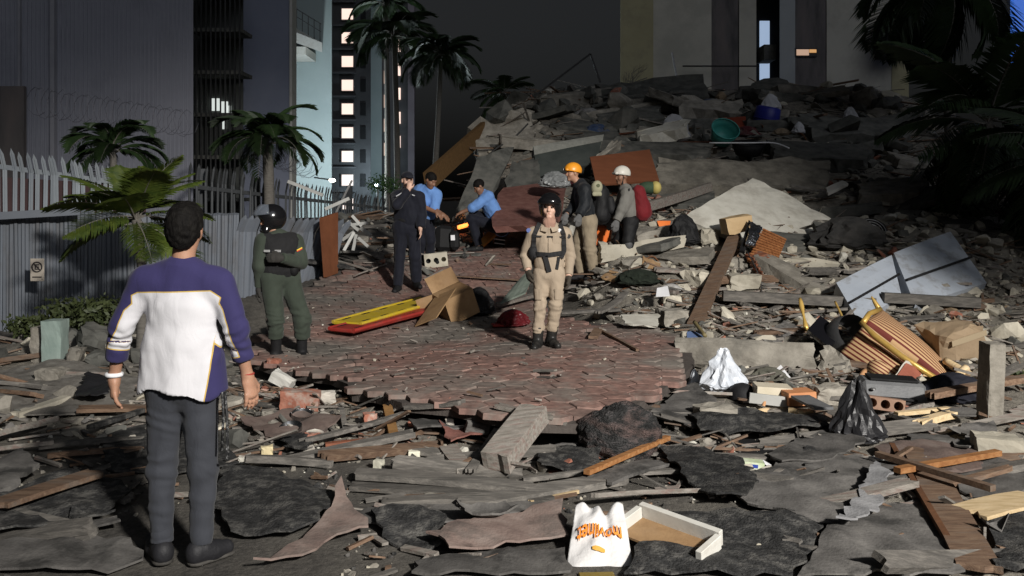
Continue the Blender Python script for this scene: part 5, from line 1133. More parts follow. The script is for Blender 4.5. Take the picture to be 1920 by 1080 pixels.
# --- small cartons
def carton(label, px, py, size, R, col, dot):
    t = thing('carton', label, 'carton', on(px, py)); m = MB(); c = P(px, py, size[2] / 2 + .035); m.box(c, size, R, 0, .002); m.build('box', col, t)
    m = MB(); m.box(np.array(c) + R @ np.array((.01, -size[1] / 2 - .001, 0)), (size[0] * .35, .003, size[2] * .5), R, 0); m.build('printed_mark', dot, t)
    m = MB(); m.bar(np.array(c) + R @ np.array((size[0] / 2, 0, size[2] / 2)), np.array(c) + R @ np.array((size[0] / 2 + .06, 0, size[2] / 2 - .03)), size[1], .003, R @ np.array((0, 0, 1))); m.build('flap', paper, t)
green_ct = M('carton_green', [(.42, .50, .30), (.62, .66, .52)], 14, .5, 0, var=0); dotb = M('carton_blue', [(.03, .06, .30)], 3, .5, 0, var=0); blackp = M('carton_black', [(.03, .05, .05)], 3, .5, 0, var=0)
carton('flattened pale green carton with a blue dot on the grey sheet', 1408, 886, (.16, .10, .045), rot(0, 4, -6), green_ct, dotb)
carton('small white printed carton left of the wide brown board', 1646, 886, (.09, .08, .065), rot(0, 0, 14), M('carton_white', [(.6, .62, .58), (.72, .72, .70)], 20, .5, 0, var=0), blackp)
# --- wooden rack of three panes
rk = thing('wooden_rack', 'small pale wooden rack with three openings on the ground', 'rack', on(1027, 938))
A, B = P(982, 948, .05), P(1072, 928, .05); d = (B - A).normalized(); sd_ = Vector((-d.y, d.x, .1)).normalized()
for k in (-1, 1): m = MB(); m.bar(A + sd_ * .075 * k, B + sd_ * .075 * k, .02, .02); m.build('rail', wood_pale, rk)
for k in range(4): m = MB(); q = A.lerp(B, .02 + k * .32); m.bar(q - sd_ * .064, q + sd_ * .064, .022, .018); m.build('crossbar', wood_pale, rk)
# --- crumpled plastic, cap, papers
crumple('plastic_sheet', 'crumpled pale blue white plastic sheet heaped before the bent strip', 'plastic sheet', P(1358, 736), (.46, .34, .36), plastic_white, 2.0, .75)
crumple('plastic_sheet', 'small crumpled white scrap left of the pale plastic sheet', 'plastic sheet', P(1302, 728), (.14, .12, .16), plastic_white, 4.0, .7, 3)
cap = thing('peaked_cap', 'black cap lying right of the pale plastic sheet', 'cap', on(1392, 748)); cpos = P(1392, 748)
V, Fc = lathe_vf([(.115, 0), (.118, .04), (.105, .09), (.07, .125), (.02, .14), (0, .14)], 20, cpos); obj('crown', V, Fc, black_matte, cap, True)
m = MB(); m.bar(cpos + Vector((.02, -.05, .02)), cpos + Vector((.0, -.18, .0)), .15, .012, (0, 0, 1)); m.build('peak', black_matte, cap)
slab('paper_sheet', 'white paper sheet standing in the rubble behind the drawer', 'paper', [(1441, 706, 8.75), (1464, 684, 8.9), (1500, 730, 8.5), (1465, 736, 8.45)], .006, paper, n=4, wav=.01)
slab('paper_sheet', 'white paper scrap by the broken grey slab', 'paper', [(1532, 700, 8.8), (1556, 714, 8.7), (1548, 722, 8.6), (1536, 716, 8.65)], .006, paper, n=3)
slab('paper_sheet', 'white card lying on the rubble left of the diagonal timber', 'paper', [(1232, 540, 11.3), (1252, 536, 11.4), (1256, 554, 11.1), (1230, 555, 11.1)], .012, paper, n=3)
slab('paper_sheet', 'white tile on the dark gap right of the pale double block', 'paper', [(1452, 546, 12.1), (1478, 544, 12.1), (1482, 556, 11.9), (1452, 557, 11.9)], .03, paper, n=3)
crumple('cloth_heap', 'crumpled olive cloth below the bent strip', 'cloth', P(1440, 716), (.42, .3, .14), M('olive_cloth', [(.07, .07, .055), (.11, .105, .085)], 6, .9, .3, 30), 7.0, .3, 4)
# --- wooden drawer lying broken
dw = thing('smashed_crate', 'smashed pale wooden drawer with an orange end in the right rubble', 'drawer', on(1465, 765))
c0 = P(1448, 756, .09); m = MB(); m.box(c0 + Vector((-.0, 0, .02)), (.30, .22, .09), rot(0, 3, -4), 0, .003); m.build('side_board', M('cream_board', [(.56, .50, .38), (.64, .58, .46)], 5, .7, .1, 30, var=0), dw)
m = MB(); m.box(P(1443, 768, .08), (.34, .03, .085), rot(0, 6, -4), 0, .003); m.build('front_board', M('grey_board', [(.36, .36, .34), (.42, .42, .40)], 5, .7, .1, 30, var=0), dw)
m = MB(); m.box(P(1496, 764, .09), (.24, .20, .11), rot(0, -2, 6), 0, .003); m.build('end_board', M('orange_board', [(.50, .21, .09), (.58, .27, .13)], 6, .6, .1, 30, var=0), dw)
def stick(label, a, b, r, mt, cat='stick', ball=0): 
    a, b = (at(*a) if len(a) == 3 else P(*a, .06)), (at(*b) if len(b) == 3 else P(*b, .06)); pts = [a.lerp(b, t) for t in np.linspace(0, 1, 9)]; rs = [r * (1 + .35 * math.sin(t * 9 + 1) * ball) for t in np.linspace(0, 1, 9)]
    V, Fc = tube_vf(pts, rs, 10); return tag(obj('turned_leg', V, Fc, mt, None, True), label, cat)
leg_wood = M('leg_wood', [(.48, .25, .12), (.56, .31, .16)], 6, .55, .1, 30, var=0)
stick('pale turned wooden leg lying left of the drawer', (1380, 786, 7.2), (1442, 768, 7.5), .022, M('leg_pale', [(.58, .42, .24), (.64, .48, .29)], 6, .55, .1, 30, var=0), 'furniture leg', 1)
stick('short wooden peg standing below the drawer', (1425, 782, 7.5), (1434, 753, 7.6), .014, leg_wood, 'furniture leg')
stick('orange wooden leg standing by the striped armchair', (1598, 748, 8.0), (1622, 694, 8.5), .024, leg_wood, 'furniture leg', 1)
wj = thing('wooden_joint', 'pale wooden bracket lying below the drawer', 'bracket', on(1510, 775))
m = MB(); m.bar(at(1478, 770, 7.35), at(1522, 773, 7.3), .05, .04); m.build('arm', wood_pale, wj); m = MB(); m.box(at(1508, 778, 7.25), (.14, .08, .06), rot(0, 0, 12), 0, .006); m.build('block', wood_pale, wj)
crumple('refuse_bag', 'glossy black refuse bag with a knotted peak in the right rubble', 'bag', P(1608, 832), (.42, .36, .42), plastic_black, 9.0, .95, 4)
crumple('dark_clothes', 'heap of dark navy clothes under the striped armchair', 'clothes', P(1785, 752), (.62, .45, .24), M('navy_cloth', [(.010, .011, .018), (.02, .021, .032)], 6, .8, .3, 30), 12.0, .2, 4)
# --- printer
pr = thing('printer', 'dark grey printer with a slanted front lying in the right rubble', 'printer', at(1672, 758, 8.2)); c = np.array(P(1672, 758, .12)); R = rot(4, 3, -6)
V, Fc = box_vf((.52, .30, .17), .025); V[:, 1] += np.where((V[:, 2] > 0) & (V[:, 1] < 0), .08, 0); obj('body', V @ R.T + c, Fc, grey_plastic, pr)
m = MB(); m.box(c + R @ np.array((0, .03, .098)), (.40, .18, .018), R, 0, .004); m.build('lid', black_matte, pr); m = MB(); m.box(c + R @ np.array((-.02, -.155, -.03)), (.36, .05, .015), R, 0, .002); m.build('tray', black_matte, pr)
m = MB(); V, Fc = lathe_vf([(0, .01), (.02, .01), (.022, 0)], 10, c + R @ np.array((-.19, -.125, .03)), R); m.add(V, Fc); m.build('button', metal_dull, pr)
# --- framed red tile, red board
ft = thing('red_tile', 'tilted dark red tile with a pale mortar border against the armchair', 'tile', at(1702, 725, 8.5)); P4 = [(1672, 712, 8.5), (1698, 676, 8.75), (1737, 694, 8.8), (1712, 728, 8.45)]
under(slab('mortar_border', None, None, P4, .05, mortar, jag=.004, n=5), ft); q = [tuple(a * .84 + b * .16 for a, b in zip(p, (1704.7, 702.5, 8.605))) for p in P4]; under(slab('tile_face', None, None, [(a, b, c - .02) for a, b, c in q], .012, M('tile_red', [(.22, .07, .045), (.30, .10, .065)], 8, .85, .3, 40), n=3), ft)
slab('red_board', 'orange red board with a mortar edge right of the black refuse bag', 'board', [(1690, 756, 7.7), (1712, 750, 7.8), (1768, 790, 7.3), (1735, 792, 7.25)], .03, M('red_face', [(.50, .17, .11), (.58, .22, .15)], 8, .8, .2, 40, stains=(.4, .36, .32), ssc=3), jag=.006, n=4)
# --- striped armchair lying on its side
def stripe_mat():
    m = bpy.data.materials.new('stripe_cloth'); m.use_nodes = True; nt = m.node_tree; N, L = nt.nodes, nt.links; b = N['Principled BSDF']; a = N.new('ShaderNodeAttribute'); a.attribute_name = 'stripe'
    s = N.new('ShaderNodeMath'); s.operation = 'FRACT'; L.new(a.outputs['Fac'], s.inputs[0]); r = N.new('ShaderNodeValToRGB'); r.color_ramp.interpolation = 'CONSTANT'; r.color_ramp.elements[0].color = (.13, .02, .012, 1); r.color_ramp.elements[1].position = .42; r.color_ramp.elements[1].color = (.50, .33, .17, 1); L.new(s.outputs[0], r.inputs[0]); L.new(r.outputs[0], b.inputs['Base Color']); b.inputs['Roughness'].default_value = .75
    return m
stripe = stripe_mat()
def attr_obj(name, V, Fc, mt, parent, an, vals, smooth=True):
    o = obj(name, V, Fc, mt, parent, smooth); a = o.data.attributes.new(an, 'FLOAT', 'POINT'); a.data.foreach_set('value', np.asarray(vals, np.float32)); return o
ac = thing('striped_armchair', 'overturned armchair with maroon and cream stripes and gold trim', 'armchair', on(1690, 700))
def quad_patch(c4, nu, nv, bulge, th, nst):
    P4 = [np.array(at(*p)) for p in c4]; nv_ = np.cross(P4[1] - P4[0], P4[3] - P4[0]); nv_ /= np.linalg.norm(nv_); nv_ = nv_ if nv_[1] < 0 else -nv_
    V = []; st = []
    for bk in (0, 1):
        for j in range(nv + 1):
            for i in range(nu + 1):
                u, v = i / nu, j / nv; p = P4[0] * (1 - u) * (1 - v) + P4[1] * u * (1 - v) + P4[2] * u * v + P4[3] * (1 - u) * v
                V.append(p + nv_ * (bulge * math.sin(math.pi * u) ** .7 * math.sin(math.pi * v) ** .7 if not bk else -th)); st.append(v * nst + .02 * math.sin(u * 9))
    K = (nu + 1) * (nv + 1); Fc = []; idx = lambda b, i, j: b * K + j * (nu + 1) + i
    for j in range(nv):
        for i in range(nu): Fc.append((idx(0, i, j), idx(0, i + 1, j), idx(0, i + 1, j + 1), idx(0, i, j + 1))); Fc.append((idx(1, i, j), idx(1, i, j + 1), idx(1, i + 1, j + 1), idx(1, i + 1, j)))
    for i in range(nu): Fc.append((idx(0, i, 0), idx(1, i, 0), idx(1, i + 1, 0), idx(0, i + 1, 0))); Fc.append((idx(0, i, nv), idx(0, i + 1, nv), idx(1, i + 1, nv), idx(1, i, nv)))
    for j in range(nv): Fc.append((idx(0, 0, j), idx(0, 0, j + 1), idx(1, 0, j + 1), idx(1, 0, j))); Fc.append((idx(0, nu, j), idx(1, nu, j), idx(1, nu, j + 1), idx(0, nu, j + 1)))
    return V, Fc, st
V, Fc, st = quad_patch([(1626, 600, 9.35), (1768, 706, 8.85), (1792, 692, 9.15), (1652, 578, 9.9)], 16, 28, .07, .12, 11); attr_obj('backrest', V, Fc, stripe, ac, 'stripe', st)
V, Fc, st = quad_patch([(1574, 660, 9.3), (1700, 745, 8.6), (1748, 704, 8.8), (1622, 606, 9.3)], 16, 28, .06, .14, 9); attr_obj('seat', V, Fc, stripe, ac, 'stripe', st)
cc = np.array(at(1646, 692, 8.7)); bm = bmesh.new(); bmesh.ops.create_uvsphere(bm, u_segments=20, v_segments=14, radius=1); Vs = np.array([v.co[:] for v in bm.verts]); Fs = [[v.index for v in f.verts] for f in bm.faces]; bm.free()
attr_obj('arm_roll', (Vs * (.10, .12, .085)) @ rot(0, 20, 0).T + cc, Fs, stripe, ac, 'stripe', (Vs[:, 2] * .9 + Vs[:, 0] * .25 + 1.2) * 3)
m = MB(); m.tube([at(1614, 604, 9.2), at(1640, 630, 9.05), at(1690, 668, 8.85), at(1758, 712, 8.6)], [.022, .03, .03, .026], 10); m.build('gold_trim', gold, ac, True)
m = MB(); m.tube([at(1619, 604, 9.2), at(1630, 588, 9.4), at(1650, 580, 9.6)], .028, 8); m.tube([at(1650, 582, 9.6), at(1640, 566, 9.7), at(1634, 556, 9.7)], [.03, .022, .008], 8); m.build('gold_crest', gold, ac, True)
m = MB(); V, Fc = lathe_vf([(.20, -.16), (.23, 0), (.20, .16)], 22, at(1588, 632, 9.6), rot(60, 30, 0)); m.add(V, Fc); m.build('grey_lining', grey_plastic, ac, True)
stick('bent gilded bar standing left of the glossy panel', (1512, 618, 10.2), (1500, 560, 10.6), .022, gold, 'bar', 1)
stick('gilded bar above the glossy panel', (1582, 600, 10.4), (1566, 566, 10.8), .014, gold, 'bar')
stick('twisted brass pipe left end of the bent strip', (1302, 604, 10.0), (1322, 630, 9.6), .022, M('brass_dull', [(.16, .13, .06), (.22, .18, .09)], 8, .5, .1, 30), 'pipe')
stick('pale splintered armchair leg lying right of the armchair', (1772, 676, 9.0), (1840, 714, 8.6), .035, wood_pale, 'furniture leg')
stick('pale curved bracket under the splintered leg', (1788, 712, 8.7), (1812, 690, 8.8), .04, wood_pale, 'furniture leg')
slab('glossy_panel', 'glossy black screen panel tilted behind the armchair', 'panel', [(1514, 618, 9.6), (1538, 592, 9.9), (1580, 622, 9.7), (1556, 652, 9.3)], .04, M('gloss_black', [(.008, .008, .01)], 3, .08, 0, var=0, spec=.8), n=2)
slab('blue_sheet', 'small blue cloth scrap at the left end of the bent strip', 'cloth', [(1288, 622, 9.9), (1300, 620, 10), (1322, 632, 9.7), (1288, 634, 9.7)], .02, M('blue_cloth', [(.12, .18, .34)], 5, .8, .1, 30), n=3)
slab('grey_cloth', 'grey pleated cloth behind the bent strip', 'cloth', [(1400, 632, 9.9), (1475, 600, 10.6), (1500, 612, 10.4), (1452, 640, 9.7)], .03, felt_grey, jag=.02, n=7, wav=.05, seed=3)
# --- battered cardboard box at the right
bx_ = thing('battered_box', 'battered closed cardboard box right of the striped armchair', 'box', on(1788, 690)); c = np.array(at(1788, 640, 9.3)); R = rot(8, -14, 14); V, Fc = cracked_box((.50, .40, .36), 5, .10, 4); obj('body', V @ R.T + c, Fc, card_dark, bx_)
m = MB(); m.box(c + R @ np.array((0.02, -.205, .09)), (.42, .006, .06), R); m.build('tape', M('tape', [(.34, .27, .18)], 4, .4, 0, var=0), bx_)
# --- fridge in two halves lying on the slope
fr_m = M('enamel', [(.36, .40, .46), (.44, .48, .54)], 2, .35, .06, 20, var=0, stains=(.2, .2, .2), ssc=4, samt=.6)
fg = thing('refrigerator', 'dented white refrigerator lying on its side at the right of the heap', 'refrigerator', on(1700, 590))
for nm, q in (('freezer_door', [(1568, 530, 11.4), (1672, 478, 12.1), (1690, 552, 11.4), (1612, 606, 10.6)]), ('main_door', [(1676, 474, 12.1), (1782, 434, 12.7), (1850, 530, 11.8), (1716, 572, 11.1)])):
    under(slab(nm, None, None, q, .38, fr_m, n=4, wav=.02), fg)
for (a, b) in (((1590, 566, 11.0), (1681, 514, 11.72)), ((1696, 524, 11.55), (1816, 482, 12.2))):
    m = MB(); a, b = at(*a), at(*b); a.y -= .06; b.y -= .06; m.bar(a, b, .03, .05, (0, -1, .3)); m.build('door_seam', black_matte, fg)
# --- fan unit
fu = thing('fan_unit', 'dark round fan housing half buried beside the tilted panel', 'fan', at(1632, 452, 14.2)); c = np.array(at(1632, 438, 14.2)); R = rot(62, 0, -12)
V, Fc = lathe_vf([(.25, -.16), (.27, 0), (.25, .03), (.22, .03)], 26, c, R); obj('housing', V, Fc, black_matte, fu, True)
m = MB()
for k in range(6): V, Fc = tube_vf([c + R @ np.array((r_ * math.cos(a), r_ * math.sin(a), .03)) for a in np.linspace(0, 2 * math.pi, 25) for r_ in [.03 + .04 * k]], .005, 4, False); m.add(V, Fc)
m.build('grille', metal_dull, fu); V, Fc = lathe_vf([(.05, .04), (.04, .05), (0, .052)], 12, c, R); obj('hub', V, Fc, grey_plastic, fu)
crumple('dark_blanket', 'dark blanket heap right of the tilted plaster panel', 'blanket', P(1590, 470), (1.2, .7, .5), M('dark_blanket', [(.02, .02, .02), (.04, .038, .036)], 6, .9, .5, 20), 21.0, .1, 4)
# --- carton, foil, wicker on the heap
cb = thing('carton_on_heap', 'closed tan cardboard carton on the plaster panel', 'box', at(1378, 440, 13.4)); c = np.array(at(1380, 421, 13.4)); R = rot(0, -10, 10); V, Fc = cracked_box((.40, .3, .24), 8, .04, 3); obj('body', V @ R.T + c, Fc, M('carton_tan', [(.46, .32, .17), (.54, .39, .22)], 4, .75, .1, 30, var=0), cb)
wk = thing('wicker_basket', 'brown wicker basket lid lined with shiny foil', 'basket', at(1430, 488, 12.8))
def wicker():
    m = M('wicker', [(.20, .075, .025), (.30, .12, .045), (.36, .16, .06)], 14, .7, .3, 40, var=0); return m
wm = wicker(); q = [np.array(at(*p)) for p in ((1402, 488, 12.6), (1432, 428, 13.2), (1474, 448, 13.2), (1452, 500, 12.6))]
for k in range(13):
    m = MB(); v = (k + .5) / 13; a = q[0] * (1 - v) + q[1] * v; b = q[3] * (1 - v) + q[2] * v; n_ = 14; pts = [a + (b - a) * i / n_ + np.array((0, -.012 * (1 if (i + k) % 2 else -1), .0)) for i in range(n_ + 1)]; m.tube(pts, .018, 5); m.build('weave_strand', wm, wk)
under(slab('backing', None, None, [(1402, 488, 12.64), (1432, 428, 13.24), (1474, 448, 13.24), (1452, 500, 12.64)], .02, wm, n=2), wk)
under(slab('foil_lining', None, None, [(1398, 458, 12.75), (1408, 416, 13.1), (1430, 426, 13.1), (1416, 462, 12.75)], .02, foil, n=8, wav=.03, jag=.006), wk)
under(slab('rim', None, None, [(1386, 470, 12.8), (1404, 412, 13.2), (1408, 416, 13.15), (1394, 470, 12.75)], .05, black_matte, n=3), wk)
crumple('black_bag', 'black soft bag on the heap left of the tan carton', 'bag', at(1280, 462, 13.6), (.55, .4, .46), black_matte, 31.0, .35, 4)
slab('orange_board', 'orange board corner beside the black soft bag', 'board', [(1232, 414, 14.2), (1258, 414, 14.2), (1254, 432, 14.1), (1240, 436, 14.1)], .03, orange_plastic, n=2)
slab('cardboard_piece', 'torn brown cardboard piece below the concrete beam', 'cardboard', [(1126, 520, 12.4), (1150, 502, 12.6), (1162, 518, 12.4), (1150, 528, 12.2)], .015, card, jag=.015, n=4)
slab('cardboard_piece', 'crushed cardboard flap under the right end of the beam', 'cardboard', [(1205, 480, 12.8), (1238, 494, 12.6), (1232, 510, 12.4), (1208, 506, 12.5)], .03, card, jag=.015, n=4)
crumple('turf_patch', 'dark turf like mat under the concrete beam', 'mat', P(1195, 535), (.62, .5, .22), M('turf', [(.008, .012, .008), (.018, .024, .016)], 30, .95, .8, 60), 25.0, .1, 4)
# --- orange case between the rescuers
oc = thing('orange_case', 'orange plastic case on the ground between the two rescuers', 'case', at(1126, 460, 13.6)); c = at(1126, 442, 13.6); m = MB(); m.box(c, (.28, .22, .30), rot(0, 8, 22), 0, .03); m.build('body', orange_plastic, oc); m = MB(); m.box(c + Vector((0, 0, .19)), (.22, .18, .10), rot(0, 8, 22), 0, .02); m.build('top', M('case_brown', [(.12, .05, .02)], 4, .6, .1, 30), oc)
# --- mattress, brown board, wrapped bundle on upper heap
mt_ = slab('mattress', 'grey mattress with a pale quilted edge leaning on the heap', 'mattress', [(1002, 288, 17.9), (1128, 262, 18.4), (1120, 305, 17.9), (1006, 332, 17.4)], .26, M('mattress_dark', [(.05, .06, .055), (.075, .085, .078)], 5, .9, .2, 30), n=6, wav=.03)
under(slab('quilted_edge', None, None, [(1000, 274, 18.0), (1132, 252, 18.5), (1130, 264, 18.35), (1002, 290, 17.85)], .24, M('mattress_edge', [(.20, .20, .18), (.28, .28, .25)], 12, .9, .3, 30), n=5, wav=.02), mt_)
slab('brown_board', 'smooth reddish brown board above the white helmeted rescuer', 'board', [(1106, 294, 16.7), (1218, 280, 17.1), (1236, 338, 16.2), (1118, 346, 16.0)], .04, M('veneer', [(.15, .055, .028), (.19, .07, .035)], 3, .5, .1, 30, stretch=(1, 4, 4), var=0), n=3)
crumple('wrapped_bundle', 'bundle in clear wrinkled plastic left of the orange helmet', 'bundle', at(1040, 354, 15.6), (.58, .4, .30), M('wrap', [(.20, .21, .21), (.30, .31, .31)], 8, .3, .6, 14, bdist=.03), 41.0, .1, 4)
cu = thing('round_cushion', 'green and yellow cushion on the heap right of the red backpack', 'cushion', at(1218, 362, 15.6)); c = np.array(at(1216, 352, 15.6)); bm = bmesh.new(); bmesh.ops.create_uvsphere(bm, u_segments=16, v_segments=10, radius=1); Vs = np.array([v.co[:] for v in bm.verts]); Fs = [[v.index for v in f.verts] for f in bm.faces]; bm.free()
obj('cover', Vs * (.19, .14, .11) + c, Fs, M('cushion_green', [(.05, .09, .05), (.07, .12, .07)], 5, .8, .2, 30), cu, True); obj('yellow_half', Vs * (.10, .15, .115) + c + (.12, -.005, 0), Fs, M('cushion_yellow', [(.42, .34, .10), (.5, .42, .15)], 9, .8, .2, 30), cu, True)
# --- buckets and basins on the top
def tubv(name, label, c, prof, mt, R, cat, rim=True):
    t = thing(name, label, cat, c); V, Fc = lathe_vf(prof, 22, c, R); obj('body', V, Fc, mt, t, True)
    r, z = prof[-1]; R_ = np.array(R); 
    V, Fc = tube_vf([np.array(c) + R_ @ np.array((prof[len(prof) // 2][0] * math.cos(a), prof[len(prof) // 2][0] * math.sin(a), prof[len(prof) // 2][1])) for a in np.linspace(0, 2 * math.pi, 25)], .015, 5, False); obj('rim', V, Fc, mt, t, True)
bas = lambda r, h: [(0, 0), (r * .72, 0), (r * .86, h * .5), (r, h), (r * .97, h), (r * .83, h * .5), (r * .7, .02), (0, .02)]
tubv('green_tub', 'teal laundry tub with a white rope handle on the upper heap', at(1352, 262, 20.4), bas(.32, .36), teal_plastic, rot(50, 10, 0), 'tub')
tubv('black_basin', 'wide black basin lying on the upper heap', at(1402, 290, 19.4), bas(.36, .25), black_matte, rot(14, 0, 0), 'basin')
tubv('blue_barrel', 'dark blue plastic barrel near the top of the heap', at(1432, 246, 21.8), [(0, 0), (.26, .01), (.30, .06), (.31, .3), (.29, .56), (.22, .6), (0, .6)], blue_plastic, rot(8, 10, 0), 'barrel')
slab('red_plate', 'dull red panel behind the teal tub', 'panel', [(1348, 222, 21.6), (1398, 218, 21.8), (1402, 248, 21.2), (1352, 252, 21)], .05, M('dull_red', [(.20, .035, .015), (.26, .05, .025)], 5, .7, .1, 30), n=2)
for (px, py, lb, s) in ((1445, 196, 'white crumpled cloth above the blue barrel', .55), (1498, 242, 'small white bag hanging at the dark gap of the heap', .34), (1595, 215, 'white bag on the dark slab at the right of the heap top', .40), (1370, 205, 'white scrap near the top of the heap', .3), (1265, 245, 'pale crumpled sheeting on the upper heap', .8)):
    q = at(px, py, on(px, py + 8).y - .3); crumple('white_scrap', lb, 'cloth', (q.x, q.y, q.z - s * .35), (s, s * .7, s * .8), M('scrap_cloth', [(.42, .42, .44), (.52, .52, .54)], 6, .7, .3, 20), px * .1, .4, 3)
fr2 = thing('fallen_palm_leaves', 'bundle of dry palm leaves lying at the left crest of the heap', 'palm leaves', at(1050, 205, 24))
for k in range(14):
    m = MB(); a = at(1000 + 3 * k, 188 + k * 2.2, 24.2 - .03 * k); b = at(1100 + 2 * k, 190 + k * 1.6 + 6 * math.sin(k), 24.0); mid = a.lerp(b, .5) + Vector((0, 0, .18)); m.tube([a, mid, b], [.02, .016, .006], 5); m.build('dry_leaf', M('dry_leaf', [(.10, .075, .04), (.19, .15, .09)], 8, .7, .2, 30), fr2)
# --- spine boards and boxes on the paving
def backboard(label, a, b, w, mt, holes):
    t = thing('spine_board', label, 'stretcher', P(*a)); A, B = P(*a, .09), P(*b, .09); d = (B - A).normalized(); s = Vector((-d.y, d.x, 0)).normalized(); up = s.cross(d) * -1; up = up if up.z > 0 else -up
    m = MB(); m.bar(A, B, w, .045, up, 0, .012); m.build('board', mt, t)
    for k in (-1, 1): m = MB(); m.tube([A + s * k * w * .5 + up * .012, A.lerp(B, .5) + s * k * w * .5 + up * .02, B + s * k * w * .5 + up * .012], .022, 8); m.build('edge_rail', mt, t)
    for k in range(holes):
        for sg in (-1, 1): q = A.lerp(B, .1 + .8 * k / (holes - 1)) + s * sg * w * .36 + up * .0235; m = MB(); m.box(q, (.14, .035, .004), np.array([d, s, up]).T); m.build('grip_slot', black_matte, t)
    return t
backboard('yellow rescue spine board lying on the paving', (650, 622), (812, 575), .40, yellow_plastic, 5)
q = backboard('red rescue spine board under the yellow one', (640, 635), (800, 592), .36, red_plastic, 5)
ob = thing('open_carton', 'open brown cardboard carton lying on its side on the paving', 'box', on(855, 607)); c = np.array(P(866, 606, .02)); R = rot(-82, -22, 25) ; m = MB(); openbox(m, c + np.array((0, .1, .17)), (.40, .34, .38), R, .012, 0, .22, (20, 80, 35, 60)); m.build('carton', card, ob)
m = MB(); m.bar(at(798, 604, 10.75), at(836, 548, 11.3), .34, .012, (-.6, -.6, .5)); m.build('flap', card, ob)
crumple('black_helmet_bag', 'black sack behind the open carton', 'bag', P(898, 592), (.42, .34, .36), black_matte, 51.0, .15, 4)
rb = crumple('red_bag', 'dark red translucent bag spilled behind the boots of the woman', 'bag', P(962, 612), (.42, .34, .20), M('red_bag', [(.10, .010, .014), (.17, .018, .022)], 7, .4, .3, 20), 61.0, .2, 4)
m = MB(); m.box(P(938, 614, .03), (.2, .16, .03), rot(0, 0, 10), 0, .01); tag(m.build('red_tray', red_plastic), 'flat bright red tray left of the spilled red bag', 'tray')
slab('green_sheet', 'grey green sheet leaning behind the left leg of the woman', 'sheet', [(938, 568, 11.0), (985, 512, 12.0), (1000, 512, 12.0), (985, 548, 11.2)], .02, M('grey_green', [(.14, .17, .14), (.19, .22, .19)], 5, .8, .2, 30), n=4, wav=.04)
# --- dark kit of the helpers
kb = thing('kit_backpack', 'black backpack with a white label on the paving beside the crouching helper', 'backpack', on(838, 474)); c = np.array(P(832, 472, .22)); m = MB(); m.box(c, (.30, .24, .42), rot(-6, 4, 18), 0, .06); m.build('body', black_matte, kb)
m = MB(); m.box(c + np.array((.17, -.06, -.03)), (.17, .2, .32), rot(-6, 0, 30), 0, .05); m.build('pocket', black_matte, kb); m = MB(); m.box(c + np.array((.16, -.175, .02)), (.075, .012, .085), rot(-6, 0, 30)); m.build('label_patch', paper, kb); m = MB(); m.tube([c + np.array((-.14, -.12, .18)), c + np.array((-.17, -.16, 0)), c + np.array((-.14, -.12, -.18))], .014, 6); m.build('strap', M('strap_grey', [(.3, .3, .3)], 4, .7, 0), kb)
lp = thing('rescue_lamp', 'glowing orange lamp on the ground before the crouching helper', 'lamp', P(868, 436)); lq = P(868, 436); m = MB(); m.bar(lq + Vector((-.10, -.05, .09)), lq + Vector((.11, -.05, .15)), .10, .055, (0, -.4, 1), 0, .02); m.build('lens', emit('orange_glow', (1, .22, .03), 3.2), lp); m = MB(); m.box(lq + Vector((0, 0, .04)), (.2, .14, .08), rot(0, -10, 0), 0, .01); m.build('base', black_matte, lp)
op = bpy.data.lights.new('rescue_lamp_light', 'POINT'); op.energy = 3.0; op.color = (1, .35, .1); op.shadow_soft_size = .05; oo = bpy.data.objects.new('rescue_lamp_light', op); COL.objects.link(oo); oo.location = lq + Vector((0, -.12, .28))
sp = thing('splint_case', 'orange brown rigid case leaning below the crouching helper', 'case', P(893, 468)); sq_ = P(893, 468); m = MB(); m.bar(sq_ + Vector((0, 0, .02)), sq_ + Vector((.36, .25, .34)), .14, .08, (0, -1, .4), 0, .015); m.build('body', M('splint', [(.42, .17, .03), (.5, .22, .05)], 5, .6, .1, 30, var=0), sp)
sc_ = thing('small_crate', 'small dark crate with white bands right of the leaning case', 'crate', P(935, 465)); c = P(935, 462, .08); m = MB(); m.box(c, (.18, .16, .14), rot(0, 8, 14), 0, .008); m.build('body', black_matte, sc_)
for dz in (-.03, .04): m = MB(); m.box(c + Vector((0, 0, dz)), (.188, .168, .018), rot(0, 8, 14)); m.build('band', paper, sc_)
# --- door leaf, garden chair wreck near the fence
slab('door_leaf', 'rust brown door leaf standing on edge at the end of the fence', 'door', [(604, 408, 13.2), (634, 398, 13.6), (634, 512, 13.6), (612, 520, 13.2)], .05, M('rust_door', [(.14, .05, .022), (.19, .07, .032)], 4, .7, .2, 30), n=3)
wc = thing('broken_chair', 'wreck of a white plastic garden chair beside the door leaf', 'chair', at(665, 470, 14)); ws = MATS['white_slat']
for a, b in (((645, 470, 14), (664, 436, 14.1)), ((662, 470, 14), (668, 440, 14.1)), ((652, 415, 14.2), (672, 432, 14.1)), ((660, 404, 14.2), (678, 424, 14.2)), ((640, 424, 14.2), (690, 418, 14.2)), ((672, 446, 14.0), (690, 462, 13.9))): m = MB(); m.bar(at(*a), at(*b), .045, .03, (0, -1, .2)); m.build('slat', ws, wc)
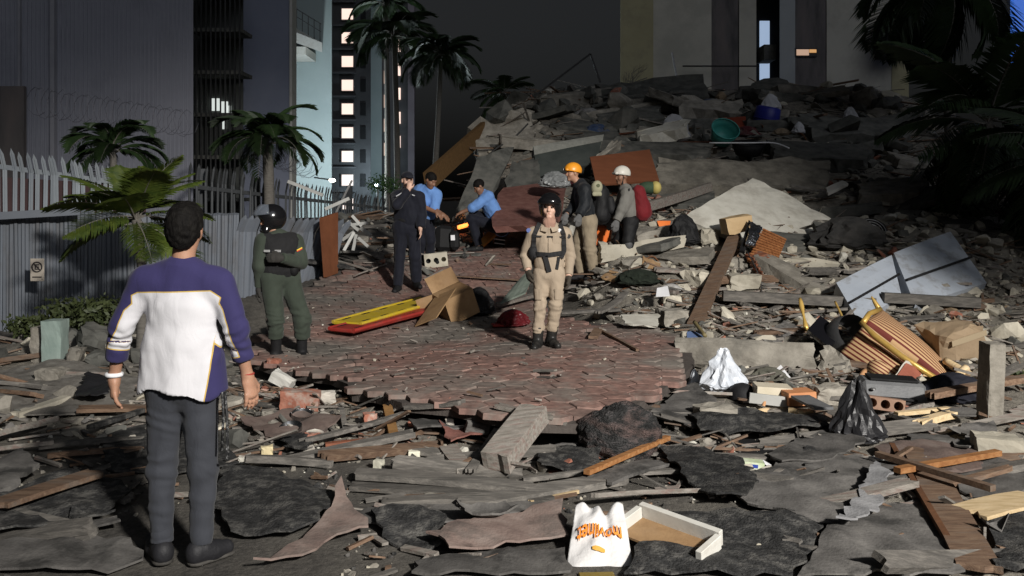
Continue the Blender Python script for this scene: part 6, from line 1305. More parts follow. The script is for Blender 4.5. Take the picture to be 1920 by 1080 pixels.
# --- steel pans
def pan(label, px, py, r, h, tilt):
    c = P(px, py, .03); V, Fc = lathe_vf([(0, 0), (r * .92, 0), (r, .01), (r, h), (r * 1.03, h), (r * .97, h), (r * .95, .012), (0, .012)], 26, c, rot(*tilt)); tag(obj('steel_pan', V, Fc, steel, None, True), label, 'pan')
pan('shiny steel pan standing below the brick lump', 566, 796, .085, .065, (10, 6, 0)); pan('second dull steel pan nearer the man', 546, 818, .085, .05, (18, -4, 0))
# --- black car mat arch left of the man, orange fruit peel
sheet('rubber_arch', 'black bent rubber sheet forming an arch left of the man', [(140, 765), (165, 728), (200, 735), (205, 770), (170, 775)], plastic_black, .10, seed=41, wav=.10, cat='rubber sheet', step=.05)
# --- clothes and rags caught in the heap
rags = [('rag_blue', (.05, .08, .16)), ('rag_white', (.36, .35, .34)), ('rag_ochre', (.22, .14, .05)), ('rag_green', (.05, .09, .06)), ('rag_maroon', (.11, .025, .03)), ('rag_tan', (.24, .18, .12))]
rg_ = np.random.default_rng(91); reg_ = rg_mound(9.5, 24, .7); k = 0
while k < 26:
    q = reg_(rg_)
    if q is None: continue
    nm_, c_ = rags[k % 6]; sz = rg_.uniform(.18, .36) * (.6 + q[1] / 22); o = crumple('rag', 'crumpled rag caught in the heap', 'cloth', (q[0], q[1], top(*q) - .02), (sz * 1.5, sz, sz * .55), M(nm_, [tuple(x * .75 for x in c_), c_], 8, .9, .3, 30, stains=(.15, .14, .12), ssc=5), 100 + k * 3.7, .15, 3); o['group'] = 'rags in the heap'; k += 1
# --- mast of the assumed floodlight, out of view
ms = thing('assumed_light_mast', 'assumed rescue floodlight on a steel mast behind the photographer', 'floodlight', (FLOOD.x, FLOOD.y - .6, 0))
m = MB(); m.tube([(FLOOD.x, FLOOD.y - .6, 0), (FLOOD.x, FLOOD.y - .6, FLOOD.z + .3)], .06, 8); m.build('mast', metal_dull, ms)
m = MB(); m.box((FLOOD.x, FLOOD.y - .45, FLOOD.z), (.6, .2, .45), None, 0, .02); m.build('lamp_housing', black_matte, ms)
# ------------------------------------------------------------------ people
class SDF:
    """smooth union of tapered limbs and ellipsoids, turned into one closed mesh"""
    def __init__(s): s.p = []
    def cone(s, a, b, ra, rb, k=.03, wide=None, f=1.0, cap=0):
        s.p.append(('c', np.array(a, float), np.array(b, float), ra, rb, k, None if wide is None else np.array(wide, float), f, cap)); return s
    def ell(s, c, r, R=None, k=.03, sub=False): s.p.append(('e', np.array(c, float), np.array(r, float), np.eye(3) if R is None else np.array(R, float), k, sub)); return s
    def eval_prim(s, q, X):
        if q[0] == 'c':
            _, a, b, ra, rb, k, wd, f, cap = q; U = X - a; ba = b - a
            if wd is not None:
                n = wd / np.linalg.norm(wd); U = U - (U @ n)[:, None] * n * (1 - 1 / f); ba = ba - (ba @ n) * n * (1 - 1 / f)
            L2 = ba @ ba + 1e-12; t = np.clip(U @ ba / L2, 0, 1); d = np.linalg.norm(U - t[:, None] * ba, axis=1) - (ra + (rb - ra) * t)
            if cap: d = np.maximum(d, (U @ ba - L2) / math.sqrt(L2) - .004)
            return d
        _, c, r, R, k, sub = q; U = ((X - c) @ R) / r; k0 = np.linalg.norm(U, axis=1); k1 = np.linalg.norm(U / r, axis=1) + 1e-9; return k0 * (k0 - 1) / k1
    def bounds(s, q):
        if q[0] == 'c': m = max(q[3], q[4]) * max(1, q[7]); return np.minimum(q[1], q[2]) - m, np.maximum(q[1], q[2]) + m
        m = max(q[2]); return q[1] - m, q[1] + m
    def mesh(s, h, clip=None, disp=None):
        lo = np.min([s.bounds(q)[0] for q in s.p], 0) - 3 * h; hi = np.max([s.bounds(q)[1] for q in s.p], 0) + 3 * h
        n = np.ceil((hi - lo) / h).astype(int) + 1; S = np.full(n, 1.0, np.float32); ax = [lo[i] + h * np.arange(n[i]) for i in range(3)]
        for q in s.p:
            k = q[5] if q[0] == 'c' else q[4]; a, b = s.bounds(q); i0 = np.maximum(((a - k - 2 * h - lo) / h).astype(int), 0); i1 = np.minimum(((b + k + 2 * h - lo) / h).astype(int) + 2, n)
            sl = tuple(slice(i0[i], i1[i]) for i in range(3)); g = np.meshgrid(*[ax[i][sl[i]] for i in range(3)], indexing='ij'); X = np.stack(g, -1).reshape(-1, 3); d = s.eval_prim(q, X).reshape(g[0].shape); o = S[sl]
            if q[0] == 'e' and q[5]: hh = np.clip(.5 - .5 * (o + d) / k, 0, 1); S[sl] = o * (1 - hh) - d * hh + k * hh * (1 - hh)
            else: hh = np.clip(.5 + .5 * (d - o) / k, 0, 1); S[sl] = o * hh + d * (1 - hh) - k * hh * (1 - hh)
        if clip is not None:
            g = np.meshgrid(*ax, indexing='ij'); S = np.maximum(S, clip(np.stack(g, -1).reshape(-1, 3)).reshape(S.shape).astype(np.float32))
        V, Q = nets(S, lo, h)
        if disp is not None: V = V + vnorm(V, Q) * disp(V)[:, None]
        return V, Q
def nets(S, lo, h):
    ins = S < 0; C = [(i, j, k) for i in (0, 1) for j in (0, 1) for k in (0, 1)]; n = np.array(S.shape) - 1
    cnt = np.zeros(n, np.int8)
    for (i, j, k) in C: cnt += ins[i:i + n[0], j:j + n[1], k:k + n[2]]
    act = (cnt > 0) & (cnt < 8); idx = np.full(n, -1, np.int64); A = np.argwhere(act); idx[act] = np.arange(len(A))
    cv = np.stack([S[A[:, 0] + i, A[:, 1] + j, A[:, 2] + k] for (i, j, k) in C], 1); acc = np.zeros((len(A), 3)); w = np.zeros(len(A)); Ca = np.array(C, float)
    for a in range(8):
        for b in range(a + 1, 8):
            if abs(Ca[a] - Ca[b]).sum() != 1: continue
            m = (cv[:, a] < 0) != (cv[:, b] < 0); t = cv[m, a] / (cv[m, a] - cv[m, b]); acc[m] += Ca[a] + t[:, None] * (Ca[b] - Ca[a]); w[m] += 1
    V = lo + h * (A + acc / w[:, None]); Q = []
    for ax in range(3):
        o = [(1, 2), (2, 0), (0, 1)][ax]; sl0 = [slice(None)] * 3; sl1 = [slice(None)] * 3; sl0[ax] = slice(0, n[ax]); sl1[ax] = slice(1, n[ax] + 1)
        for d in o: sl0[d] = slice(1, n[d]); sl1[d] = slice(1, n[d])
        a, b = ins[tuple(sl0)], ins[tuple(sl1)]; ch = np.argwhere(a != b)
        if not len(ch): continue
        flip = a[tuple(ch.T)]; base = ch.copy()
        for d in o: base[:, d] += 1
        q = []
        for (du, dv) in ((-1, -1), (0, -1), (0, 0), (-1, 0)):
            c = base.copy(); c[:, o[0]] += du; c[:, o[1]] += dv; q.append(idx[tuple(c.T)])
        q = np.stack(q, 1); q[~flip] = q[~flip][:, ::-1]; Q.append(q)
    return V, np.vstack(Q)
def vnorm(V, Q):
    fn = np.cross(V[Q[:, 2]] - V[Q[:, 0]], V[Q[:, 3]] - V[Q[:, 1]]); N = np.zeros_like(V)
    for i in range(4): np.add.at(N, Q[:, i], fn)
    return N / (np.linalg.norm(N, axis=1)[:, None] + 1e-12)
def U(v): v = np.array(v, float); return v / (np.linalg.norm(v) + 1e-12)
skin_m = {}
def skin(name, c):
    m = M(name, [tuple(x * .88 for x in c), c, tuple(min(1, x * 1.08) for x in c)], 9, .5, .12, 120, var=0, spec=.4); m.node_tree.nodes['Principled BSDF'].inputs['Subsurface Weight'].default_value = .08; m.node_tree.nodes['Principled BSDF'].inputs['Subsurface Radius'].default_value = (.02, .008, .005); return m
sk_tan = skin('skin_tan', (.40, .22, .145)); sk_light = skin('skin_light', (.58, .37, .28)); sk_brown = skin('skin_brown', (.23, .12, .075))
glove_m = cloth('glove', (.035, .033, .03), .8); glove_g = cloth('glove_grey', (.12, .12, .12), .8)
hair_m = M('hair', [(.004, .0035, .0035), (.010, .009, .008)], 40, .75, .8, 160, var=0, spec=.12, stretch=(1, 1, .3), bdist=.006)

def hand(sd, w, d, n, side, curl=.35, sc=1.0, grow=0.0, spread=1.0):
    """palm and five fingers: w wrist, d direction, n palm normal, side = direction of the thumb"""
    w = np.array(w, float); d = U(d); n = U(np.array(n) - d * (np.array(n) @ d)); s = U(np.array(side) - d * (np.array(side) @ d) - n * (np.array(side) @ n))
    pe = w + d * .088 * sc; sd.cone(w, w + d * .03 * sc, .027 * sc + grow, .026 * sc + grow, .02)
    sd.cone(w + d * .028 * sc, pe, .021 * sc + grow, .020 * sc + grow, .015, s, 1.75)
    for i, (o, L) in enumerate(((.031, .072), (.0105, .082), (-.0105, .077), (-.031, .060))):
        b = pe + s * o * sc * spread - d * .008; d1 = U(d + n * curl * .6 + s * o * 2.0 * (spread - .6)); m1 = b + d1 * L * sc * .5; d2 = U(d1 + n * curl * 1.2); m2 = m1 + d2 * L * sc * .3; d3 = U(d2 + n * curl * 1.2); e = m2 + d3 * L * sc * .22
        r = .0098 * sc + grow; sd.cone(b, m1, r, r * .93, .005); sd.cone(m1, m2, r * .93, r * .86, .004); sd.cone(m2, e, r * .86, r * .72, .004)
    tb = w + d * .028 * sc + s * .028 * sc; t1 = tb + U(d * .75 + s * .65 + n * .25) * .042 * sc; t2 = t1 + U(d + s * .15 + n * .35) * .032 * sc; sd.cone(tb, t1, .0145 * sc + grow, .0115 * sc + grow, .012); sd.cone(t1, t2, .0115 * sc + grow, .009 * sc + grow, .004)
def head(sd, c, f, up=(0, 0, 1), sc=1.0, face=True):
    """c middle of the head; f where it looks"""
    f = U(f); up = U(np.array(up) - f * (np.array(up) @ f)); r = np.cross(f, up); R = np.array([r, f, up]).T; c = np.array(c, float)
    g = lambda x, y, z: c + (r * x + f * y + up * z) * sc
    sd.ell(g(0, -.012, .028), np.array((.074, .092, .086)) * sc, R, .03); sd.ell(g(0, .022, -.045), np.array((.058, .066, .072)) * sc, R, .03)
    if face:
        sd.cone(g(0, .078, .012), g(0, .100, -.030), .009 * sc, .014 * sc, .014); sd.cone(g(-.010, .088, -.033), g(.010, .088, -.033), .010 * sc, .010 * sc, .01)
        sd.cone(g(-.035, .072, .026), g(.035, .072, .026), .012 * sc, .012 * sc, .015); sd.cone(g(-.018, .078, -.066), g(.018, .078, -.066), .0095 * sc, .0095 * sc, .010); sd.cone(g(-.012, .070, -.100), g(.012, .070, -.100), .018 * sc, .018 * sc, .02)
        for s in (-1, 1): sd.ell(g(s * .031, .090, .004), np.array((.016, .016, .011)) * sc, R, .012, True); sd.ell(g(s * .045, .050, -.03), np.array((.022, .03, .028)) * sc, R, .02)
    for s in (-1, 1): sd.ell(g(s * .077, -.012, -.008), np.array((.010, .020, .032)) * sc, R, .008)
    return g, R
def eyes(par, g, sc=1.0):
    for s in (-1, 1):
        bm = bmesh.new(); bmesh.ops.create_uvsphere(bm, u_segments=10, v_segments=8, radius=.0125 * sc); V = np.array([v.co[:] for v in bm.verts]); Fc = [[v.index for v in f.verts] for f in bm.faces]; bm.free()
        obj('eye', V + g(s * .031, .0765, .004), Fc, M('eye_dark', [(.03, .02, .015)], 3, .2, 0, var=0), par, True)
def body_sdf(J, hands=True, hopt=None):
    """the whole figure as one surface"""
    rs = J.get('rs', 1.0); s = SDF(); n = U(J['sR'] - J['sL']); hn = U(J['hR'] - J['hL']); mid_s = (J['sL'] + J['sR']) / 2; mid_h = (J['hL'] + J['hR']) / 2
    s.cone(mid_h + (mid_s - mid_h) * .12, mid_h + (mid_s - mid_h) * .74, .094 * rs, .102 * rs, .05, n, 1.36); s.cone(mid_s + (J['sL'] - mid_s) * .62, mid_s + (J['sR'] - mid_s) * .62, .060 * rs, .060 * rs, .05); s.cone(J['hL'], J['hR'], .092 * rs, .092 * rs, .05)
    s.cone(mid_s + U(mid_s - mid_h) * .0, J['head'] - np.array(J.get('up', (0, 0, 1))) * .05, .062, .052, .04)
    for q in 'LR':
        s.cone(J['s' + q], J['e' + q], .050 * rs, .042 * rs, .035); s.cone(J['e' + q], J['w' + q], .042 * rs, .028, .02)
        s.cone(J['h' + q], J['k' + q], .084 * rs, .055 * rs, .04); s.cone(J['k' + q], J['k' + q] + (J['a' + q] - J['k' + q]) * .35, .053 * rs, .054 * rs, .03); s.cone(J['k' + q] + (J['a' + q] - J['k' + q]) * .35, J['a' + q], .054 * rs, .038, .03)
        heel = J['a' + q] - np.array((0, 0, .042)); s.cone(J['a' + q], heel, .036, .030, .02); s.cone(heel, np.array((J['t' + q][0], J['t' + q][1], heel[2] - .010)), .030, .020, .02)
    g, R = head(s, J['head'], J['f'], J.get('up', (0, 0, 1)), J.get('hs', 1.0), J.get('face', True)); J['g'] = g; J['R'] = R
    if hands:
        for q in 'LR':
            d, nn, sd_, cu = J['hand' + q]; hand(s, J['w' + q], d, nn, sd_, cu, J.get('hsc', 1.0))
    return s
def coat_sdf(J, off, sl=1.0, hem=.12, cuff=0.0, loose=1.0, arm=.0, rs=1.0, low=0.0, collar=.0):
    """shirt or jacket: torso, shoulders and sleeves down to the share sl of the forearm"""
    s = SDF(); n = U(J['sR'] - J['sL']); mid_s = (J['sL'] + J['sR']) / 2; mid_h = (J['hL'] + J['hR']) / 2; ax = mid_s - mid_h; nk = mid_s + U(J['head'] - mid_s) * .075
    s.cone(mid_h - U(ax) * hem, mid_h + ax * .35, .106 * rs + off * loose + low, .104 * rs + off * loose + low * .4, .05, n, 1.42); s.cone(mid_h + ax * .3, mid_h + ax * .76, .104 * rs + off, .112 * rs + off, .05, n, 1.42); s.cone(mid_s + (J['sL'] - mid_s) * .70, mid_s + (J['sR'] - mid_s) * .70, .066 * rs + off, .066 * rs + off, .06)
    s.cone(mid_s, nk + U(J['head'] - mid_s) * collar, .078 * rs + off, .058 + off, .04, None, 1, 1)
    for q in 'LR':
        s.cone(nk, mid_s + (J['s' + q] - mid_s) * .8, .046 + off, .056 * rs + off, .05)
        s.cone(J['s' + q], J['e' + q], .060 * rs + off + arm, .049 * rs + off + arm, .045)
        if sl > 0: s.cone(J['e' + q], J['e' + q] + (J['w' + q] - J['e' + q]) * sl, .047 * rs + off + arm, (.047 + (.034 - .047) * sl) * rs + off + arm + cuff, .02, None, 1, 1)
    return s
def trouser_sdf(J, off, end=1.0, flare=0.0, top_=.10, rs=1.0):
    s = SDF(); mid_s = (J['sL'] + J['sR']) / 2; mid_h = (J['hL'] + J['hR']) / 2; ax = U(mid_s - mid_h); n = U(J['hR'] - J['hL'])
    s.cone(mid_h + ax * .02, mid_h + ax * top_, .104 * rs + off, .100 * rs + off, .04, n, 1.38, 1); s.cone(J['hL'], J['hR'], .102 * rs + off, .102 * rs + off, .04)
    for q in 'LR':
        s.cone(J['h' + q], J['k' + q], .094 * rs + off, .062 * rs + off, .03); e = J['k' + q] + (J['a' + q] - J['k' + q]) * end; s.cone(J['k' + q], e, .061 * rs + off, .042 * rs + off + flare, .03, None, 1, 1)
    return s
def shoe(J, q, mt, par, high=0.0, h=.008, name='shoe', sole=None, w=.043):
    a = J['a' + q]; t = J['t' + q]; fl = a[2] - .088; s = SDF(); heel = np.array((a[0], a[1], fl + .04)) - U([t[0] - a[0], t[1] - a[1], 0]) * .03; tt = np.array((t[0], t[1], fl + .036)); dn = U(np.cross(t - a, (0, 0, 1)))
    s.cone(heel, heel + (tt - heel) * .55, w, w + .003, .03); s.cone(heel + (tt - heel) * .5, tt, w + .003, w - .008, .03); s.cone(a + np.array((0, 0, -.01)), heel + np.array((0, 0, .03)), .044, .042, .04)
    if high: s.cone(a - np.array((0, 0, .02)), a + (J['k' + q] - a) * high, .050, .062, .03, None, 1, 1)
    V, Q = s.mesh(h, lambda X: fl - X[:, 2]); o = obj(name, V, Q, mt, par, True)
    return o
def attrs(o, **kw):
    for k, v in kw.items(): a = o.data.attributes.new(k, 'FLOAT', 'POINT'); a.data.foreach_set('value', np.asarray(v, np.float32))
def folds(amp, seed, freq=26, zs=.35):
    def f(V): Pn = V * np.array((1, 1, zs)); return amp * (fnoise3(Pn, freq, seed) * .6 + .6 * fnoise3(V, freq * .55, seed + 1) + .40 * fnoise3(V * np.array((1, 1, .7)), freq * 2.7, seed + 2))
    return f
def joint_folds(amp, pts, seed):
    """soft cloth plus irregular creases across the limbs near the joints"""
    base = folds(amp * .5, seed)
    def f(V):
        d = base(V)
        for i, (c, ax, rad) in enumerate(pts):
            c = np.array(c); a = U(ax); U_ = V - c; t = U_ @ a; w = np.exp(-(np.linalg.norm(U_, axis=1) / rad) ** 2); W = U_ - .78 * (U_ - t[:, None] * a) + .012 * np.stack([np.sin(V @ np.array((31., 17., 11.)) + seed + i), np.sin(V @ np.array((13., 29., 19.)) + i), np.sin(V @ np.array((23., 9., 27.)))], 1)
            n_ = fnoise3(W, 95, seed + 3 * i); d = d + amp * w * np.sign(n_) * np.abs(n_) ** .8
        return d
    return f
def joints(Y0, d, ground=True):
    """joint positions given as photograph pixels plus a depth offset in metres; the feet are set on the ground under them"""
    if ground:
        px = (d['aL'][0] + d['aR'][0]) / 2; py = (d['aL'][1] + d['aR'][1]) / 2; Y = on(px, py + .088 * F / Y0).y - (d['aL'][2] + d['aR'][2]) / 2; Y0 = min(max(Y, Y0 - .7), Y0 + .7)
    return {k: np.array(at(v[0], v[1], Y0 + v[2])) for k, v in d.items()}
def pmesh(name, s, h, mt, par, clip=None, disp=None):
    V, Q = s.mesh(h, clip, disp); return obj(name, V, Q, mt, par, True), V
def poly_sd(px, py, poly):
    """signed distance to a polygon, positive inside"""
    d = np.full(px.shape, 1e9); ins = np.zeros(px.shape, bool); n = len(poly)
    for i in range(n):
        ax_, ay = poly[i]; bx, by = poly[(i + 1) % n]; ex, ey = bx - ax_, by - ay; t = np.clip(((px - ax_) * ex + (py - ay) * ey) / (ex * ex + ey * ey + 1e-9), 0, 1); d = np.minimum(d, np.hypot(px - ax_ - t * ex, py - ay - t * ey))
        c = ((ay > py) != (by > py)) & (px < (bx - ax_) * (py - ay) / (by - ay + 1e-12) + ax_); ins ^= c
    return np.where(ins, d, -d)
def person(label, J): 
    b = (J['aL'] + J['aR']) / 2; t = thing('person', label, 'person', (b[0], b[1], min(J['aL'][2], J['aR'][2]) - .088)); return t

# ---- man seen from behind in the blue and white long-sleeved shirt
J = joints(4.5, dict(head=(347, 428, .02), sL=(266, 528, .02), sR=(414, 530, .02), eL=(229, 612, .0), eR=(444, 616, .0), wL=(214, 706, .06), wR=(464, 706, .06), hL=(314, 720, .02), hR=(372, 720, .02), kL=(303, 880, .04), kR=(381, 882, .02), aL=(303, 1018, .0), aR=(378, 1020, .0), tL=(284, 1046, .17), tR=(424, 1050, .10)), False)
J['f'] = np.array((-.04, 1, .02)); J['up'] = (0, -.05, 1); J['hs'] = 1.03; J['face'] = True; J['hsc'] = 1.06; J['rs'] = .92
J['handL'] = ((.03, -.02, -1), (.9, .45, 0), (.1, .9, 0), .30); J['handR'] = ((.22, .0, -1), (-.8, .5, 0), (-.05, 1, 0), .34)
man = person('man seen from behind in a purple blue and white shirt and grey trousers', J)
sb_ = body_sdf(J); V, Q = sb_.mesh(.0052); obj('body', V, Q, sk_tan, man, True)
sh = coat_sdf(J, .014, .62, .15, .006, 1.0, -.006, .97, .050)
PXY = lambda V: (CX + V[:, 0] / V[:, 1] * F, HY + (CZ - V[:, 2]) / V[:, 1] * F)
def shirt_clip(X):
    u = (X[:, 0] / 4.5 * F + CX); hem = at(0, 729, 4.5).z + .016 * np.sin((u - 258) / 26) - .022 * np.exp(-((u - 262) / 16) ** 2) - .03 * np.exp(-((u - 398) / 22) ** 2); inside_t = (u > 240) & (u < 432); return np.where(inside_t, hem - X[:, 2], -1.0)
V, Q = sh.mesh(.006, shirt_clip, joint_folds(.008, [(J['eL'] + (0, -.03, -.05), J['wL'] - J['eL'], .10), (J['eR'] + (0, -.03, -.05), J['wR'] - J['eR'], .10)], 3))
vp = U((0, -1, 0)); V = V + vnorm(V, Q) * (.006 * np.sin(V[:, 0] * 34 + 2.0 * np.sin(V[:, 2] * 3)) * sst(1.32, .95, V[:, 2]) * (np.abs(V[:, 0] + 1.62) < .22))[:, None]
o = obj('shirt', V, Q, None or cloth('man_shirt', None, .85, 16, .25, 'panel', [(.032, .028, .092), (.50, .34, .09), (.58, .575, .60)], .05, 420), man, True)
u, v = V[:, 0] / 4.5 * F + CX, HY + (CZ - V[:, 2]) / 4.5 * F
W1 = poly_sd(u, v, [(254, 552), (266, 546), (402, 543), (420, 556), (411, 585), (406, 640), (402, 690), (394, 760), (230, 770), (245, 700), (256, 640), (256, 600)])
W2 = poly_sd(u, v, [(256, 566), (275, 600), (275, 640), (240, 660), (239, 657), (203, 651), (207, 643), (221, 626), (229, 612), (234, 596), (240, 580)])
W3 = poly_sd(u, v, [(417, 566), (424, 578), (432, 605), (438, 632), (446, 652), (452, 668), (438, 671), (425, 664), (405, 640), (406, 585)])
pan_ = np.maximum(np.maximum(W1, W2), W3)
def band(ax_, ay, bx, by, w):
    ex, ey = bx - ax_, by - ay; t = np.clip(((u - ax_) * ex + (v - ay) * ey) / (ex * ex + ey * ey), 0, 1); return np.hypot(u - ax_ - t * ex, v - ay - t * ey) < w
pan_ = np.where(band(209, 637, 242, 640, 1.7) | band(428, 652, 446, 656, 1.5), -5, pan_); attrs(o, panel=np.clip(pan_, -9, 9))
tr = trouser_sdf(J, .012, .97, .002, .10, .95); V, Q = tr.mesh(.007, None, joint_folds(.0065, [(J['kL'], J['aL'] - J['kL'], .12), (J['kR'], J['aR'] - J['kR'], .12), (J['aL'] + (0, 0, .10), (0, 0, 1), .11), (J['aR'] + (0, 0, .10), (0, 0, 1), .11), (J['hL'] - (0, 0, .14), (.3, 0, 1), .10), (J['hR'] - (0, 0, .14), (-.3, 0, 1), .10)], 8)); obj('trousers', V, Q, cloth('man_trousers', (.040, .043, .052), .85, 20, .3), man, True)
for q in 'LR':
    s = SDF(); a = J['a' + q]; s.cone(a + (0, 0, .045), a + (0, 0, .012), .052, .046, .02, None, 1, 1); obj('trouser_cuff', *s.mesh(.006), MATS['man_trousers'], man, True)
    shoe(J, q, M('shoe_black', [(.012, .012, .014), (.02, .02, .023)], 9, .6, .3, 60, var=0), man, 0, .006, 'shoe', w=.046)
    t_, a_ = J['t' + q], J['a' + q]; fl = a_[2] - .088; s = SDF(); s.cone((a_[0] - U(t_ - a_)[0] * .03, a_[1] - U(t_ - a_)[1] * .03, fl + .012), (t_[0], t_[1], fl + .012), .05, .046, .02); obj('sole', *s.mesh(.006, lambda X: np.maximum(fl - .002 - X[:, 2], X[:, 2] - fl - .016)), rubber_dirty, man, True)
g = J['g']; s = SDF(); Rh = J['R']; sc = J['hs']
s.ell(g(0, -.018, .036), np.array((.080, .096, .090)) * sc, Rh, .03); s.ell(g(0, -.055, -.02), np.array((.074, .058, .082)) * sc, Rh, .04); s.ell(g(0, .04, .075), np.array((.066, .06, .052)) * sc, Rh, .04)
for sg in (-1, 1): s.ell(g(sg * .068, -.005, .01), np.array((.018, .035, .055)) * sc, Rh, .02)
V, Q = s.mesh(.006, None, lambda V: .0022 * fnoise3(V, 110, 5) + .0024 * fnoise3(V * np.array((1, 1, .5)), 330, 6)); obj('hair', V, Q, hair_m, man, True)
m = MB(); V, Fc = tube_vf([J['wL'] + np.array((.034 * math.cos(a), .034 * math.sin(a), .01)) for a in np.linspace(0, 2 * math.pi, 21)], .012, 8, False); m.add(V, Fc); m.build('wristband', paper, man, True)
m = MB(); V, Fc = tube_vf([J['wR'] + np.array((.031 * math.cos(a), .031 * math.sin(a), .015)) for a in np.linspace(0, 2 * math.pi, 21)], .005, 6, False); m.add(V, Fc); m.build('bracelet', M('red_string', [(.3, .04, .03)], 3, .7, 0, var=0), man, True)
lan = M('lanyard', [(.012, .012, .014), (.02, .02, .02), (.25, .25, .25)], 60, .6, 0, var=0)
m = MB(); m.tube([at(417, 735, 4.44), at(419, 780, 4.43), at(416, 845, 4.43)], .007, 5); m.tube([at(422, 735, 4.45), at(426, 790, 4.44), at(427, 860, 4.44), at(418, 862, 4.44)], .008, 5); m.build('lanyard', lan, man, True)

def helmet_open(c, f, up, mt, par, r=(.108, .132, .118), name='helmet', brim=True, strap=None):
    f = U(f); up = U(np.array(up) - f * (np.array(up) @ f)); rr = np.cross(f, up); R = np.array([rr, f, up]).T; c = np.array(c); s = SDF(); s.ell(c + up * .035 - f * .005, r, R, .02)
    V, Q = s.mesh(.007, lambda X: (c + up * .012 - X) @ up + .22 * np.clip((X - c) @ f, -.2, .2)); o = obj(name, V, Q, mt, par, True)
    if brim:
        s = SDF(); s.cone(c + up * .05 + f * .09 - rr * .05, c + up * .05 + f * .09 + rr * .05, .022, .022, .02, f, 1.8); obj('peak', *s.mesh(.007), mt, o if False else par, True)
    return o
# ---- helmeted officer in green, looking left, hand on his vest
J = joints(10.0, dict(head=(508, 412, 0), sL=(556, 452, .10), sR=(492, 452, -.08), eL=(566, 492, .02), eR=(486, 500, -.12), wL=(528, 484, -.24), wR=(486, 538, -.06), hL=(541, 520, .06), hR=(508, 520, -.04), kL=(566, 600, .0), kR=(517, 600, -.10), aL=(566, 660, .08), aR=(518, 662, -.02), tL=(572, 672, -.08), tR=(500, 672, -.14)))
J['f'] = np.array((-.9, -.45, -.12)); J['hs'] = 1.0; J['handL'] = ((-1, -.2, .05), (.1, .9, -.2), (0, 0, 1), .5); J['handR'] = ((-.1, -.1, -1), (.9, .2, 0), (-.2, -.9, 0), .35); J['face'] = True
off = person('officer in green uniform and glossy riding helmet by the low fence', J); obj('body', *body_sdf(J).mesh(.0085), sk_tan, off, True)
green = cloth('olive_green', (.040, .050, .038), .85, 18, .35)
pmesh('jacket', coat_sdf(J, .013, .97, .02, .0, 1, .004), .009, green, off, None, folds(.0085, 21)); pmesh('trousers', trouser_sdf(J, .018, .52, .018), .009, green, off, None, joint_folds(.012, [(J['kL'], J['aL'] - J['kL'], .14), (J['kR'], J['aR'] - J['kR'], .14)], 22))
s = coat_sdf(J, .032, 0, -.06, 0, 1, 0); s.p = s.p[:3]; pmesh('vest', s, .009, cloth('vest_black', (.014, .014, .015), .8, 20, .4), off, None, folds(.006, 23, 40, 1))
s = SDF(); mh = (J['hL'] + J['hR']) / 2; s.cone(mh + (0, 0, .12), mh + (0, 0, .155), .148, .148, .02, U(J['sR'] - J['sL']), 1.3); pmesh('belt', s, .009, black_matte, off, lambda X: np.abs(X[:, 2] - mh[2] - .14) - .028)
s = SDF(); s.ell(J['hL'] + (.07, -.08, .10), (.06, .06, .085), None, .02); pmesh('pouch', s, .009, black_matte, off)
for q in 'LR': shoe(J, q, black_matte, off, .78, .009, 'boot')
gl = SDF(); [hand(gl, J['w' + q], *J['hand' + q][:3], J['hand' + q][3], 1.0, .006) for q in 'L']; pmesh('glove', gl, .007, glove_m, off); gl = SDF(); hand(gl, J['wR'], *J['handR'][:3], J['handR'][3], 1.0, .006); pmesh('glove', gl, .007, glove_m, off)
def moto_helmet(J, par, mt, visor, tilt=0.0):
    g, R = J['g'], J['R']; s = SDF(); s.ell(g(0, -.012, .02), (.128, .150, .142), R, .02); s.cone(g(-.06, .075, -.10), g(.06, .075, -.10), .04, .04, .04); s.ell(g(0, .16, -.005), (.10, .11, .052), R, .02, True); s.ell(g(0, .03, -.16), (.08, .10, .08), R, .03, True)
    h = obj('helmet', *s.mesh(.0075), mt, par, True)
    V = []; nu, nv = 14, 8; Fc = []
    for j in range(nv + 1):
        for i in range(nu + 1):
            a = math.radians(-78 + 156 * i / nu); e = math.radians(tilt - 12 + 44 * j / nv); V.append(g(.145 * math.sin(a) * math.cos(e) * 1.0, .185 * math.cos(a) * math.cos(e) + .0, .02 + .165 * math.sin(e)))
    for j in range(nv):
        for i in range(nu): a = j * (nu + 1) + i; Fc.append((a, a + 1, a + nu + 2, a + nu + 1))
    o = obj('visor', V, Fc, visor, par, True); md = o.modifiers.new('thickness', 'SOLIDIFY'); md.thickness = .003; return h
helm_b = M('helmet_black', [(.008, .008, .009)], 3, .15, 0, var=0, spec=.6); visor_m = clear('visor', (.22, .25, .30), .28, .05); visor_d = clear('visor_dark', (.015, .016, .018), .85, .08)
moto_helmet(J, off, helm_b, visor_m, 28)
m = MB(); m.box(J['g'](.129, -.03, -.02), (.012, .07, .016), J['R'] @ rot(0, 0, 8)); m.build('helmet_stripe', paper, off)
ap = J['sL'] + (J['eL'] - J['sL']) * .35 + np.array((.03, -.075, 0))
for k, c_ in enumerate(((.75, .55, .05), (.55, .03, .03))): m = MB(); m.box(ap + np.array((.0, -.004, -.012 * k)), (.06, .012, .011), rot(0, -28, 20)); m.build('flag_patch', M('flag%d' % k, [c_], 3, .7, 0, var=0), off)
for dx in (-.06, .05): m = MB(); m.box((J['sL'] + J['sR']) / 2 + np.array((dx - .02, -.19, -.09)), (.06, .02, .022), rot(0, 0, -20)); m.build('name_patch', M('patch_grey', [(.4, .4, .4)], 3, .7, 0, var=0), off)

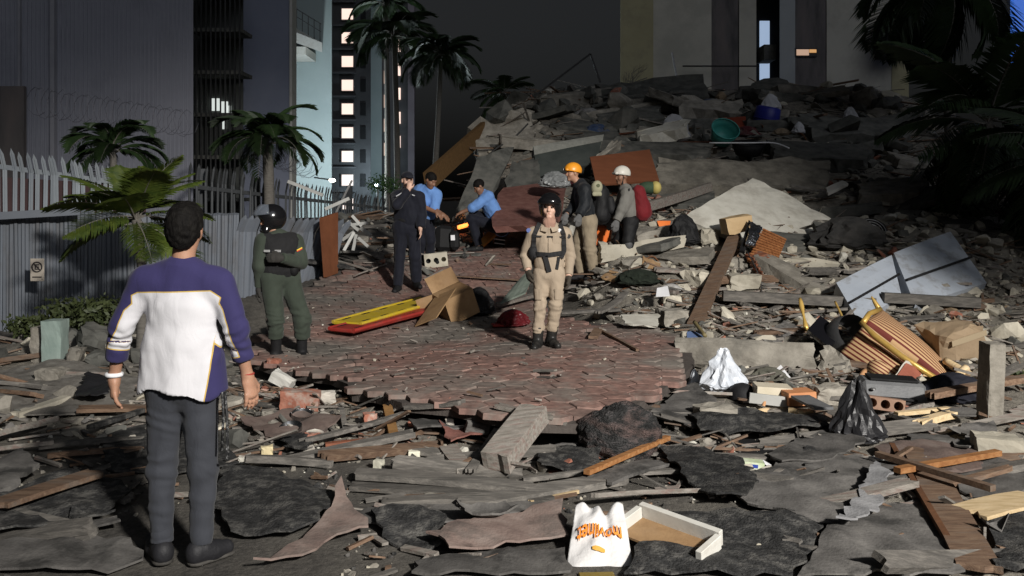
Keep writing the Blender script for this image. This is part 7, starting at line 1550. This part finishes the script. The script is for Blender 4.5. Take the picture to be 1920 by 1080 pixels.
# ---- woman in khaki overalls with a black helmet, facing the camera
J = joints(10.1, dict(head=(1031, 390, .0), sL=(1061, 438, .02), sR=(998, 438, -.02), eL=(1070, 480, .05), eR=(984, 478, .05), wL=(1066, 517, -.05), wR=(990, 506, -.06), hL=(1044, 516, .0), hR=(1016, 516, .0), kL=(1042, 575, -.05), kR=(1012, 578, -.02), aL=(1033, 634, .02), aR=(1008, 638, .0), tL=(1046, 648, -.16), tR=(1002, 652, -.17)))
J['f'] = np.array((-.16, -1, .05)); J['hs'] = .96; J['rs'] = .77; J['handL'] = ((-.1, -.1, -1), (-.9, -.2, 0), (0, -1, .0), .35); J['handR'] = ((.12, .0, -.9), (.9, .4, 0), (.2, -1, 0), .5); J['hsc'] = .92
wo_ = person('woman in khaki rescue overalls and black helmet standing on the paving', J); obj('body', *body_sdf(J).mesh(.007), sk_light, wo_, True); eyes(wo_, J['g'], .96)
m = MB(); m.add(Vs * (.017, .006, .0055) @ np.array(J['R']).T + J['g'](0, .0835, -.0635), Fs); m.build('lips', M('lips', [(.40, .12, .10)], 3, .45, 0, var=0), wo_, True)
khaki = cloth('khaki', (.36, .29, .215), .85, 18, .35, var=.10)
pmesh('overall_top', coat_sdf(J, .016, .95, .0, .004, 1.0, -.002, .78), .008, khaki, wo_, None, joint_folds(.006, [(J['eL'], J['wL'] - J['eL'], .1), (J['eR'], J['wR'] - J['eR'], .1)], 31))
pmesh('overall_trousers', trouser_sdf(J, .018, .74, .012, .14, .76), .008, khaki, wo_, None, joint_folds(.011, [(J['kL'], J['aL'] - J['kL'], .13), (J['kR'], J['aR'] - J['kR'], .13), (J['aL'] + (0, 0, .12), (0, 0, 1), .11), (J['aR'] + (0, 0, .12), (0, 0, 1), .11)], 32))
for q in 'LR': shoe(J, q, plastic_black if False else M('boot_black', [(.012, .012, .012), (.03, .028, .026)], 9, .4, .4, 40, var=0), wo_, .42, .008, 'boot', w=.045)
for q in 'LR': gl = SDF(); hand(gl, J['w' + q], *J['hand' + q][:3], J['hand' + q][3], .95, .005); pmesh('glove', gl, .007, cloth('glove_brown', (.05, .042, .032), .8) if 'glove_brown' not in MATS else MATS['glove_brown'], wo_)
strap_m = M('webbing', [(.012, .012, .013), (.02, .02, .021)], 20, .75, .3, 90, var=0)
def snap(px, py, Y, s_, r=.0): return at(px, py, Y)

def surf(px, py, sdf, Y0, out=.008):
    """point on the front of a garment seen at a pixel"""
    Ys = np.arange(Y0 - .4, Y0 + .3, .006); X = np.array([at(px, py, y) for y in Ys]); d = np.min([sdf.eval_prim(q, X) for q in sdf.p], 0); i = np.argmax(d < out); return X[i if d[i] < out else len(Ys) // 2]
def strap(name, pix, sdf, Y0, w, mt, par, n=8, out=.018):
    pts = []
    for (a, b) in zip(pix[:-1], pix[1:]):
        for k in range(n): t = k / n; pts.append(surf(a[0] + (b[0] - a[0]) * t, a[1] + (b[1] - a[1]) * t, sdf, Y0, out))
    pts.append(surf(*pix[-1], sdf, Y0, out)); m = MB(); P_ = np.array(pts); dirs = np.gradient(P_, axis=0); V = []
    for p, d in zip(P_, dirs):
        s_ = U(np.cross(d, (0, -1, 0))); V += [p + s_ * w / 2, p - s_ * w / 2, p - s_ * w / 2 + (0, .02, 0), p + s_ * w / 2 + (0, .02, 0)]
    Fc = []
    for i in range(len(P_) - 1):
        for k in range(4): Fc.append((i * 4 + k, i * 4 + (k + 1) % 4, i * 4 + 4 + (k + 1) % 4, i * 4 + 4 + k))
    Fc += [(0, 1, 2, 3), tuple(len(V) - 4 + k for k in (3, 2, 1, 0))]; return obj(name, V, Fc, mt, par)
bw_ = coat_sdf(J, .024, 0, .02, rs=.78)
strap('shoulder_strap', [(1012, 418), (1002, 440), (1000, 470), (1006, 482)], bw_, float(J['head'][1]), .045, strap_m, wo_); strap('shoulder_strap', [(1050, 420), (1057, 440), (1058, 470), (1052, 484)], bw_, float(J['head'][1]), .045, strap_m, wo_)
strap('chest_strap', [(1003, 443), (1030, 444), (1057, 445)], bw_, float(J['head'][1]), .018, strap_m, wo_); strap('waist_belt', [(1000, 476), (1030, 478), (1057, 474)], bw_, float(J['head'][1]), .045, strap_m, wo_)
strap('hanging_strap', [(1022, 480), (1026, 495), (1030, 510)], bw_, float(J['head'][1]), .05, strap_m, wo_, out=.02); strap('hanging_strap', [(1048, 482), (1044, 505)], bw_, float(J['head'][1]), .03, strap_m, wo_, out=.02)
s = SDF(); s.ell(surf(1000, 474, bw_, float(J['head'][1])) + np.array((0, .02, 0)), (.055, .05, .075), None, .02); pmesh('waist_pouch', s, .008, strap_m, wo_)
s = SDF(); mm_ = (J['sL'] + J['sR']) / 2; s.cone(mm_ + (0, -.01, .07), mm_ + (-.005, -.03, .115), .082, .072, .02); pmesh('scarf', s, .008, cloth('scarf', (.34, .20, .15), .9, 30, .5), wo_, None, folds(.006, 35, 60, 1))
WY = float(J['head'][1]); V, Fc = lathe_vf([(0, .004), (.018, .003), (.02, 0)], 14, surf(1049, 432, bw_, WY, .01), rot(90, 0, 0)); obj('badge', V, Fc, paper, wo_)
for (px, py, c_) in ((991, 432, (.10, .14, .34)), (1066, 443, (.03, .03, .03))): V, Fc = lathe_vf([(0, .004), (.022, .003), (.024, 0)], 14, surf(px, py, coat_sdf(J, .020, .9, 0, rs=.78), WY, .006), rot(90, 0, 0)); obj('sleeve_badge', V, Fc, M('sb%d' % px, [c_], 3, .7, 0, var=0), wo_)
tw_ = trouser_sdf(J, .022, .7, .012, .14, .76); wy_ = float(J['head'][1])
for pk in ([(1011, 449), (1025, 449)], [(1036, 449), (1051, 449)]): strap('chest_pocket', pk, bw_, wy_, .075, khaki, wo_, 4, .008)
strap('placket', [(1031, 424), (1031, 474)], bw_, wy_, .03, khaki, wo_, 6, .008)
for pk in ([(1003, 552), (1016, 552)], [(1040, 552), (1053, 552)]): strap('thigh_pocket', pk, tw_, wy_, .11, khaki, wo_, 4, .010)
for sg in (-1, 1): m = MB(); m.bar(mm_ + np.array((sg * .02, -.115, .04)), mm_ + np.array((sg * .085, -.095, .055)), .05, .012, (0, -1, .35)); m.build('collar', khaki, wo_)
m = MB(); m.bar(surf(1014, 433, bw_, float(J['head'][1]), .006), surf(1024, 434, bw_, float(J['head'][1]), .006), .003, .012, (0, -1, 0)); m.build('name_tape', cloth('tape_khaki', (.22, .18, .13)), wo_)
g, R = J['g'], J['R']; s = SDF(); s.ell(g(0, -.012, .045), (.120, .140, .118), R, .02); s.ell(g(0, -.05, -.03), (.112, .10, .10), R, .04); s.ell(g(0, .15, -.035), (.072, .125, .085), R, .02, True); pmesh('helmet', s, .0075, helm_b, wo_, lambda X: (g(0, 0, -.095) - X) @ R[:, 2])
s = SDF(); s.ell(g(0, .045, .062), (.124, .105, .06), R, .02); pmesh('raised_visor', s, .008, helm_b, wo_, lambda X: (g(0, 0, .035) - X) @ R[:, 2])

# ---- officer in navy, hand at his face
J = joints(13.0, dict(head=(764, 338, .0), sL=(786, 370, -.06), sR=(742, 370, .04), eL=(790, 404, -.04), eR=(734, 398, -.02), wL=(788, 428, -.16), wR=(768, 352, -.26), hL=(774, 428, .0), hR=(752, 428, .0), kL=(778, 480, -.04), kR=(749, 482, -.02), aL=(781, 529, .04), aR=(746, 537, -.02), tL=(788, 541, -.14), tR=(740, 549, -.20)))
hy = float(J['head'][1]); J['eR'] = np.array(at(744, 384, hy - .28)); J['wR'] = np.array(at(766, 356, hy - .22))
J['f'] = np.array((.45, -1, -.08)); J['handL'] = ((.05, -.1, -1), (-.9, -.2, 0), (0, -1, 0), .3); J['handR'] = ((.15, .1, 1), (.2, .9, .3), (1, -.2, 0), .7); J['hs'] = 1.02
nv_ = person('officer in dark navy uniform and cap with a hand at his mouth', J); obj('body', *body_sdf(J).mesh(.0095), sk_light, nv_, True); eyes(nv_, J['g'])
navy = cloth('navy', (.010, .011, .018), .8, 18, .3)
pmesh('jacket', coat_sdf(J, .022, .93, .03, 0, 1, .006), .010, navy, nv_, None, folds(.0085, 41)); pmesh('trousers', trouser_sdf(J, .024, .95, .006), .010, navy, nv_, None, folds(.009, 42))
for q in 'LR': shoe(J, q, black_matte, nv_, .25, .010, 'boot')
s = SDF(); mh = (J['hL'] + J['hR']) / 2; s.cone(mh + (0, 0, .10), mh + (0, 0, .14), .138, .138, .02, U(J['sR'] - J['sL']), 1.35); pmesh('belt', s, .010, black_matte, nv_, lambda X: np.abs(X[:, 2] - mh[2] - .12) - .028)
g, R = J['g'], J['R']; s = SDF(); s.ell(g(0, -.01, .05), (.088, .104, .075), R, .02); s.cone(g(-.03, .105, .045), g(.03, .105, .045), .02, .02, .02, R[:, 1], 2.2); pmesh('cap', s, .008, navy, nv_, lambda X: (g(0, 0, .035) - X) @ R[:, 2])
s = SDF(); s.ell(g(0, -.03, .0), (.082, .085, .07), R, .02); pmesh('hair', s, .009, hair_m, nv_, lambda X: (X - g(0, -.01, 0)) @ R[:, 1])
jk = coat_sdf(J, .026, .9, .03)
for px, py, a in ((748, 365, -30), (778, 367, 20)): m = MB(); m.box(surf(px, py, jk, float(J['head'][1]), .004), (.09, .012, .014), rot(0, a, 0)); m.build('name_patch', M('patch_light', [(.45, .45, .47)], 3, .7, 0, var=0), nv_)

# ---- helper in a light blue shirt bending behind the navy officer
J = joints(14.4, dict(head=(808, 338, -.10), sL=(820, 366, -.02), sR=(786, 356, .06), eL=(814, 392, -.10), eR=(790, 386, -.14), wL=(830, 402, -.22), wR=(818, 398, -.24), hL=(800, 414, .1), hR=(782, 412, .14), kL=(808, 452, -.04), kR=(790, 452, .0), aL=(806, 484, .06), aR=(786, 484, .1), tL=(820, 492, -.1), tR=(800, 494, -.08)))
J['f'] = np.array((.75, -.5, -.6)); J['handL'] = ((.6, -.3, -.5), (0, .3, -1), (0, 1, 0), .4); J['handR'] = ((.6, -.3, -.5), (0, .3, -1), (0, -1, 0), .4)
h1 = person('helper in a light blue shirt standing half hidden behind the navy officer', J); obj('body', *body_sdf(J).mesh(.0105), sk_brown, h1, True)
sky_b = cloth('sky_blue', (.13, .26, .56), .85, 18, .3); pmesh('shirt', coat_sdf(J, .02, 0, .04, 0, 1, .008), .010, sky_b, h1, None, folds(.0085, 51)); pmesh('trousers', trouser_sdf(J, .02, .97), .011, navy, h1, None, folds(.0085, 52))
for q in 'LR': shoe(J, q, black_matte, h1, 0, .011)
g, R = J['g'], J['R']; s = SDF(); s.ell(g(0, -.02, .035), (.082, .10, .09), R, .02); pmesh('hair', s, .009, hair_m, h1, lambda X: -((X - g(0, .03, -.02)) @ U(R[:, 2] - .8 * R[:, 1])))
# ---- helper crouching, back to the right
J = joints(14.7, dict(head=(898, 350, -.10), sL=(906, 374, .10), sR=(916, 368, -.12), eL=(888, 388, .12), eR=(886, 390, -.18), wL=(872, 396, .0), wR=(866, 398, -.16), hL=(938, 424, .08), hR=(940, 428, -.10), kL=(888, 402, .12), kR=(884, 410, -.12), aL=(900, 455, .14), aR=(898, 462, -.10), tL=(878, 462, .12), tR=(876, 470, -.14)))
J['f'] = np.array((-.8, -.2, -.6)); J['handL'] = ((-.8, 0, -.4), (0, .2, -1), (0, -1, 0), .5); J['handR'] = ((-.8, 0, -.4), (0, .2, -1), (0, 1, 0), .5)
h2 = person('helper in a light blue shirt crouching over equipment on the paving', J); obj('body', *body_sdf(J).mesh(.0105), sk_brown, h2, True)
pmesh('shirt', coat_sdf(J, .022, 0, .03, 0, 1, .008), .010, sky_b, h2, None, folds(.0085, 61)); pmesh('trousers', trouser_sdf(J, .022, .95), .011, navy, h2, None, folds(.0085, 62))
for q in 'LR': shoe(J, q, black_matte, h2, 0, .011)
g, R = J['g'], J['R']; s = SDF(); s.ell(g(0, -.02, .035), (.082, .10, .09), R, .02); pmesh('hair', s, .009, hair_m, h2, lambda X: -((X - g(0, .03, -.02)) @ U(R[:, 2] - .8 * R[:, 1])))

# ---- rescuer with the orange helmet, facing left
J = joints(13.5, dict(head=(1074, 324, .0), sL=(1096, 356, -.14), sR=(1088, 352, .16), eL=(1096, 386, -.22), eR=(1076, 386, .14), wL=(1086, 404, -.30), wR=(1062, 402, .0), hL=(1104, 416, -.08), hR=(1096, 414, .10), kL=(1106, 468, -.10), kR=(1084, 468, .10), aL=(1114, 515, -.06), aR=(1090, 514, .12), tL=(1098, 524, -.10), tR=(1072, 522, .08)))
J['f'] = np.array((-1, -.3, -.05)); J['handL'] = ((-.1, -.2, -1), (-.3, 1, 0), (-1, 0, 0), .3); J['handR'] = ((-.2, -.2, -1), (0, 1, 0), (-1, 0, 0), .3)
r1 = person('rescuer with orange helmet, dark jacket and khaki trousers looking left', J); obj('body', *body_sdf(J).mesh(.0095), sk_tan, r1, True)
pmesh('jacket', coat_sdf(J, .024, .95, .03, 0, 1, .006, 1, 0, .035), .010, cloth('jacket_black', (.012, .014, .017), .6, 18, .4), r1, None, folds(.009, 71)); pmesh('trousers', trouser_sdf(J, .028, .93, .006), .010, cloth('khaki_dim', (.27, .22, .155), .85, 18, .35), r1, None, joint_folds(.012, [(J['kL'], J['aL'] - J['kL'], .14), (J['kR'], J['aR'] - J['kR'], .14)], 72))
for q in 'LR': shoe(J, q, black_matte, r1, .25, .010, 'boot')
for q in 'LR': gl = SDF(); hand(gl, J['w' + q], *J['hand' + q][:3], J['hand' + q][3], 1.0, .006); pmesh('glove', gl, .008, glove_g, r1)
hel_o = M('helmet_orange', [(.80, .30, .02), (.88, .36, .03)], 3, .35, 0, var=0, spec=.5); helmet_open(J['g'](0, 0, .0), J['f'], (0, 0, 1), hel_o, r1)
g, R = J['g'], J['R']; s = SDF(); s.cone(g(-.09, .03, .05), g(0, .12, .05), .014, .014, .02); s.cone(g(0, .12, .05), g(.09, .03, .05), .014, .014, .02); pmesh('headlamp_band', s, .008, black_matte, r1)
m = MB(); m.box(g(.02, .135, .052), (.035, .03, .03), R, 0, .005); m.build('headlamp', steel, r1); V, Fc = lathe_vf([(0, .006), (.016, .005), (.018, 0)], 12, g(.108, -.02, .075), R @ rot(0, 90, 0)); obj('vent', V, Fc, black_matte, r1)
bp_ = thing('rescue_backpack', 'large black backpack carried by the rescuer with the orange helmet', 'backpack', (J['sL'] + J['sR']) / 2 + np.array((.28, 0, -.45))); s = SDF(); c = (J['sL'] + J['sR']) / 2 + np.array((.27, .06, -.18)); s.cone(c + (0, 0, .13), c - (0, 0, .20), .12, .15, .05, (0, 1, 0), 1.15); V, Q = s.mesh(.011, None, folds(.01, 75, 30, 1)); obj('sack', V, Q, black_matte, bp_, True)
s = SDF(); s.cone(c + (.13, -.05, .02), c + (.15, -.05, -.12), .06, .07, .03); obj('pocket', *s.mesh(.011), black_matte, bp_, True)
kc = thing('khaki_cap', 'pale khaki cap clipped to the black backpack', 'headgear', J['sL'] + np.array((.17, -.16, -.08))); c = J['sL'] + np.array((.17, -.04, .03)); s = SDF(); s.ell(c, (.082, .075, .105), rot(0, 12, 0), .02); obj('crown', *s.mesh(.008), cloth('cap_khaki', (.33, .32, .22), .85), kc, True); V, Fc = lathe_vf([(0, .004), (.024, .003), (.026, 0)], 12, c + np.array((.015, -.078, .03)), rot(90, 0, 0)); obj('emblem', V, Fc, M('emblem_dark', [(.10, .11, .06)], 3, .7, 0, var=0), kc)
s = SDF(); s.cone(c + (-.05, -.05, -.09), c + (.05, -.05, -.09), .02, .02, .02, (0, 0, 1), 1.6); obj('peak', *s.mesh(.008), MATS['cap_khaki'], kc, True)
# ---- rescuer with the white helmet and red backpack
J = joints(13.9, dict(head=(1166, 330, .0), sL=(1176, 364, -.14), sR=(1172, 360, .15), eL=(1166, 392, -.22), eR=(1160, 390, .14), wL=(1156, 414, -.24), wR=(1146, 412, .05), hL=(1182, 416, -.08), hR=(1176, 414, .10), kL=(1178, 452, -.16), kR=(1160, 450, .04), aL=(1192, 488, -.10), aR=(1168, 488, .10), tL=(1174, 496, -.14), tR=(1150, 496, .06)))
J['f'] = np.array((-1, -.35, -.12)); J['handL'] = ((-.1, -.2, -1), (-.3, 1, 0), (-1, 0, 0), .3); J['handR'] = ((-.2, -.2, -1), (0, 1, 0), (-1, 0, 0), .3)
r2 = person('rescuer with white helmet, grey shirt and black trousers behind the concrete beam', J); obj('body', *body_sdf(J).mesh(.0095), sk_brown, r2, True)
pmesh('shirt', coat_sdf(J, .022, .95, .02, 0, 1, .006), .010, cloth('shirt_grey', (.17, .165, .15), .85, 18, .35), r2, None, folds(.009, 81)); pmesh('trousers', trouser_sdf(J, .022, .95), .010, black_matte, r2, None, folds(.0085, 82))
for q in 'LR': shoe(J, q, black_matte, r2, .2, .011, 'boot')
for q in 'LR': gl = SDF(); hand(gl, J['w' + q], *J['hand' + q][:3], J['hand' + q][3], 1.0, .006); pmesh('glove', gl, .008, glove_g, r2)
s = SDF(); s.ell(J['kL'] + np.array((.0, -.04, -.03)), (.06, .05, .09), None, .02); pmesh('knee_pad', s, .009, grey_plastic, r2)
helmet_open(J['g'](0, 0, .0), J['f'], (0, 0, 1), M('helmet_white', [(.58, .56, .50), (.64, .62, .56)], 3, .4, 0, var=0), r2)
g, R = J['g'], J['R']; s = SDF(); s.cone(g(.07, .0, .03), g(.055, .03, -.11), .009, .009, .02); s.cone(g(-.07, .0, .03), g(-.055, .03, -.11), .009, .009, .02); s.cone(g(-.055, .03, -.11), g(.055, .03, -.11), .009, .009, .02); pmesh('chin_strap', s, .008, black_matte, r2)
rp = thing('red_backpack', 'dark red backpack carried by the rescuer with the white helmet', 'backpack', (J['sL'] + J['sR']) / 2 + np.array((.22, 0, -.4))); s = SDF(); c = (J['sL'] + J['sR']) / 2 + np.array((.20, -.03, -.12)); s.cone(c + (-.02, 0, .14), c + (.03, 0, -.16), .10, .14, .05, (0, 1, 0), 1.2); obj('sack', *s.mesh(.010, None, folds(.009, 85, 30, 1)), cloth('pack_red', (.14, .010, .014), .75, 20, .4), rp, True)
s = SDF(); s.cone(J['sL'] + (.02, -.06, .07), J['sL'] + (-.02, -.10, -.12), .016, .016, .02); obj('strap', *s.mesh(.009), strap_m, rp, True)

# ------------------------------------------------------------------ say which one: name each loose piece by its look and its neighbours
LANDMARKS = [(1335, 520, 'the diagonal timber'), (1205, 468, 'the concrete beam'), (1395, 660, 'the bent concrete strip'), (1680, 645, 'the striped armchair'), (1700, 515, 'the refrigerator'), (1420, 400, 'the tilted plaster panel'),
    (1126, 440, 'the orange case'), (1030, 560, 'the legs of the woman'), (1435, 460, 'the wicker basket'), (1605, 780, 'the black refuse bag'), (1400, 325, 'the long floor slab'), (1355, 250, 'the teal tub'), (1225, 165, 'the black roof slab'),
    (1190, 375, 'the red backpack'), (1125, 1010, 'the carrier bag'), (965, 850, 'the thick timber beam'), (1165, 805, 'the charred roll'), (340, 1035, 'the shoes of the man'), (98, 645, 'the pale green stub'), (560, 750, 'the red brick lump'),
    (1760, 910, 'the crossed sticks'), (1770, 990, 'the wide brown board'), (1237, 1030, 'the cardboard tray'), (1027, 938, 'the wooden rack'), (1788, 635, 'the battered box'), (1864, 715, 'the pale concrete post'), (1632, 435, 'the fan housing'),
    (1430, 225, 'the blue barrel'), (1170, 312, 'the reddish brown board'), (1065, 290, 'the mattress'), (940, 255, 'the cracked wall slab'), (1540, 285, 'the rough square block'), (1450, 560, 'the long dark beam'), (1360, 700, 'the pale plastic sheet'),
    (1470, 750, 'the smashed drawer'), (640, 455, 'the rust brown door leaf'), (665, 440, 'the wreck of the garden chair'), (850, 290, 'the propped brown beam'), (170, 590, 'the hedge'), (600, 1020, 'the pinkish felt flap'), (850, 925, 'the long dark plank'),
    (560, 800, 'the steel pans'), (1400, 878, 'the pale green carton'), (1880, 845, 'the cracked pale block'), (70, 970, 'the board at the left edge'), (1600, 350, 'the bright white board piece'), (1600, 215, 'the white bag on the dark slab')]
TONE = {'concrete': 'grey', 'concrete_pale': 'pale', 'concrete_dark': 'dark', 'timber': 'pale', 'wood_grey': 'grey', 'wood_brown': 'brown', 'wood_red': 'reddish', 'felt_dark': 'black', 'felt_grey': 'grey', 'felt_brown': 'brown', 'rust': 'rusty', 'rag_blue': 'blue', 'rag_white': 'whitish', 'rag_ochre': 'ochre', 'rag_green': 'dark green', 'rag_maroon': 'maroon', 'rag_tan': 'tan'}
WORD = {'rubble': ('small', 'big', 'concrete lump'), 'plank': ('short', 'long', 'broken board'), 'roofing sheet': ('small', 'wider', 'felt scrap'), 'rod': ('short', 'long', 'bent steel rod'), 'cloth': ('small', 'big', 'crumpled rag'), 'slab': ('small', 'big', 'broken slab'), 'beam': ('short', 'long', 'broken beam')}
SUFFIX = {'concrete lumps right of the woman': 'in the rubble', 'concrete lumps on the upper heap': 'on the upper heap', 'lumps on the fence bank': 'on the bank', 'boards in the rubble right of the woman': 'in the rubble', 'boards on the upper heap': 'on the upper heap', 'boards on the near ground': 'on the near ground', 'boards behind the navy officer': 'in the dark wreckage', 'felt scraps on the near ground': 'on the near ground', 'bent steel rods in the heap': 'in the heap', 'slabs and beams in the heap': 'in the heap', 'rags in the heap': 'in the heap'}
loose = [o for o in list(SC.objects) if o.get('group') in SUFFIX]; info = []; med = {}
for o in loose:
    V = np.array([v.co[:] for v in o.data.vertices]); c = V.mean(0) + np.array(o.location); ext = np.ptp(V, axis=0).max(); info.append((o, CX + c[0] / c[1] * F, HY + (CZ - c[2]) / c[1] * F, ext)); med.setdefault(o['group'], []).append(ext)
def where(px, py, lm):
    dx, dy = px - lm[0], (py - lm[1]) * 1.6
    return ('right of ' if dx > 0 else 'left of ') + lm[2] if abs(dx) > abs(dy) else ('below ' if dy > 0 else 'above ') + lm[2]
taken = {}
for (o, px, py, ext) in info:
    sm, bg, kind = WORD[o['category']]; tone = TONE.get(o.data.materials[0].name, 'grey'); near = sorted(LANDMARKS, key=lambda l: math.hypot(px - l[0], (py - l[1]) * 1.6)); size = sm if ext < np.median(med[o['group']]) else bg
    opts = ['%s %s %s %s' % (size, tone, kind, where(px, py, near[0])), '%s %s %s between %s and %s' % (size, tone, kind, near[0][2], near[1][2]), '%s %s %s %s and %s' % (size, tone, kind, where(px, py, near[0]), where(px, py, near[1])), '%s %s %s %s and %s' % (size, tone, kind, where(px, py, near[0]), where(px, py, near[2]))]
    lb = next((t for t in opts if t not in taken and len(t.split()) <= 16), '%s %s %s %s' % (size, tone, kind, where(px, py, near[0]))); taken[lb] = 1; o['label'] = lb
